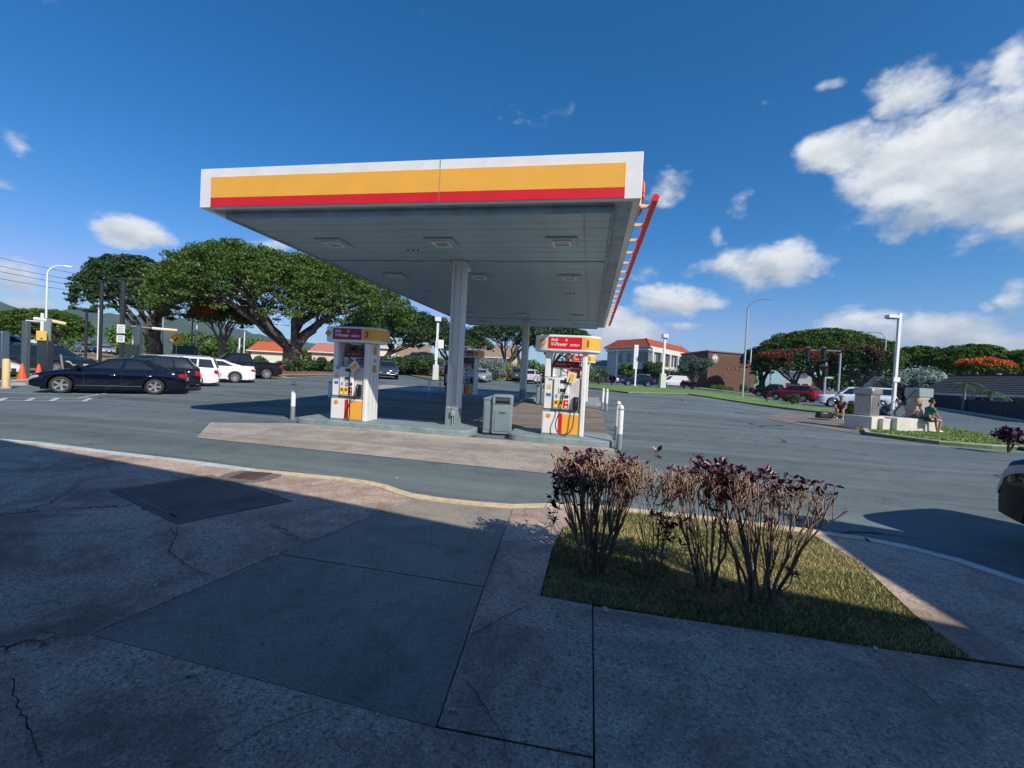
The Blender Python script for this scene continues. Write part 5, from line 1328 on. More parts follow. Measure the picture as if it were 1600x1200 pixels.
# distant hedge lines and wood
def hedge(path, h, w, label, lf_, n, ls, seed, name='hedge', cat='hedge'):
    t = empty(name, path[0], 0, label, cat); rr = np.random.RandomState(seed); pads = []; o = Vector(path[0])
    L_ = [(Vector(b)-Vector(a)).length for a, b in zip(path, path[1:])]
    for a, b, l in zip(path, path[1:], L_):
        for k in range(max(2, int(l/(h*.45)))):
            p = Vector(a).lerp(Vector(b), rr.rand())-o; pads.append((p.x+rr.uniform(-w, w)*.4, p.y+rr.uniform(-w, w)*.4, p.z+h*rr.uniform(.2, .85), h*.34))
    leafmesh('foliage', leafcloud(pads, n, ls, seed, flat=.8, up_=.3), lf_, t)
    m = MB()
    for q in pads[::3]: m.tube([(q[0], q[1], -.1), (q[0], q[1], q[2])], .04, 4)
    m.build('stem', bark, t); return t
hedge([on(300, 50), on(360, 49), on(440, 50), on(560, 62)], 1.7, 1.2, 'long dark clipped hedge behind the black pickup', lf_dk, 14000, .2, 61)
hedge([on(225, 62), on(300, 60)], 1.0, 1.0, 'low green clipped hedge beyond the white suv', lf_mp, 5000, .2, 62)
def wood(name, pts, h, label, lf_, n, ls, seed):
    rr = np.random.RandomState(seed); pads = []
    for a, b in zip(pts, pts[1:]):
        l = (b-a).length
        for k in range(int(l/(h*.5))):
            p = a.lerp(b, rr.rand()); hh = h*rr.uniform(.6, 1.1); pads.append((p.x, p.y, p.z+hh*.7, h*.42)); pads.append((p.x+rr.normal()*h*.3, p.y+rr.normal()*h*.3, p.z+hh*.3, h*.42))
    o = leafmesh(name, leafcloud(pads, n, ls, seed, flat=.6), lf_, None); return tag(o, label, None, None, 'stuff')
wood('distant_woods', [S(-150, 560, 240), S(60, 545, 230), S(200, 555, 230), S(330, 560, 220), S(460, 575, 230), S(640, 578, 240), S(820, 590, 240), S(960, 595, 250), S(1100, 600, 260), S(1300, 610, 260), S(1500, 620, 250), S(1750, 630, 240)], 11, 'far wood', lf_mp, 60000, 1.3, 70)
wood('distant_woods', [S(170, 556, 130), S(300, 566, 125), S(420, 572, 130)], 7, 'far wood', lf_mp2, 14000, .7, 71)

# far mountains
def mountain(name, D, ridge, m, seed):
    rr = np.random.RandomState(seed); mb = MB(); vs = []; NX = 90
    xs = np.linspace(ridge[0][0], ridge[-1][0], NX)
    for i, px in enumerate(xs):
        py = interp(ridge, px)+1.6*sin(px*.21)+1.2*sin(px*.47+2)+rr.normal()*.5; top = S(px, py, D); 
        foot = S(px, py, D*.72); foot.z = -20
        for j in range(9):
            u = j/8; p = foot.lerp(top, u); p.z = -20+(top.z+20)*(u**1.4); 
            if 0 < j < 8: rid = sin(px*.33+seed)*.6+sin(px*.9)*.3+rr.normal()*.15; p.x *= 1+.02*rid*(1-u); p.y *= 1+.02*rid*(1-u); p.z += rid*top.z*.10*(1-u)
            vs.append(p)
        vs.append(Vector((top.x*1.3, top.y*1.3, -20)))
    fs = []
    for i in range(NX-1):
        for j in range(9): fs.append((i*10+j, (i+1)*10+j, (i+1)*10+j+1, i*10+j+1))
    mb.add(vs, fs); return mb.build(name, m, smooth=50, kind='structure')
mtn = mat('mountain_green', (.045, .085, .045), .95, var=.35, scale=.004, detail=8)
mountain('mountains', 4200, [(-260, 430), (-120, 452), (0, 470), (30, 482), (60, 492), (100, 486), (140, 497), (180, 502), (230, 510), (270, 500), (305, 513), (320, 502), (350, 512), (400, 524), (470, 532), (560, 548), (700, 562), (900, 580)], mtn, 5)
mountain('mountains', 5200, [(-200, 455), (40, 492), (120, 480), (170, 490), (250, 494), (330, 500), (420, 528), (600, 552), (800, 572)], mtn, 8)

# ============================================================ BUILDINGS
tile_red = mat('roof_tile_red', (.42, .10, .045), .75, var=.2, scale=1.5, dirt=.3)
wall_pale = mat('wall_pale', (.42, .46, .46), .8, var=.08, scale=.4, dirt=.2); wall_white = mat('wall_white', (.68, .68, .64), .8, var=.05, dirt=.15)
win_m = mat('window_glass', (.02, .035, .05), .12, spec=.8); brick_br = mat('brown_cladding', (.13, .068, .045), .85, var=.2, scale=2, dirt=.3)  # cladding base colour darkened to stand in for tree shade on the wall
def tiled_roof(parent, A, B, C_, D_, zE, rise, over=1.0, rows=7, m=None, ridge_len=.45, frustum=0):
    """hip roof over the parallelogram A,B,C,D built as courses of tiles"""
    m = m or tile_red; P_ = [Vector((*p[:2], zE)) for p in (A, B, C_, D_)]; c = sum(P_, Vector())/4
    P_ = [c+(p-c)*(1+over/(p-c).length) for p in P_]
    e1 = (P_[1]-P_[0]).length; e2 = (P_[2]-P_[1]).length
    if e1 >= e2: ax = (P_[1]-P_[0]+P_[2]-P_[3])/4; 
    else: ax = (P_[2]-P_[1]+P_[3]-P_[0])/4
    R1, R2 = c-ax*ridge_len, c+ax*ridge_len; R1.z = R2.z = zE+rise
    if frustum:
        Q = [Vector((q[0], q[1], zE+rise)) for q in inset([(p.x, p.y) for p in P_], frustum)]; a_ = sum(P_[i].x*P_[(i+1) % 4].y-P_[(i+1) % 4].x*P_[i].y for i in range(4))
        if a_ < 0: Q = Q[::-1]
        faces = [(P_[i], P_[(i+1) % 4], Q[(i+1) % 4], Q[i]) for i in range(4)]; MB().prism([(q.x, q.y) for q in Q], zE+rise-.1, zE+rise+.02).build('roof_top', m, parent)
    elif e1 >= e2: faces = [(P_[0], P_[1], R2, R1), (P_[1], P_[2], R2, R2), (P_[2], P_[3], R1, R2), (P_[3], P_[0], R1, R1)]
    else: faces = [(P_[0], P_[1], R1, R1), (P_[1], P_[2], R2, R1), (P_[2], P_[3], R2, R2), (P_[3], P_[0], R1, R2)]
    for f in faces:
        mb = MB()
        for k in range(rows):
            u0, u1 = k/rows, (k+1)/rows; n = (f[1]-f[0]).cross(f[2]-f[0]).normalized()
            if n.z < 0: n = -n
            a, b = f[0].lerp(f[3], u0), f[1].lerp(f[2], u0); d, e = f[0].lerp(f[3], u1), f[1].lerp(f[2], u1); o = n*.10
            mb.add([a+o, b+o, e+n*.02, d+n*.02, a, b], [(0, 1, 2, 3), (4, 5, 1, 0)])
        mb.build('roof_slope', m, parent)
    mb = MB()
    for a, b in [(f[1], f[2]) for f in faces] if frustum else ((R1, R2), (P_[0], R1), (P_[1], R2 if e1 >= e2 else R1), (P_[2], R2), (P_[3], R1 if e1 >= e2 else R2)):
        mb.tube([a+Vector((0, 0, .1)), b+Vector((0, 0, .1))], .14, 6)
    mb.build('ridge_tile', m, parent)
    pr = [(p.x, p.y) for p in P_]; MB().prism(pr, zE-.25, zE+.01).build('eaves', wall_white, parent)
def wallbox(parent, pts, z0, z1, m, name='wall'):
    MB().prism([tuple(p[:2]) for p in pts], z0, z1).build(name, m, parent)
def facade(parent, P0, P1, items, m_glass=None):
    """items: (u0,u1,z0,z1,kind) on the wall line P0>P1, outward side is to the right of travel"""
    P0, P1 = Vector(P0[:2]), Vector(P1[:2]); d = P1-P0; n = Vector((d.y, -d.x)).normalized()
    rz = atan2(d.y, d.x); L = d.length
    for (u0, u1, z0, z1, k) in items:
        c = P0+d*((u0+u1)/2); w = (u1-u0)*L; h = z1-z0
        if k == 'win':
            f = MB(); 
            q = c+n*.05; f.box((q.x, q.y, (z0+z1)/2), (w, .1, h), rz); f = f.build('window', wall_white, parent)
            q = c+n*.11
            g = MB().box((q.x, q.y, (z0+z1)/2), (w-.16, .02, h-.16), rz).build('pane', m_glass or win_m, f)
            q = c+n*.125; MB().box((q.x, q.y, (z0+z1)/2), (.06, .02, h-.17), rz).build('mullion', wall_white, f)
        elif k == 'col':
            q = c+n*.5; MB().box((q.x, q.y, (z0+z1)/2), (w, .45, h), rz).build('pillar', wall_white, parent)
        elif k == 'band':
            q = c+n*.35; MB().box((q.x, q.y, (z0+z1)/2), (w, .7, h), rz).build('band', wall_white, parent)
        elif k == 'rail':
            q = c+n*.6; MB().box((q.x, q.y, (z0+z1)/2), (w, .08, h), rz).build('balustrade', wall_white, parent)
        elif k == 'dark':
            q = c+n*.03; MB().box((q.x, q.y, (z0+z1)/2), (w, .06, h), rz).build('opening', mat('opening_dark', (.02, .025, .03), .6), parent)
# office with red hip roof
A = S(947, 590, 122); B = S(1013, 593, 110); C2 = S(1075, 596, 137); D2 = A+C2-B
zE = S(1013, 541, 110).z; z0 = terr(B.x, B.y)-.3
t = empty('office_building', (0, 0, 0), 0, 'three-storey pale office building with red hipped tile roof beyond the car park', 'building')
wallbox(t, (A, B, C2, D2), z0, zE-.25, wall_pale)
tiled_roof(t, A, B, C2, D2, zE, 2.3, 1.2, frustum=3.2)
facade(t, A, B, [(.30+.0, .40, 6.0, 8.6, 'win'), (.50, .60, 6.0, 8.6, 'win'), (.30, .40, 2.8, 4.8, 'win'), (.50, .60, 2.8, 4.8, 'win'), (.72, .98, 6.2, 8.8, 'win'), (.72, .98, 1.0, 4.4, 'dark'), (.0, 1.0, 9.1, 9.6, 'band')])
facade(t, B, C2, [(0, 1, 8.8, zE-.3, 'band'), (0, 1, 4.4, 5.4, 'band')]+[(k/9+.012, (k+1)/9-.012, 5.5, 8.6, 'win') for k in range(9)]+[(k/5-.012+.02, k/5+.02+.012, .3, 8.8, 'col') for k in range(5)]+[(k/5+.05, (k+1)/5-.02, .4, 4.0, 'dark') for k in range(5)])
# brown cafe building with a round emblem
A = S(1062, 596, 112); B = S(1104, 597, 98); C2 = S(1178, 601, 108); D2 = A+C2-B
zt_ = S(1104, 547, 98).z
t = empty('cafe_building', (0, 0, 0), 0, 'brown clad flat-roofed building with a round white emblem on its corner wall', 'building')
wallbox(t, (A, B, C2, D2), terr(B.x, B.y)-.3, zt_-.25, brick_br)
c = (A+B+C2+D2)/4; rp = [c+(p-c)*1.04 for p in (A, B, C2, D2)]
MB().prism([tuple(p[:2]) for p in rp], zt_-.25, zt_).build('roof', mat('flat_roof_grey', (.16, .17, .18), .7), t)
dv = (C2-B); dv.z = 0; L_ = dv.length; dv.normalize(); nrm = Vector((dv.y, -dv.x, 0)); rz = atan2(dv.y, dv.x)
# plank courses on the long wall
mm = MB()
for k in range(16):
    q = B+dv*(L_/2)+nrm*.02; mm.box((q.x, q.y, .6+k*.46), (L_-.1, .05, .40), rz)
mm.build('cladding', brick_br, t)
q = B+dv*(L_*.13)+nrm*.12; ez = S(1113, 560, 99).z
em = empty('emblem', (q.x, q.y, ez), rz); em.parent = t
dg_ = mat('emblem_green', (.02, .08, .05), .5)
MB().lathe([(0, 0), (.85, 0), (.85, -.06), (0, -.06)], 28, axis='y', cap=False).build('disc', white, em)
MB().lathe([(.60, -.07), (.76, -.07)], 28, axis='y', cap=False).build('ring', dg_, em)
mm = MB()
for k in range(7): a = radians(200+k*23.3); mm.box((.48*cos(a), -.075, .48*sin(a)), (.10, .02, .22))
mm.box((0, -.075, -.02), (.34, .02, .5), top=.5); mm.build('figure', dg_, em)
facade(t, A, B, [(.25, .40, 3.2, 7.0, 'win'), (.60, .75, 3.2, 7.0, 'win')])
for k in range(5):
    q = B+dv*(L_*(.42+.085*k))+nrm*.14; MB().box((q.x, q.y, ez-1.9), (.55, .06, .30), rz).build('letter_block', mat('bronze', (.16, .10, .07), .5), t)
hedge([S(1108, 600, 88).xy.to_3d(), S(1150, 601, 88).xy.to_3d(), S(1185, 604, 90).xy.to_3d()], 1.9, 1.6, 'low green planting along the brown cafe wall', lf_mp2, 5000, .22, 63)
mnd = [on(1092, 74)[:2], on(1130, 72)[:2], on(1200, 72)[:2], on(1240, 80)[:2], on(1200, 88)[:2], on(1092, 90)[:2]]
sheet('far_verge', mnd, .12, mat('pale_grass', (.20, .24, .08), .9, var=.3, scale=.6), thick=.15)

# low house right
def house(label, A, B, depth, zE, zR, wallm, roofm, over=.6, gable_end=None, name='house', wins=(), rows=9):
    A, B = Vector(A), Vector(B); d = B-A; d.z = 0; n = Vector((-d.y, d.x, 0)).normalized(); C_, D_ = B+n*depth, A+n*depth
    z0 = min(terr(A.x, A.y), terr(B.x, B.y))-.3
    t = empty(name, (0, 0, 0), 0, label, 'house'); wallbox(t, (A, B, C_, D_), z0, zE, wallm)
    du = d.normalized(); a = A-du*over; b = B+du*over
    E0 = [a-n*over, b-n*over]; E1 = [a+n*(depth+over), b+n*(depth+over)]; Rg = [a+n*depth/2, b+n*depth/2]
    zEe = zE-.15
    for (p, q), sgn in (((E0[0], E0[1]), -1), ((E1[1], E1[0]), 1)):
        r1, r2 = (Rg[0], Rg[1]) if sgn < 0 else (Rg[1], Rg[0]); mb = MB()
        for k in range(rows):
            u0, u1 = k/rows, (k+1)/rows
            def P3(a_, b_, u): v = a_.lerp(b_, u); v.z = zEe+(zR-zEe)*u; return v
            q0, q1, q2, q3 = P3(p, r1, u0), P3(q, r2, u0), P3(q, r2, u1), P3(p, r1, u1)
            up_ = Vector((0, 0, .07)); mb.add([q0+up_, q1+up_, q2+up_*.3, q3+up_*.3, q0-up_, q1-up_], [(0, 1, 2, 3), (4, 5, 1, 0)])
        mb.build('roof_slope', roofm, t)
    for e, s in ((A, 0), (B, 1)):
        p0 = e.copy(); p1 = e+n*depth; p2 = e+n*depth/2; p0.z = p1.z = zE; p2.z = zR-.1
        MB().add([p0, p1, p2], [(0, 1, 2) if s else (2, 1, 0)]).build('gable', wallm, t)
    MB().tube([Vector((Rg[0].x, Rg[0].y, zR+.05)), Vector((Rg[1].x, Rg[1].y, zR+.05))], .09, 6).build('ridge_cap', roofm, t)
    mb = MB()
    q0, q1 = E0; rz_ = atan2(d.y, d.x); c = (q0+q1)/2; mb.box((c.x, c.y, zEe-.02), ((q1-q0).length, .06, .2), rz_); mb.build('fascia_board', wall_white, t)
    facade(t, A, B, wins)
    return t
shing = mat('shingle_dark', (.045, .052, .062), .85, var=.25, scale=2.0, dirt=.3); pal_b = mat('wall_pale_blue', (.30, .36, .38), .8, var=.06)
zR = S(1530, 594, 78).z
h1 = house('long low house with dark shingled roof behind the dark fence', S(1440, 620, 76), S(1625, 640, 66), 8.5, S(1500, 615, 74).z+.0, zR+.5, pal_b, shing, wins=[(.52, .66, .9, 2.0, 'win'), (.30, .36, .6, 2.0, 'dark'), (.80, .92, .9, 2.0, 'win')], rows=12)
e1_ = S(1560, 630, 58); e2_ = S(1660, 640, 50)
h2 = house('projecting pale gabled wing of the low house at the right edge', S(1568, 625, 62), S(1690, 640, 52), 7.0, S(1575, 616, 62).z, S(1640, 592, 60).z+.3, pal_b, shing, wins=[(.12, .40, .8, 1.9, 'win'), (.5, .8, .8, 1.9, 'win')], rows=10)
# dark board fence in front of it: boards one by one on rails
def fence(P0, P1, h, label, m, step=.5, name='board_fence', gap=.012):
    P0, P1 = Vector(P0), Vector(P1); d = P1-P0; L = hypot(d.x, d.y); rz = atan2(d.y, d.x); t = empty(name, P0, rz, label, 'fence'); n = max(2, int(L/step)); b = None
    for k in range(n):
        if b is None: b = MB().box((0, 0, 0), (step-gap, .04, 1)).build('board', m, t); o = b
        else: o = b.copy(); COL.objects.link(o); o.parent = t
        u = (k+.5)/n; hh = h*(1+.015*sin(k*2.1)); z = terr(P0.x+d.x*u, P0.y+d.y*u)-P0.z; o.location = (L*u, .012*(k % 2), z+hh/2); o.scale = (L/n/step, 1, hh)
    z1 = terr(P1.x, P1.y)-P0.z; z0_ = terr(P0.x, P0.y)-P0.z
    for zz in (.3*h, .8*h): MB().tube([(0, .06, z0_+zz), (L, .06, z1+zz)], .04, 4).build('rail', m, t)
    return t
fm = mat('fence_dark', (.018, .022, .035), .8, var=.2)
p0, p1, p2 = on(1425, 78, 620), on(1500, 60, 620), on(1625, 44, 640)
fence(p0, p1, 1.5, 'dark board fence across the street, far half towards the silver tree', fm)
fence(p1, p2, 1.25, 'dark board fence across the street, near half running off the right edge', fm)
strips('street_kerb', [tuple(on(1425, 75, 620)[:2]), tuple(on(1500, 57.6, 620)[:2]), tuple(on(1625, 42.4, 640)[:2])], .5, .14, kerb_m, .16, side=1)
# small palms before the house
def palm(base, h, n, ln, label, seed, leaf, group=None, name='palm_tree'):
    rr = np.random.RandomState(seed); t = empty(name, base, 0, label, 'palm', group); m = MB(); m.tube([(0, 0, -.1), (.05, 0, h*.5), (0, 0, h)], [.13, .10, .08], 8); m.build('trunk', bark_l, t, smooth=60)
    m = MB()
    for k in range(n):
        a = 2*pi*k/n+rr.uniform(-.2, .2); e = rr.uniform(.2, 1.0); pts = []
        for i in range(6):
            u = i/5; pts.append(Vector((cos(a)*ln*u*cos(e*.6), sin(a)*ln*u*cos(e*.6), h+ln*(sin(e)*u*.8-u*u*.75))))
        for i in range(5):
            p, q = pts[i], pts[i+1]; d = (q-p).normalized(); s = d.cross(Vector((0, 0, 1))).normalized()
            for sg in (-1, 1):
                for j in range(3):
                    o = p.lerp(q, j/3); w = ln*.28*(1-abs(i+j/3-2)/4.2); tip = o+s*sg*w+d*w*.5-Vector((0, 0, w*.35)); m.add([o, o+d*.06, tip], [(0, 1, 2)])
        m.tube(pts, .012, 3)
    m.build('frond', leaf, t); return t
lfp = mat('palm_leaf', (.06, .13, .03), .5, island=.3, trans=.2)
palm(on(1506, 58, 620), 2.6, 12, 1.5, 'small palm in front of the low house, left one', 1, lfp, 'palms before the low house'); palm(on(1548, 54, 620), 2.0, 12, 1.3, 'small palm in front of the low house, right one', 2, lfp, 'palms before the low house')
palm(on(1030, 100), 4.2, 16, 2.6, 'palm in front of the office corner', 3, lfp, 'palms by the office'); palm(on(1024, 96), 3.0, 14, 2.0, 'lower palm beside the taller office palm', 4, lfp, 'palms by the office'); palm(on(969, 104), 3.8, 14, 2.2, 'palm left of the white sign pole by the office', 5, lfp, 'palms by the office')
bush(978, 100, 26, 34, 'round green tree before the pale office wall', lf_mp, 4500, .35, name='small_tree', cat='tree', seed=71, stem=.25); bush(1020, 97, 34, 40, 'green shrubby tree under the office corner', lf_dk, 5500, .35, name='small_tree', cat='tree', seed=72, stem=.2)
bush(938, 108, 22, 22, 'bushy tree left of the office', lf_mp, 3500, .35, name='small_tree', cat='tree', seed=73, stem=.2); bush(1048, 96, 40, 26, 'dark shrub at the foot of the office arcade', lf_dk, 4500, .3, seed=74)

# houses and walls behind the centre
brownr = mat('roof_brown', (.30, .22, .17), .8, var=.2, scale=2, dirt=.3); cream = mat('cream_wall', (.62, .58, .50), .8)
house('beige gabled house behind the round bush, centre left', S(622, 570, 84), S(668, 575, 84), 8, S(640, 556, 84).z, S(640, 538, 84).z, cream, brownr, wins=[(.2, .4, 1.0, 2.0, 'win')])
house('brown roofed house behind the spreading tree, centre', S(715, 575, 88), S(800, 580, 86), 9, S(740, 556, 88).z, S(740, 536, 88).z, cream, brownr, wins=[(.1, .25, 1.0, 2.2, 'win'), (.6, .75, 1.0, 2.2, 'win')])
house('white walled building behind dispenser 3', S(574, 570, 96), S(618, 572, 96), 8, S(590, 542, 96).z, S(590, 538, 96).z, wall_white, mat('roof_pale', (.5, .5, .48), .7), name='white_building', rows=3)
house('pinkish roofed building right of the great trunk', S(487, 565, 92), S(535, 568, 90), 8, S(500, 549, 92).z, S(500, 535, 92).z, cream, mat('roof_pink', (.48, .20, .16), .8, var=.15), name='pink_roof_building')
t = house('restaurant with orange-red tiled roof left of the great trunk', S(392, 560, 92), S(448, 566, 90), 9, S(420, 548, 92).z, S(420, 534, 92).z, wall_white, mat('roof_orange', (.52, .13, .04), .7, var=.15), name='restaurant')
house('white apartment house beyond the junction trees', S(1225, 600, 130), S(1268, 602, 130), 9, S(1240, 580, 130).z, S(1240, 572, 130).z, wall_white, shing, name='white_house', wins=[(.1, .3, 1.5, 3, 'win'), (.4, .6, 1.5, 3, 'win'), (.7, .9, 1.5, 3, 'win')], rows=3)
house('pale house beyond the street right of the signals', S(1350, 605, 110), S(1400, 608, 108), 9, S(1370, 588, 110).z, S(1370, 578, 110).z, wall_white, brownr, name='pale_house', rows=4)
house('small beige building left of the office', S(925, 592, 125), S(948, 593, 125), 9, S(935, 572, 125).z, S(935, 562, 125).z, cream, brownr, name='beige_house', rows=4)
# low brick wall with brick courses behind the bed
def brick_wall(P0, P1, h, label, m):
    P0, P1 = Vector(P0), Vector(P1); d = P1-P0; L = hypot(d.x, d.y); rz = atan2(d.y, d.x); t = empty('garden_wall', P0, rz, label, 'wall')
    MB().bx(0, L, 0, .2, -.3, h-.05).build('core', mat('mortar', (.30, .27, .24), .9), t); n = int(h/.2); blk = None; cnt = 0
    for r_ in range(n):
        x = -.45*(r_ % 2)*.5
        while x < L:
            a = max(0, x); b = min(L, x+.45)
            if b-a > .1 and cnt < 290:
                if blk is None: blk = MB().bx(0, 1, -.03, -.001, 0, .185).build('block', m, t); o = blk
                else: o = blk.copy(); COL.objects.link(o); o.parent = t
                o.location = (a+.006, 0, r_*.2+.005); o.scale = (b-a-.012, 1, 1); cnt += 1
            x += .45
    MB().bx(-.05, L+.05, -.06, .26, h-.05, h+.04).build('coping', m, t)
brick_wall(on(592, 66, 575), on(690, 60, 578), 1.1, 'low reddish block wall at the back of the lot, centre left', mat('block_red', (.22, .085, .06), .85, var=.25, scale=3, dirt=.3))
brick_wall(on(228, 74, 560), on(268, 76, 560), 1.3, 'brown block wall beyond the low clipped hedge', mat('block_brown', (.24, .15, .11), .85, var=.25, scale=3))

# ============================================================ POLES AND SIGNS
def add_label(t, **k): return t
def street_lamp(px, py, D, ptop, h_px, arm_px, label, m=galv, head=.7, curve=1.2, r=.10, z=None):
    b = on(px, D, py); top = S(ptop, h_px, D); H_ = top.z-b.z; e = S(ptop+arm_px, h_px, D); arm = Vector((e.x-top.x, e.y-top.y, 0))
    t = empty('street_lamp', b, 0, label, 'street lamp', 'curved street lamps')
    pts = [(0, 0, 0), (0, 0, H_*.5), (0, 0, H_-curve)]; L = arm.length; u = arm.normalized()
    for k in range(1, 7):
        a = k*pi/12; pts.append(tuple(u*(curve*(1-cos(a)))+Vector((0, 0, H_-curve+curve*sin(a)))))
    pts.append(tuple(arm+Vector((0, 0, H_+.05)))); n = len(pts)
    MB().tube(pts, [lerp(r, r*.42, i/(n-1)) for i in range(n)], 10).build('mast', m, t, smooth=60)
    hd = MB().box((0, 0, 0), (head, .28, .12), 0, top=.75).build('lamp_head', m, t, bevel=.02); hd.location = tuple(arm+u*head*.3+Vector((0, 0, H_+.03))); hd.rotation_euler = (0, 0, atan2(arm.y, arm.x))
    MB().lathe([(r*1.6, 0), (r*1.6, .08), (r*1.05, .12)], 12).build('base_flange', m, t)
    MB().box((r*.9, 0, .6), (.05, .12, .25)).build('hand_hole', greyd, t)
    return t
street_lamp(1160, 618, 52, 1171, 468, 26, 'tall curved grey street lamp on the verge, right of the brown building', galv)
street_lamp(1379, 606, 84, 1383, 519, -24, 'curved street lamp beyond the white pickup, arm to the left', galv)
street_lamp(1170, 606, 84, 1173, 540, 8, 'short double-lit white street lamp beside the brown building', white2, curve=.5)
street_lamp(71, 545, 70, 76, 412, 28, 'tall white curved street lamp at the far left', white2)
street_lamp(253, 560, 84, 259, 464, -17, 'curved street lamp before the dark umbrella tree, arm to the left', galv)
street_lamp(74, 545, 96, 78, 491, 18, 'small distant street lamp behind the tall white one', galv, curve=.6)
def box_lamp(px, py, D, h_px, label, w=.16, cube=True, head=(.5, .5, .32), side=0, base=None, plates=(), taper=1):
    b = on(px, D, py); b.z += .08; top = S(px, h_px, D); H_ = top.z-b.z
    t = empty('lamp_post', b, 0, label, 'lamp post', 'pale square lamp posts')
    MB().box((0, 0, H_/2), (w, w, H_), YAW, top=taper).build('post', white, t, bevel=.01)
    if cube: MB().box((0, 0, H_+head[2]/2), head, YAW, top=1.0).build('lamp_head', white2, t, bevel=.03); MB().box((0, 0, H_-.03), (head[0]*.8, head[1]*.8, .05), YAW).build('lens', greyd, t)
    else:
        a = YAW; u = Vector((cos(a), sin(a), 0)); q = u*(-head[0]*.62); hb_ = MB().box((0, 0, 0), head, 0, top=.92).build('lamp_head', white2, t, bevel=.02); hb_.location = (q.x, q.y, H_-.16); hb_.rotation_euler = (0, 0, a)
        MB().box((q.x*.35, q.y*.35, H_-.16), (.3, .06, .06), a).build('arm', white2, t); l_ = MB().box((0, 0, 0), (head[0]*.8, head[1]*.8, .03)).build('lens', greyd, t); l_.location = (q.x, q.y, H_-.16-head[2]/2-.01); l_.rotation_euler = (0, 0, a)
    if base: MB().box((0, 0, base[1]/2), (base[0], base[0], base[1]), YAW, top=.9).build('footing', mat('white_footing', (.62, .62, .58), .8, dirt=.3), t, bevel=.03)
    for (zz, ww, hh, dx, tx) in plates:
        o = MB().box((dx, -w/2-.03, zz), (ww, .02, hh)).build('sign_plate', white, t); o.rotation_euler = (0, 0, YAW)
        if tx:
            mm = MB()
            for k in range(4): mm.box((dx, -w/2-.0425, zz+hh*.3-k*hh*.2), (ww*.7, .004, hh*.06))
            mm.build('print', greyd, t).rotation_euler = (0, 0, YAW)
    return t
box_lamp(1393, 668, 24.6, 490, 'tall pale square lamp post with a box head rising from the air station plinth', w=.115, cube=False, head=(.50, .26, .15), plates=((2.10, .27, .20, 0, False), (1.15, .08, .14, -.08, False)))
box_lamp(1034, 613, 60, 528, 'white square lamp post with boxy head on the verge before the office', w=.26, head=(.7, .7, .5), base=(.75, 1.9))
box_lamp(680, 600, 43, 502, 'white lamp post with white sign box left of the near column', w=.20, head=(.55, .55, .42), base=(.55, 1.5), plates=((3.55, .75, .85, .30, False), (2.9, .28, 1.9, 0, False)))
# white totem sign
b = on(992, 62, 604); t = empty('sign_post', b, YAW, 'slim white rectangular sign on a white post standing on the verge', 'sign'); hp = S(994, 539, 62).z-b.z
MB().bx(-.10, .10, -.08, .08, 0, hp*.55).build('post', white, t, bevel=.01); MB().bx(-.42, .18, -.09, .09, hp*.42, hp).build('sign_board', white, t, bevel=.06)
mm = MB()
for k in range(9): mm.bx(-.25, .0, -.096, -.0905, hp*.48+k*hp*.054, hp*.48+k*hp*.054+.09)
mm.build('sign_line', mat('pale_grey_print', (.45, .5, .55), .6), t); MB().bx(-.35, .35, -.3, .3, 0, .1).build('footing', kerb_w, t)
# grey post right in front of office trees
b = on(961, 66, 605); t = empty('thin_post', b, 0, 'thin dark grey post with a small flag-like head near the office palms', 'post'); hp = S(961, 549, 66).z-b.z
MB().tube([(0, 0, 0), (0, 0, hp)], .05, 8).build('post', greym, t); MB().box((.12, 0, hp-.5), (.22, .05, .5)).build('head', greyd, t)
# traffic signals
def signal(px, pyb, D, ytop, arms, label, polem=galv):
    b = on(px, D, pyb); H_ = S(px, ytop, D).z-b.z; t = empty('traffic_signal', b, 0, label, 'traffic signal', 'traffic signals at the junction')
    MB().tube([(0, 0, 0), (0, 0, H_*.5), (0, 0, H_)], [.11, .10, .08], 10).build('pole', polem, t)
    for (dx, h0, side) in arms:
        e = S(px+dx, ytop+h0, D)-b; zz = S(px, ytop+h0, D).z-b.z
        MB().tube([(0, 0, zz+.2), (e.x, e.y, zz+.35)], .05, 6).build('arm', polem, t)
        hd = empty('signal_head', (e.x, e.y, zz)); hd.parent = t; hd.rotation_euler = (0, 0, YAW)
        MB().bx(-.19, .19, -.12, .12, -.62, .62).build('housing', black, hd, bevel=.03)
        MB().bx(-.30, .30, .0, .03, -.75, .75).build('backplate', mat('signal_dark', (.02, .03, .03), .5), hd)
        for k in range(3): MB().lathe([(.11, 0), (.12, -.14), (.10, -.14), (.0, .0)], 12, (0, -.125, .38-.38*k), axis='y', cap=False).build('lens_hood', [mat('lens_dark_red', (.10, .01, .01), .4), mat('lens_dark_amber', (.12, .06, .01), .4), mat('lens_dark_green', (.01, .08, .05), .4)][k], hd)
    return t
signal(1309, 618, 58, 552, ((-22, 0, 0), (-47, 0, 0)), 'traffic signal mast with two heads hung on its long arm')
t = signal(1287, 622, 54, 566, ((2, 14, 0),), 'thin signal pole with green street name sign before the domed tree')
mm = MB().bx(-.5, .5, -.02, .02, 0, .28).build('street_name_sign', mat('sign_green', (.02, .16, .09), .5), t); mm.location = (.35, 0, S(1292, 592, 54).z-t.location.z); mm.rotation_euler = (0, 0, YAW)
o = MB()
for k in range(6): o.bx(-.4+.13*k, -.32+.13*k, -.026, -.021, .09, .19)
o.build('lettering', white, mm)
signal(1203, 604, 78, 560, ((3, 10, 0),), 'distant signal pole with one head near the maroon pickup')
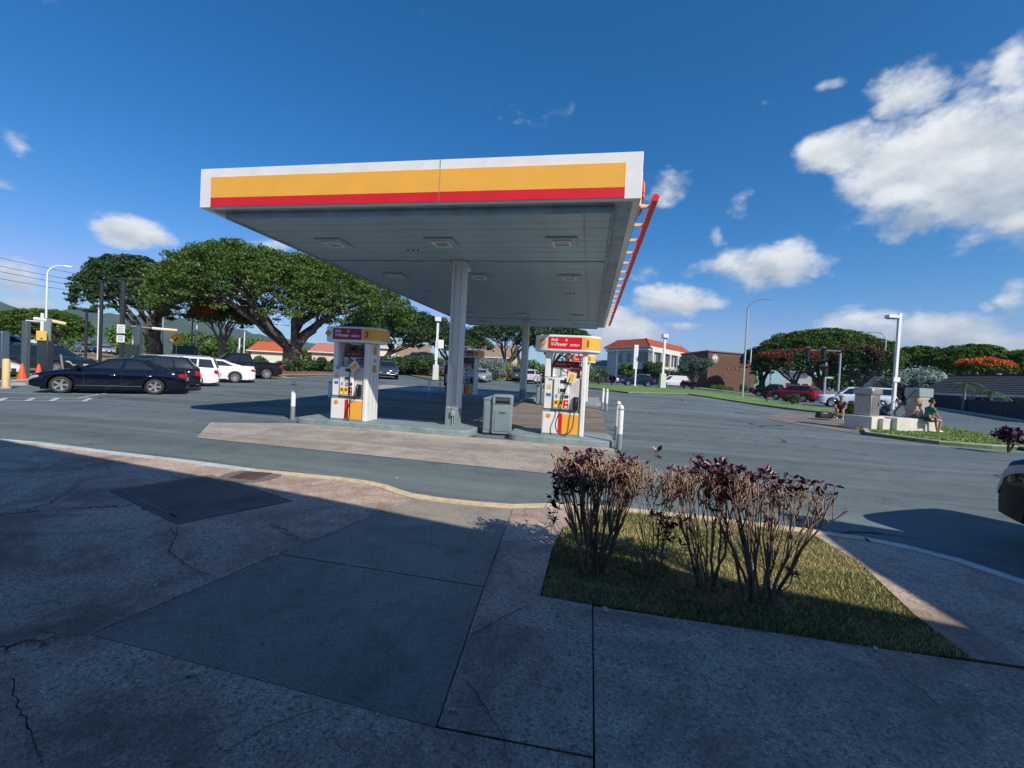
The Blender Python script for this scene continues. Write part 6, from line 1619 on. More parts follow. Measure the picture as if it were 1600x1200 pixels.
# left lamp poles (dark)
def tee_lamp(px, pyb, D, ytop, half_px, label, r=.1, sq=True, m=poledark):
    b = on(px, D, pyb); H_ = S(px+1, ytop, D).z-b.z; hw = half_px/FPX*D*.8; t = empty('lamp_post', b, YAW+.1, label, 'lamp post', 'dark lamp posts by the drive-through')
    MB().box((0, 0, H_/2), (2*r, 2*r, H_)).build('post', m, t, bevel=.01)
    MB().box((0, 0, H_+.03), (2*hw, .30, .07)).build('lamp_head', m, t, bevel=.02); MB().box((0, 0, .2), (r*4.5, r*4.5, .4)).build('footing', mat('dark_footing', (.08, .08, .085), .8), t, bevel=.03)
    return t
t = tee_lamp(189.5, 562, 38, 437, 22, 'dark square lamp post with flat tee head and two white notices', r=.09)
for zz, hh in ((2.75, .55), (2.15, .45)):
    o = MB().bx(-.24, .24, -.115, -.095, zz, zz+hh).build('notice', white, t)
    mm = MB()
    for k in range(4): mm.bx(-.17, .17, -.1185, -.1155, zz+.08+k*hh*.2, zz+.11+k*hh*.2)
    mm.build('print', greyd, o)
tee_lamp(156, 566, 42, 440, 5, 'slim dark lamp post left of the noticed one', r=.075)
tee_lamp(133.5, 560, 52, 485, 11, 'distant dark lamp post with a wide tee head before the pale hatchback', r=.075)
t = tee_lamp(153, 556, 60, 482, 1, 'slender white post behind the dark lamp posts', r=.06, m=white2)
# flood of small posts
def post(px, pyb, D, ytop, r, m, label, name='post', grp=None):
    b = on(px, D, pyb); H_ = S(px, ytop, D).z-b.z; t = empty(name, b, 0, label, 'post', grp); MB().tube([(0, 0, 0), (0, 0, H_)], r, 8).build('shaft', m, t); MB().lathe([(r*2, 0), (r*2, .06), (r, .1)], 8).build('foot', m, t); return t
t = post(373, 568, 40, 528, .06, white2, 'white sign post beside the black pickup', 'sign_post'); MB().bx(-.12, .12, -.08, -.06, 1.5, 2.1).build('sign_plate', galv, t)
post(207, 548, 74, 515, .09, white2, 'white pole left of the second clearance portal', grp='thin poles beyond the lot'); post(224, 548, 76, 517, .09, white2, 'white pole right of the second clearance portal', grp='thin poles beyond the lot')
post(299, 555, 80, 502, .09, mat('brown_pole', (.25, .18, .14), .8), 'thin brown pole left of the poinciana', grp='thin poles beyond the lot'); post(306, 555, 82, 508, .09, white2, 'thin pale pole beside the brown one', grp='thin poles beyond the lot'); post(381, 552, 80, 518, .09, white2, 'thin pale pole right of the poinciana', grp='thin poles beyond the lot')
t = post(657, 578, 62, 556, .06, galv, 'small sign post with pale blade behind the approaching pickup', 'sign_post', None); MB().bx(-.9, .9, -.03, .03, 1.9, 2.3).build('sign_plate', white2, t)
# yellow warning diamond
b = on(275, 70, 560); t = empty('warning_sign', b, YAW+.2, 'orange-yellow diamond warning sign beyond the parked cars', 'sign'); q = S(275, 531, 70).z-b.z
MB().tube([(0, 0, 0), (0, 0, q)], .05, 6).build('post', galv, t); o = MB().bx(-.62, .62, -.03, .0, -.62, .62).build('diamond', mat('sign_amber', (.85, .42, .02), .5), t); o.location = (0, -.05, q+.1); o.rotation_euler = (0, pi/4, 0)
MB().bx(-.10, .10, -.035, -.031, -.3, .25).build('symbol', black, o)
b = on(290, 74, 560); t = empty('utility_box', b, .3, 'green cabinet beyond the white suv near the warning sign', 'cabinet'); MB().bx(-1.3, 1.3, -.6, .6, 0, 2.3).build('cabinet_body', mat('cabinet_green', (.02, .12, .10), .6), t, bevel=.05); MB().bx(-1.35, 1.35, -.65, .65, 2.31, 2.42).build('lid', mat('cabinet_lid', (.03, .10, .09), .6), t)
# clearance portals of the drive-through
def portal(px, pyb, D, ytop, arm0, arm1, label, post_w=.8, ybar=None, sw=None):
    b = on(px, D, pyb); H_ = S(px, ytop, D).z-b.z; a, c = S(arm0, ybar or ytop, D)-b, S(arm1, ybar or ytop, D)-b; t = empty('clearance_portal', b, 0, label, 'height bar', 'height clearance portals of the drive-through')
    MB().box((0, 0, H_/2), (post_w, post_w*.8, H_), YAW).build('post', mat('portal_grey', (.07, .10, .12), .5, var=.05), t, bevel=.02)
    zb_ = (S(px, ybar or ytop, D).z-b.z); MB().tube([(a.x, a.y, zb_), (c.x, c.y, zb_+.02)], .05, 6).build('arm', galv, t)
    return t, b, zb_
t, b, z_ = portal(39.5, 576, 33, 501, 40, 78, 'left dark clearance portal of the drive-through, in front of the dark suv', .26, None)
zb_ = S(78, 501, 33).z-b.z
for (p0_, p1_, m_, nm, dz) in ((52, 76, wall_white, 'clearance_bar', 0), (76, 103, mat('bar_yellow', (.75, .60, .28), .6), 'clearance_bar', -.10)):
    a, c = S(p0_, 500, 33)-b, S(p1_, 500, 33)-b; MB().tube([(a.x, a.y, zb_+.04+dz*.3), (c.x, c.y, zb_+.0+dz)], .085, 8).build(nm, m_, t)
a = S(66, 500, 33)-b; MB().tube([(a.x, a.y, zb_+.35), (a.x, a.y, -.0)], .07, 6).build('hanger_post', white2, t)
o = MB().box((a.x+.22, a.y-.15, S(70, 525, 33).z-b.z), (.50, .05, .50), YAW).build('arrow_sign', mat('arrow_yellow', (.85, .55, .12), .5), t); MB().add([(a.x-.02, a.y-.19, S(70, 522, 33).z-b.z), (a.x+.52, a.y-.10, S(70, 522, 33).z-b.z), (a.x+.25, a.y-.18, S(70, 531, 33).z-b.z)], [(0, 2, 1)]).build('arrow', black, t)
o = MB().box((a.x+.1, a.y+.1, S(70, 515, 33).z-b.z), (.5, .05, 1.2), YAW).build('back_plate', greym, t)
t, b, z_ = portal(214.5, 566, 46, 508, 206, 276, 'second grey clearance portal with long bar above the parked cars', .42, 511)
for (p0_, p1_, m_) in ((206, 238, MATS['portal_grey']), (238, 262, wall_white), (262, 277, MATS['bar_yellow'])):
    a, c = S(p0_, 509, 46)-b, S(p1_, 509+(p1_-p0_)*.06, 46)-b; MB().tube([(a.x, a.y, z_+.02*0), (c.x, c.y, z_-.01)], .11, 8).build('clearance_bar', m_, t)
def menu_board(px, pyb, D, wpx, ytop, label, m=None):
    b = on(px, D, pyb); H_ = S(px, ytop, D).z-b.z; w = wpx/FPX*D*.75; t = empty('menu_board', b, YAW-.15, label, 'menu board', 'dark menu boards of the drive-through')
    MB().bx(-w/2, w/2, -.15, .15, H_*.28, H_).build('cabinet', m or poledark, t, bevel=.03); MB().bx(-w*.3, w*.3, -.12, .12, 0, H_*.28).build('plinth', poledark, t)
    MB().bx(-w*.42, w*.42, -.16, -.151, H_*.33, H_*.95).build('screen', screen, t); return t
menu_board(70, 577, 32, 18, 532, 'dark menu board behind the right orange cone')
menu_board(206, 566, 45, 20, 538, 'dark menu board by the second clearance portal')
menu_board(1, 570, 30, 15, 517, 'grey slab cut by the left picture edge beside the drive-through', mat('slab_grey', (.07, .11, .15), .5))
b = on(103, 27, 578); t = empty('leaning_pole', b, 0, 'pale pole leaning behind the navy sedan bonnet', 'pole'); q = S(95, 554, 27)-b; MB().tube([(0, 0, 0), tuple(q)], .035, 6).build('pole', bark_l, t); MB().box((0, 0, .03), (.2, .2, .06)).build('foot', greyd, t)
# overhead wires
W = mat('wire', (.06, .06, .07), .6)
for i, (a0, a1) in enumerate(((397, 424), (411, 434), (420, 443), (432, 452))):
    A, B = S(-60, a0-8, 150), S(260, a1+26-i*2, 190); pts = []
    for k in range(13): u = k/12; p = A.lerp(B, u); p.z -= 2.0*4*u*(1-u)*.4; pts.append(p)
    o = MB().tube(pts, .055, 4).build('overhead_wire', W); tag(o, ['topmost overhead wire at the upper left', 'second overhead wire from the top at the left', 'third overhead wire from the top at the left', 'lowest overhead wire at the left'][i], 'cable', 'overhead wires crossing the sky at the left')

# ============================================================ AIR AND WATER STATION
plm = mat('station_plinth', (.60, .57, .52), .8, var=.1, scale=3, dirt=.3)
b = on(1352, 23.4, 668); t = empty('air_station', (b.x, b.y, b.z+.1), YAW+.42, 'left stainless service cabinet with flared cap on its own white plinth', 'service cabinet')
MB().bx(-.58, .58, -.50, .50, -.1, .50).build('plinth', plm, t, bevel=.02); MB().bx(-.33, .33, -.31, .31, .50, 1.36).build('cabinet_body', steel, t, bevel=.03)
MB().bx(-.39, .39, -.37, .37, 1.365, 1.66).build('cap', steel, t, bevel=.07); MB().bx(-.23, .23, -.32, -.312, .58, 1.3).build('door', mat('steel_door', (.36, .35, .32), .4, metal=.7), t); MB().bx(.15, .18, -.34, -.3205, .92, 1.06).build('handle', black, t)
b = on(1416, 24.6, 672); t = empty('service_plinth', (b.x, b.y, b.z+.1), YAW+.22, 'long low white concrete plinth under the lamp post and second cabinet', 'plinth')
MB().bx(-1.30, 1.05, -.55, .55, -.1, .50).build('plinth_block', plm, t, bevel=.02); MB().bx(-1.75, -1.305, -.35, .5, -.1, .44).build('plinth_step', plm, t, bevel=.02); MB().bx(.25, .55, -.30, .30, .502, .56).build('pad', plm, t)
plz = b.z+.6
t = empty('service_cabinet', (b.x+.42, b.y+.1, plz+.06), YAW+.25, 'right service cabinet with a square head box standing on the long plinth', 'service cabinet')
MB().bx(-.30, .30, -.26, .26, 0, .82).build('cabinet_body', mat('cabinet_beige', (.38, .38, .33), .5, var=.08, dirt=.2), t, bevel=.03); MB().bx(-.40, .42, -.28, .28, .825, 1.20).build('head_box', mat('cabinet_glass_grey', (.25, .31, .33), .4), t, bevel=.03); MB().bx(-.2, .2, -.272, -.262, .10, .74).build('door', mat('cabinet_beige2', (.34, .34, .30), .5), t)
MB().tube([(-.5, -.2, 1.1), (-.8, -.1, .75), (-1.1, .1, .2), (-1.15, .1, .02)], .03, 6).build('hose', black, t)
# small tent-shaped dark thing on the grass
x, y = TG(1379, 667); t = MB().add([(-.24, -.1, 0), (.24, -.1, 0), (0, -.02, .26), (-.24, .2, 0), (.24, .2, 0), (0, .12, .26)], [(0, 1, 2), (4, 3, 5), (0, 2, 5, 3), (1, 4, 5, 2), (0, 3, 4, 1)]).build('folded_board', greyd); t.location = (x, y, terr(x, y)+.1); tag(t, 'small dark tent-shaped board on the grass between the two plinths', 'board')

# ============================================================ PEOPLE
skin_m = mat('skin', (.42, .23, .15), .55); hair_m = mat('hair_dark', (.02, .015, .012), .5)
def skin_mesh(name, verts, edges, m, parent, sub=1):
    me = bpy.data.meshes.new(name); me.from_pydata([v[:3] for v in verts], edges, []); o = bpy.data.objects.new(name, me); COL.objects.link(o)
    md = o.modifiers.new('skin', 'SKIN'); sl = me.skin_vertices[0].data if me.skin_vertices else None
    if sl is None:
        bpy.context.view_layer.objects.active = o
        me.attributes.new
    return o, me, md
def figure(label, base, rz, pose, shirt, shorts, hair=hair_m, shoes=None, scale=.94, hat=None, long_hair=False):
    """seated or crouching figure; pose gives joint positions in metres, facing +x"""
    t = empty('person', base, rz, label, 'person'); t.scale = (scale,)*3
    J = pose
    def chain(name, chains, m, sub=2):
        V = []; E = []; Rr = []; idx = {}
        def vid(p, r):
            k = (round(p[0], 4), round(p[1], 4), round(p[2], 4))
            if k not in idx: idx[k] = len(V); V.append(p); Rr.append(r)
            return idx[k]
        for c in chains:
            last = None
            for p, r in c:
                i = vid(p, r)
                if last is not None and i != last: E.append((last, i))
                last = i
        me = bpy.data.meshes.new(name); me.from_pydata(V, E, []); o = bpy.data.objects.new(name, me); COL.objects.link(o)
        o.modifiers.new('skin', 'SKIN'); o.modifiers.new('sub', 'SUBSURF').levels = sub; o.modifiers['sub'].render_levels = sub
        sv = me.skin_vertices[0].data
        for i, r in enumerate(Rr): sv[i].radius = (r, r)
        sv[0].use_root = True
        dg = bpy.context.evaluated_depsgraph_get(); me2 = bpy.data.meshes.new_from_object(o.evaluated_get(dg)); bpy.data.objects.remove(o)
        me2.materials.clear(); me2.materials.append(m); me2.shade_smooth()
        o = bpy.data.objects.new(name, me2); COL.objects.link(o); o.parent = t; return o
    P_ = J
    ch = [[(P_['pelvis'], .125), (P_['waist'], .115), (P_['chest'], .135), (P_['neck'], .055), (P_['head0'], .075), (P_['head'], .098), (P_['top'], .07)]]
    for s in ('l', 'r'):
        ch.append([(P_['pelvis'], .125), (P_['hip'+s], .095), (P_['knee'+s], .062), (P_['ank'+s], .040), (P_['toe'+s], .032)])
        ch.append([(P_['chest'], .135), (P_['sh'+s], .062), (P_['el'+s], .042), (P_['wr'+s], .028), (P_['hand'+s], .034)])
        h = Vector(P_['hand'+s]); w = Vector(P_['wr'+s]); d = (h-w).normalized(); sd_ = d.cross(Vector((0, 0, 1))).normalized()
        for k in range(4): q = h+sd_*(.026*(k-1.5)); ch.append([(P_['hand'+s], .034), (tuple(q+d*.03), .010), (tuple(q+d*(.075-.006*abs(k-1.5))-Vector((0, 0, .015))), .007)])
        q = h+sd_*.045; ch.append([(P_['hand'+s], .034), (tuple(q+d*.02), .010)])
    chain('body', ch, skin_m)
    tc_ = [[(P_['pelvis'], .145), (P_['waist'], .138), (P_['chest'], .158), (tuple(Vector(P_['chest']).lerp(Vector(P_['neck']), .6)), .075)]]
    for s in ('l', 'r'): tc_.append([(P_['chest'], .158), (P_['sh'+s], .080), (tuple(Vector(P_['sh'+s]).lerp(Vector(P_['el'+s]), .6)), .068)])
    chain('shirt', tc_, shirt)
    tc_ = [[(tuple(Vector(P_['pelvis']).lerp(Vector(P_['waist']), .3)), .150), (P_['pelvis'], .152)]]
    for s in ('l', 'r'): tc_.append([(P_['pelvis'], .152), (P_['hip'+s], .115), (tuple(Vector(P_['hip'+s]).lerp(Vector(P_['knee'+s]), .62)), .090)])
    chain('shorts', tc_, shorts)
    for s in ('l', 'r'):
        a, q = Vector(P_['ank'+s]), Vector(P_['toe'+s]); chain('shoe', [[(tuple(a-Vector((.03, 0, .01))), .05), (tuple(a.lerp(q, .5)), .05), (tuple(q), .042)]], shoes or white2, 1)
    hd, tp, h0 = Vector(P_['head']), Vector(P_['top']), Vector(P_['head0']); fwd = Vector((1, 0, 0)); upv = (tp-h0).normalized(); fwd = (fwd-upv*fwd.dot(upv)).normalized(); lf = upv.cross(fwd)
    hm_ = MB(); c0 = hd+upv*.012-fwd*.012; nn_ = 12; vs = []; fs = []
    for i in range(9):
        th = pi*i/10
        for k in range(nn_):
            ph_ = 2*pi*k/nn_; dd = upv*cos(th)+(fwd*cos(ph_)+lf*sin(ph_))*sin(th); rad_ = .122
            lim = .35 if dd.dot(fwd) > .3 else (-.55 if not long_hair else -1.4)
            p_ = c0+dd*rad_
            if dd.dot(upv) < lim: p_ = c0+dd*.06
            if long_hair and dd.dot(fwd) < .1 and i > 5: p_ = p_-upv*.09*(i-5)-fwd*.02
            vs.append(tuple(p_))
    for i in range(8):
        for k in range(nn_): fs.append((i*nn_+k, (i+1)*nn_+k, (i+1)*nn_+(k+1) % nn_, i*nn_+(k+1) % nn_))
    hm_.add(vs, fs).build('hair', hat or hair, t, smooth=70)
    for sg in (-1, 1):
        e = hd+fwd*.098+lf*sg*.034+upv*.0; MB().lathe([(0, -.011), (.010, -.004), (.010, .004), (0, .011)], 6, tuple(e)).build('eye', black, t)
        e = hd+lf*sg*.103-upv*.005; MB().box(tuple(e), (.035, .018, .055)).build('ear', skin_m, t)
    e = hd+fwd*.112-upv*.02; MB().box(tuple(e), (.03, .022, .035)).build('nose', skin_m, t)
    e = hd+fwd*.094-upv*.055; MB().box(tuple(e), (.008, .045, .010)).build('mouth', mat('lips', (.30, .10, .08), .5), t)
    return t
def seated(lean=.15, knee=.0, seat=.47, fwd_=.46, headf=.0, armf=.25):
    z = seat+.10; w = (lean*.4, 0, z+.20); c = (lean, 0, z+.42); n = (lean*1.3+headf*.2, 0, z+.57); h0 = (lean*1.35+headf*.5, 0, z+.65); h = (lean*1.4+headf*.8, 0, z+.74); tp = (lean*1.4+headf, 0, z+.84)
    J = dict(pelvis=(0, 0, z), waist=w, chest=c, neck=n, head0=h0, head=h, top=tp)
    for s, sg in (('l', 1), ('r', -1)):
        J['hip'+s] = (.06, sg*.10, z-.01); J['knee'+s] = (fwd_, sg*.12, seat+.05+knee*(sg > 0)); J['ank'+s] = (fwd_-.04+.12*(sg > 0), sg*.12, .085); J['toe'+s] = (fwd_+.11+.12*(sg > 0), sg*.13, .045)
        J['sh'+s] = (lean, sg*.19, z+.44); J['el'+s] = (lean+armf*.4, sg*.23, z+.18); J['wr'+s] = (lean+armf, sg*.14, z+.09); J['hand'+s] = (lean+armf+.09, sg*.11, z+.06)
    return J
gb = on(1449, 24.2, 668); gz = .1
figure('person in green t-shirt and dark shorts sitting on the long plinth, facing right', (gb.x-.05, gb.y, gb.z+gz), YAW-.1, seated(.12, .03, .47), mat('shirt_green', (.02, .15, .13), .8), mat('shorts_dark', (.015, .02, .035), .8))
gb2 = on(1440, 24.3, 668)
figure('person in a pale pink top sitting with back turned behind the one in green', (gb2.x, gb2.y+.1, gb2.z+gz), YAW+2.2, seated(.10, .0, .47), mat('shirt_pink', (.62, .40, .38), .8), mat('shorts_grey', (.1, .1, .12), .8), hair=mat('hair_blond', (.38, .24, .12), .5), long_hair=True)
gb3 = on(1375, 25.6, 655)
t = empty('low_stool', (gb3.x, gb3.y, gb3.z+gz), YAW, 'low dark folding stool under the person in the blue-green shirt', 'stool')
MB().bx(-.22, .22, -.22, .22, .33, .37).build('seat', black, t, bevel=.01)
for a in (-.19, .19):
    for b_ in (-.19, .19): MB().tube([(a, b_, 0), (a*.8, b_*.8, .33)], .015, 6).build('leg', black, t)
figure('person in blue-green shirt bent forward on a stool behind the plinths', (gb3.x, gb3.y, gb3.z+gz), -1.3, seated(.34, .05, .37, .40, .22, .22), mat('shirt_teal', (.02, .12, .17), .8), mat('shorts_navy', (.015, .02, .04), .8))
gb4 = on(1312, 27.5, 645)
t = empty('low_stool', (gb4.x, gb4.y, gb4.z+gz), YAW, 'low dark folding stool under the person with a pale hat', 'stool')
MB().bx(-.22, .22, -.22, .22, .33, .37).build('seat', black, t, bevel=.01)
for a in (-.19, .19):
    for b_ in (-.19, .19): MB().tube([(a, b_, 0), (a*.8, b_*.8, .33)], .015, 6).build('leg', black, t)
figure('person in dark purple shirt and pale hat crouched left of the steel cabinet', (gb4.x, gb4.y, gb4.z+gz), -2.0, seated(.30, .05, .37, .40, .2, .2), mat('shirt_purple', (.06, .03, .08), .8), mat('shorts_navy', (.015, .02, .04), .8), hat=mat('hat_pale', (.35, .25, .27), .7))
t = empty('cargo_bag', (gb4.x-.75, gb4.y-.1, gb4.z+gz), YAW, 'black bag lying on the verge beside the crouching person', 'bag')
MB().box((0, 0, .17), (.8, .4, .34), 0, top=.8).build('bag_body', black, t, bevel=.08); MB().tube([(-.15, 0, .33), (-.1, 0, .44), (.1, 0, .44), (.15, 0, .33)], .015, 6).build('handle', greyd, t)
# bicycle leaning by the lamp post
b = on(1402, 26.2, 655)
t = empty('bicycle', (b.x, b.y, b.z+gz), YAW+.1, 'dark bicycle leaning behind the pale lamp post and plinth', 'bicycle')
for xx in (-.52, .52):
    w_ = empty('wheel', (xx, 0, .34)); w_.parent = t; m = MB(); pts = [(.32*cos(a), 0, .32*sin(a)) for a in np.linspace(0, 2*pi, 25)]; m.tube(pts, .018, 6).build('tyre', rubber, w_)
    m = MB()
    for k in range(8): a = k*pi/8; m.tube([(.31*cos(a), 0, .31*sin(a)), (-.31*cos(a), 0, -.31*sin(a))], .002, 3)
    m.build('spoke', chrome, w_)
fr = MB()
for a, c_ in (((-.52, 0, .34), (-.12, 0, .30)), ((-.12, 0, .30), (-.24, 0, .78)), ((-.52, 0, .34), (-.22, 0, .70)), ((-.22, 0, .72), (.34, 0, .76)), ((-.12, 0, .30), (.36, 0, .66)), ((.32, 0, .88), (.52, 0, .34))): fr.tube([a, c_], .018, 6)
fr.build('frame', poledark, t); MB().box((-.25, 0, .82), (.26, .14, .06), 0, top=.7).build('saddle', black, t, bevel=.015); MB().tube([(.40, -.28, .98), (.32, -.1, .92), (.32, .1, .92), (.40, .28, .98)], .014, 6).build('handlebar', black, t)

# ============================================================ STORE BEHIND THE CAMERA (casts the foreground shade)
HE = 4.6; kx, ky = SUN_V.x/SUN_V.z, SUN_V.y/SUN_V.z
def cast(x, y, z=.08): return (x+kx*(HE-z), y+ky*(HE-z))
pA = cast(-16, 6.38); pB = cast(2.55, 3.36); pC = cast(2.47, 4.3); pD = cast(2.5, 6.12, 0); pE = cast(14, 3.2, 0)
pA2 = cast(-9.4, 5.45); pm = cast(-3.0, 4.45)
store = empty('store', (0, 0, 0), 0, 'fuel station store behind the camera whose deep eave shades the plaza', 'building')
eave = [pA, pA2, pm, pB, pC, pD, pE, (pE[0], -9), (-14, -9), (pA[0], -4)]
eave = [(pA[0], -9), pA, pA2, pm, pB, pC, pD, pE, (pE[0], -9)]
MB().prism(eave, HE-.35, HE).build('eave', mat('eave_brown', (.10, .085, .07), .8), store)
MB().bx(-12, 9, -9, -2.2, -.05, HE-.36).build("wall", mat('store_wall', (.14, .12, .10), .85), store)
for k in range(6):
    f = MB().bx(-9+k*2.4, -9+k*2.4+2.1, -2.19, -2.12, .5, 2.7).build('window', greyd, store); MB().bx(-8.93+k*2.4, -9+k*2.4+2.03, -2.11, -2.10, .57, 2.63).build('pane', win_m, f)
d_ = MB().bx(5.6, 6.7, -2.19, -2.12, .06, 2.4).build('door', greyd, store); MB().bx(5.7, 6.6, -2.11, -2.10, .3, 2.3).build('pane', win_m, d_); MB().tube([(5.75, -2.04, 1.0), (5.75, -2.04, 1.4)], .015, 6).build('handle', chrome, d_)
MB().bx(pD[0]+.3, pD[0]+.62, pD[1]-1.6, pD[1]-1.3, -.02, HE-.36).build("pillar", white, store)

# ============================================================ FOREGROUND PURPLE BUSHES
stem_m = mat('twig', (.33, .24, .19), .85, var=.3, scale=14, bump=.5); stem_c = mat('cut_twig', (.55, .38, .26), .85, var=.2, scale=20)
leafp = mat('leaf_dark_purple', (.045, .010, .026), .38, island=.6, trans=.10); leafr = mat('leaf_wine', (.12, .015, .05), .38, island=.5, trans=.18)
def big_leaf(m, p, d, L, W_, rr, mi=0):
    d = d.normalized(); s = d.cross(Vector((rr.normal()*.4, rr.normal()*.4, 1))).normalized(); n = s.cross(d)
    c = rr.uniform(-.18, .28)
    v = [p, p+d*L*.35+s*W_+n*W_*.35, p+d*L*.35-n*L*.02, p+d*L*.35-s*W_+n*W_*.35, p+d*L*.75+s*W_*.65+n*(c*L*.3+W_*.3), p+d*L*.75+n*c*L*.3, p+d*L*.75-s*W_*.65+n*(c*L*.3+W_*.3), p+d*L+n*c*L*.55]
    m.add(v, [(0, 1, 2), (0, 2, 3), (1, 4, 5, 2), (2, 5, 6, 3), (4, 7, 5), (5, 7, 6)], mi)
def purple_bush(base, tops, hgt, nst, leaves, seed, label, spread=.10, lowleaf=0, base_r=.016, dense_top=1.0, extra=()):
    """tops = (x0, x1) range of the clipped top relative to base; leaves = list of (x0,x1,z0,z1,n) clumps"""
    rr = np.random.RandomState(seed); t = empty('purple_bush', base, 0, label, 'shrub', 'row of purple-leaved shrubs in the grass bed'); m = MB(); cut = MB(); lv = MB()
    for k in range(nst):
        u = (k+.5)/nst; bx_, by_ = (u-.5)*spread+rr.normal()*.015, rr.uniform(-.05, .05); tx = lerp(tops[0], tops[1], u)+rr.normal()*.03; ty = rr.uniform(-.16, .16)
        fork_h = hgt*rr.uniform(.42, .66); p0 = Vector((bx_, by_, -.03)); e = Vector((tx*.78, ty*.6, fork_h)); pts = []; kn = rr.uniform(-.02, .02)
        for i in range(7):
            s = i/6; p = p0.lerp(e, s); p.x = lerp(p0.x, e.x, s**1.35)+kn*sin(s*7+k)+rr.normal()*.004; p.y += rr.normal()*.005; pts.append(p)
        r_ = base_r*rr.uniform(.55, 1.1); m.tube(pts, [lerp(r_, r_*.62, i/6) for i in range(7)], 6)
        # branching twigs up to the clipped top
        for j in range(int(3+3*dense_top)):
            s = pts[rr.randint(3, 7)]; q = Vector((tx+rr.normal()*.055, ty+rr.normal()*.06, hgt*rr.uniform(.84, .93))); mid = s.lerp(q, .5)+Vector((rr.normal()*.022, rr.normal()*.022, rr.uniform(-.02, .02))); r2 = r_*rr.uniform(.28, .45)
            m.tube([s, mid, q], [r2, r2*.8, r2*.6], 5, cap=False)
            for i in range(int(1.5+3.2*dense_top)):
                q0 = mid.lerp(q, rr.uniform(.2, 1)); q1 = q0+Vector((rr.normal()*.035, rr.normal()*.035, 0)); q1.z = min(hgt*rr.uniform(.93, 1.02), q0.z+rr.uniform(.04, .22)); r3 = rr.uniform(.0022, .0042); qq = q0.lerp(q1, .55)+Vector((rr.normal()*.008, rr.normal()*.008, 0))
                m.tube([q0, qq], [r3*1.1, r3], 4, cap=False); cut.tube([qq, q1], [r3, r3*.85], 4)
                if rr.rand() < .22:
                    qs = q1+Vector((rr.normal()*.04, rr.normal()*.03, rr.uniform(0, .03))); m.tube([qq, qs], .0022, 4)
                    for _ in range(2): big_leaf(lv, qs, Vector((rr.normal(), rr.normal(), rr.uniform(-.2, 1))), rr.uniform(.03, .06), rr.uniform(.008, .014), rr, rr.randint(2))
        if rr.rand() < .5:   # side twig low down
            s = pts[rr.randint(1, 4)]; q = s+Vector((rr.normal()*.09, rr.normal()*.06, rr.uniform(.03, .12))); m.tube([s, s.lerp(q, .5)+Vector((0, 0, .01)), q], .003, 4)
    for (x0, x1, z0, z1, n) in leaves:
        for _ in range(n):
            p = Vector((rr.uniform(x0, x1), rr.uniform(-.17, .17), rr.uniform(z0, z1))); 
            sp = p-Vector((rr.normal()*.03, rr.normal()*.03, rr.uniform(.03, .09))); m.tube([sp, p], .0024, 4, cap=False)
            for j in range(rr.randint(3, 6)):
                a = rr.uniform(0, 2*pi); big_leaf(lv, p, Vector((cos(a), sin(a), rr.uniform(-.3, 1.2))), rr.uniform(.035, .075), rr.uniform(.009, .017), rr, 1 if p.z > z0+(z1-z0)*.6 and rr.rand() < .55 else 0)
    for path in extra:
        m.tube(path, [.006-.0006*i for i in range(len(path))], 5); p = Vector(path[-1])
        for j in range(9):
            a = rr.uniform(0, 2*pi); big_leaf(lv, p+Vector((0, 0, rr.uniform(-.05, .05))), Vector((cos(a)*.8, sin(a), rr.uniform(-.2, 1.1))), rr.uniform(.045, .085), rr.uniform(.010, .016), rr, rr.randint(2))
    m.build('stem', stem_m, t, smooth=60); cut.build('clipped_twig', stem_c, t)['kind'] = 'stuff'; lv.build('foliage', [leafp, leafr], t)['kind'] = 'stuff'
    return t
b1, b2, b3, b4 = (.11, 3.46, .075), (.56, 3.46, .075), (.94, 3.42, .075), (1.29, 3.33, .075)
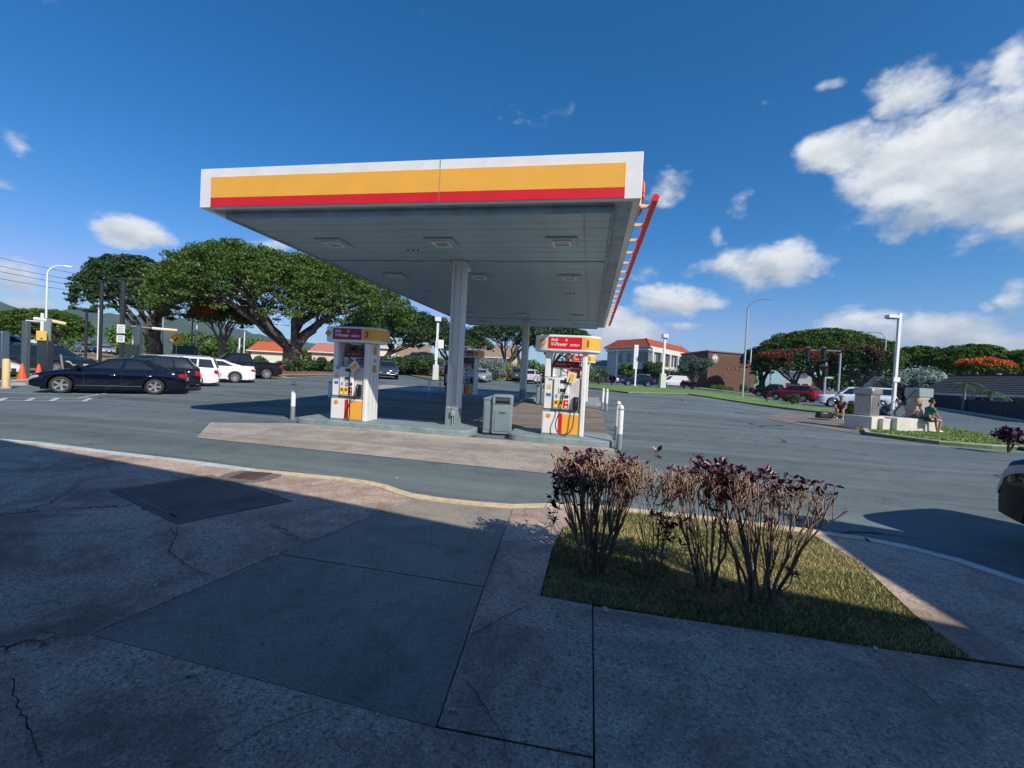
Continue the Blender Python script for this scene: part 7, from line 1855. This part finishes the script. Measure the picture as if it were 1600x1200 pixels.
purple_bush(b1, (-.31, .34), .93, 15, [(-.36, -.10, .50, .84, 46), (-.30, .34, .62, .85, 44), (-.12, .02, .90, .97, 5), (.14, .30, .88, .95, 5), (.40, .46, .93, 1.0, 2), (-.42, -.33, .33, .42, 5)], 1, 'leftmost purple shrub, densest with flat clipped pale twigs on top', spread=.18, dense_top=1.6, base_r=.0135)
purple_bush(b2, (-.18, .20), .86, 7, [(-.10, .2, .35, .60, 12), (.06, .24, .72, .88, 8)], 2, 'thin purple shrub second from the left, sparse twigs', spread=.09, dense_top=.6, base_r=.009)
purple_bush(b3, (-.34, .16), .92, 10, [(-.12, .16, .80, .97, 36), (-.36, -.20, .30, .52, 16), (.0, .2, .60, .8, 10)], 3, 'third purple shrub from the left leaning left with purple leaves at top', spread=.13, dense_top=.9, base_r=.0115)
purple_bush(b4, (-.42, .30), .90, 11, [(-.40, .16, .82, .95, 44), (-.40, .0, .62, .80, 12), (.16, .28, .78, .90, 12)], 4, 'rightmost purple shrub with thick pale trunks fanning out to the left', spread=.20, dense_top=1.0, base_r=.0155,
            extra=[[(.02, 0, .02), (.10, -.02, .08), (.17, -.02, .15), (.19, -.02, .24)], [(.22, 0, .70), (.30, 0, .76), (.36, 0, .80)], [(.2, 0, .5), (.27, 0, .60), (.30, 0, .62)]])
# fallen leaves under the shrubs
lv = MB(); rr = np.random.RandomState(9)
for k in range(120):
    p = Vector((rr.uniform(-.15, 1.6), 3.35+rr.normal()*.16, .085)); a = rr.uniform(0, 2*pi); big_leaf(lv, p, Vector((cos(a), sin(a), .15)), rr.uniform(.02, .04), rr.uniform(.006, .01), rr)
tag(lv.build('leaf_litter', mat('dead_leaf', (.09, .05, .035), .7, island=.5)), kind='stuff')

# ============================================================ AIR
hz = MB().bx(-8000, 8000, -8000, 8000, -45, 620).build('haze', mat('haze_air', (1, 1, 1)), kind='stuff')
hm = MATS['haze_air']; hn, hl = NT(hm); hn.clear(); ho = hn.new('ShaderNodeOutputMaterial'); hv = hn.new('ShaderNodeVolumePrincipled')
hv.inputs['Color'].default_value = (.62, .78, .95, 1); hv.inputs['Density'].default_value = 0.65e-4; hv.inputs['Anisotropy'].default_value = .2
hl.new(hv.outputs[0], ho.inputs['Volume'])
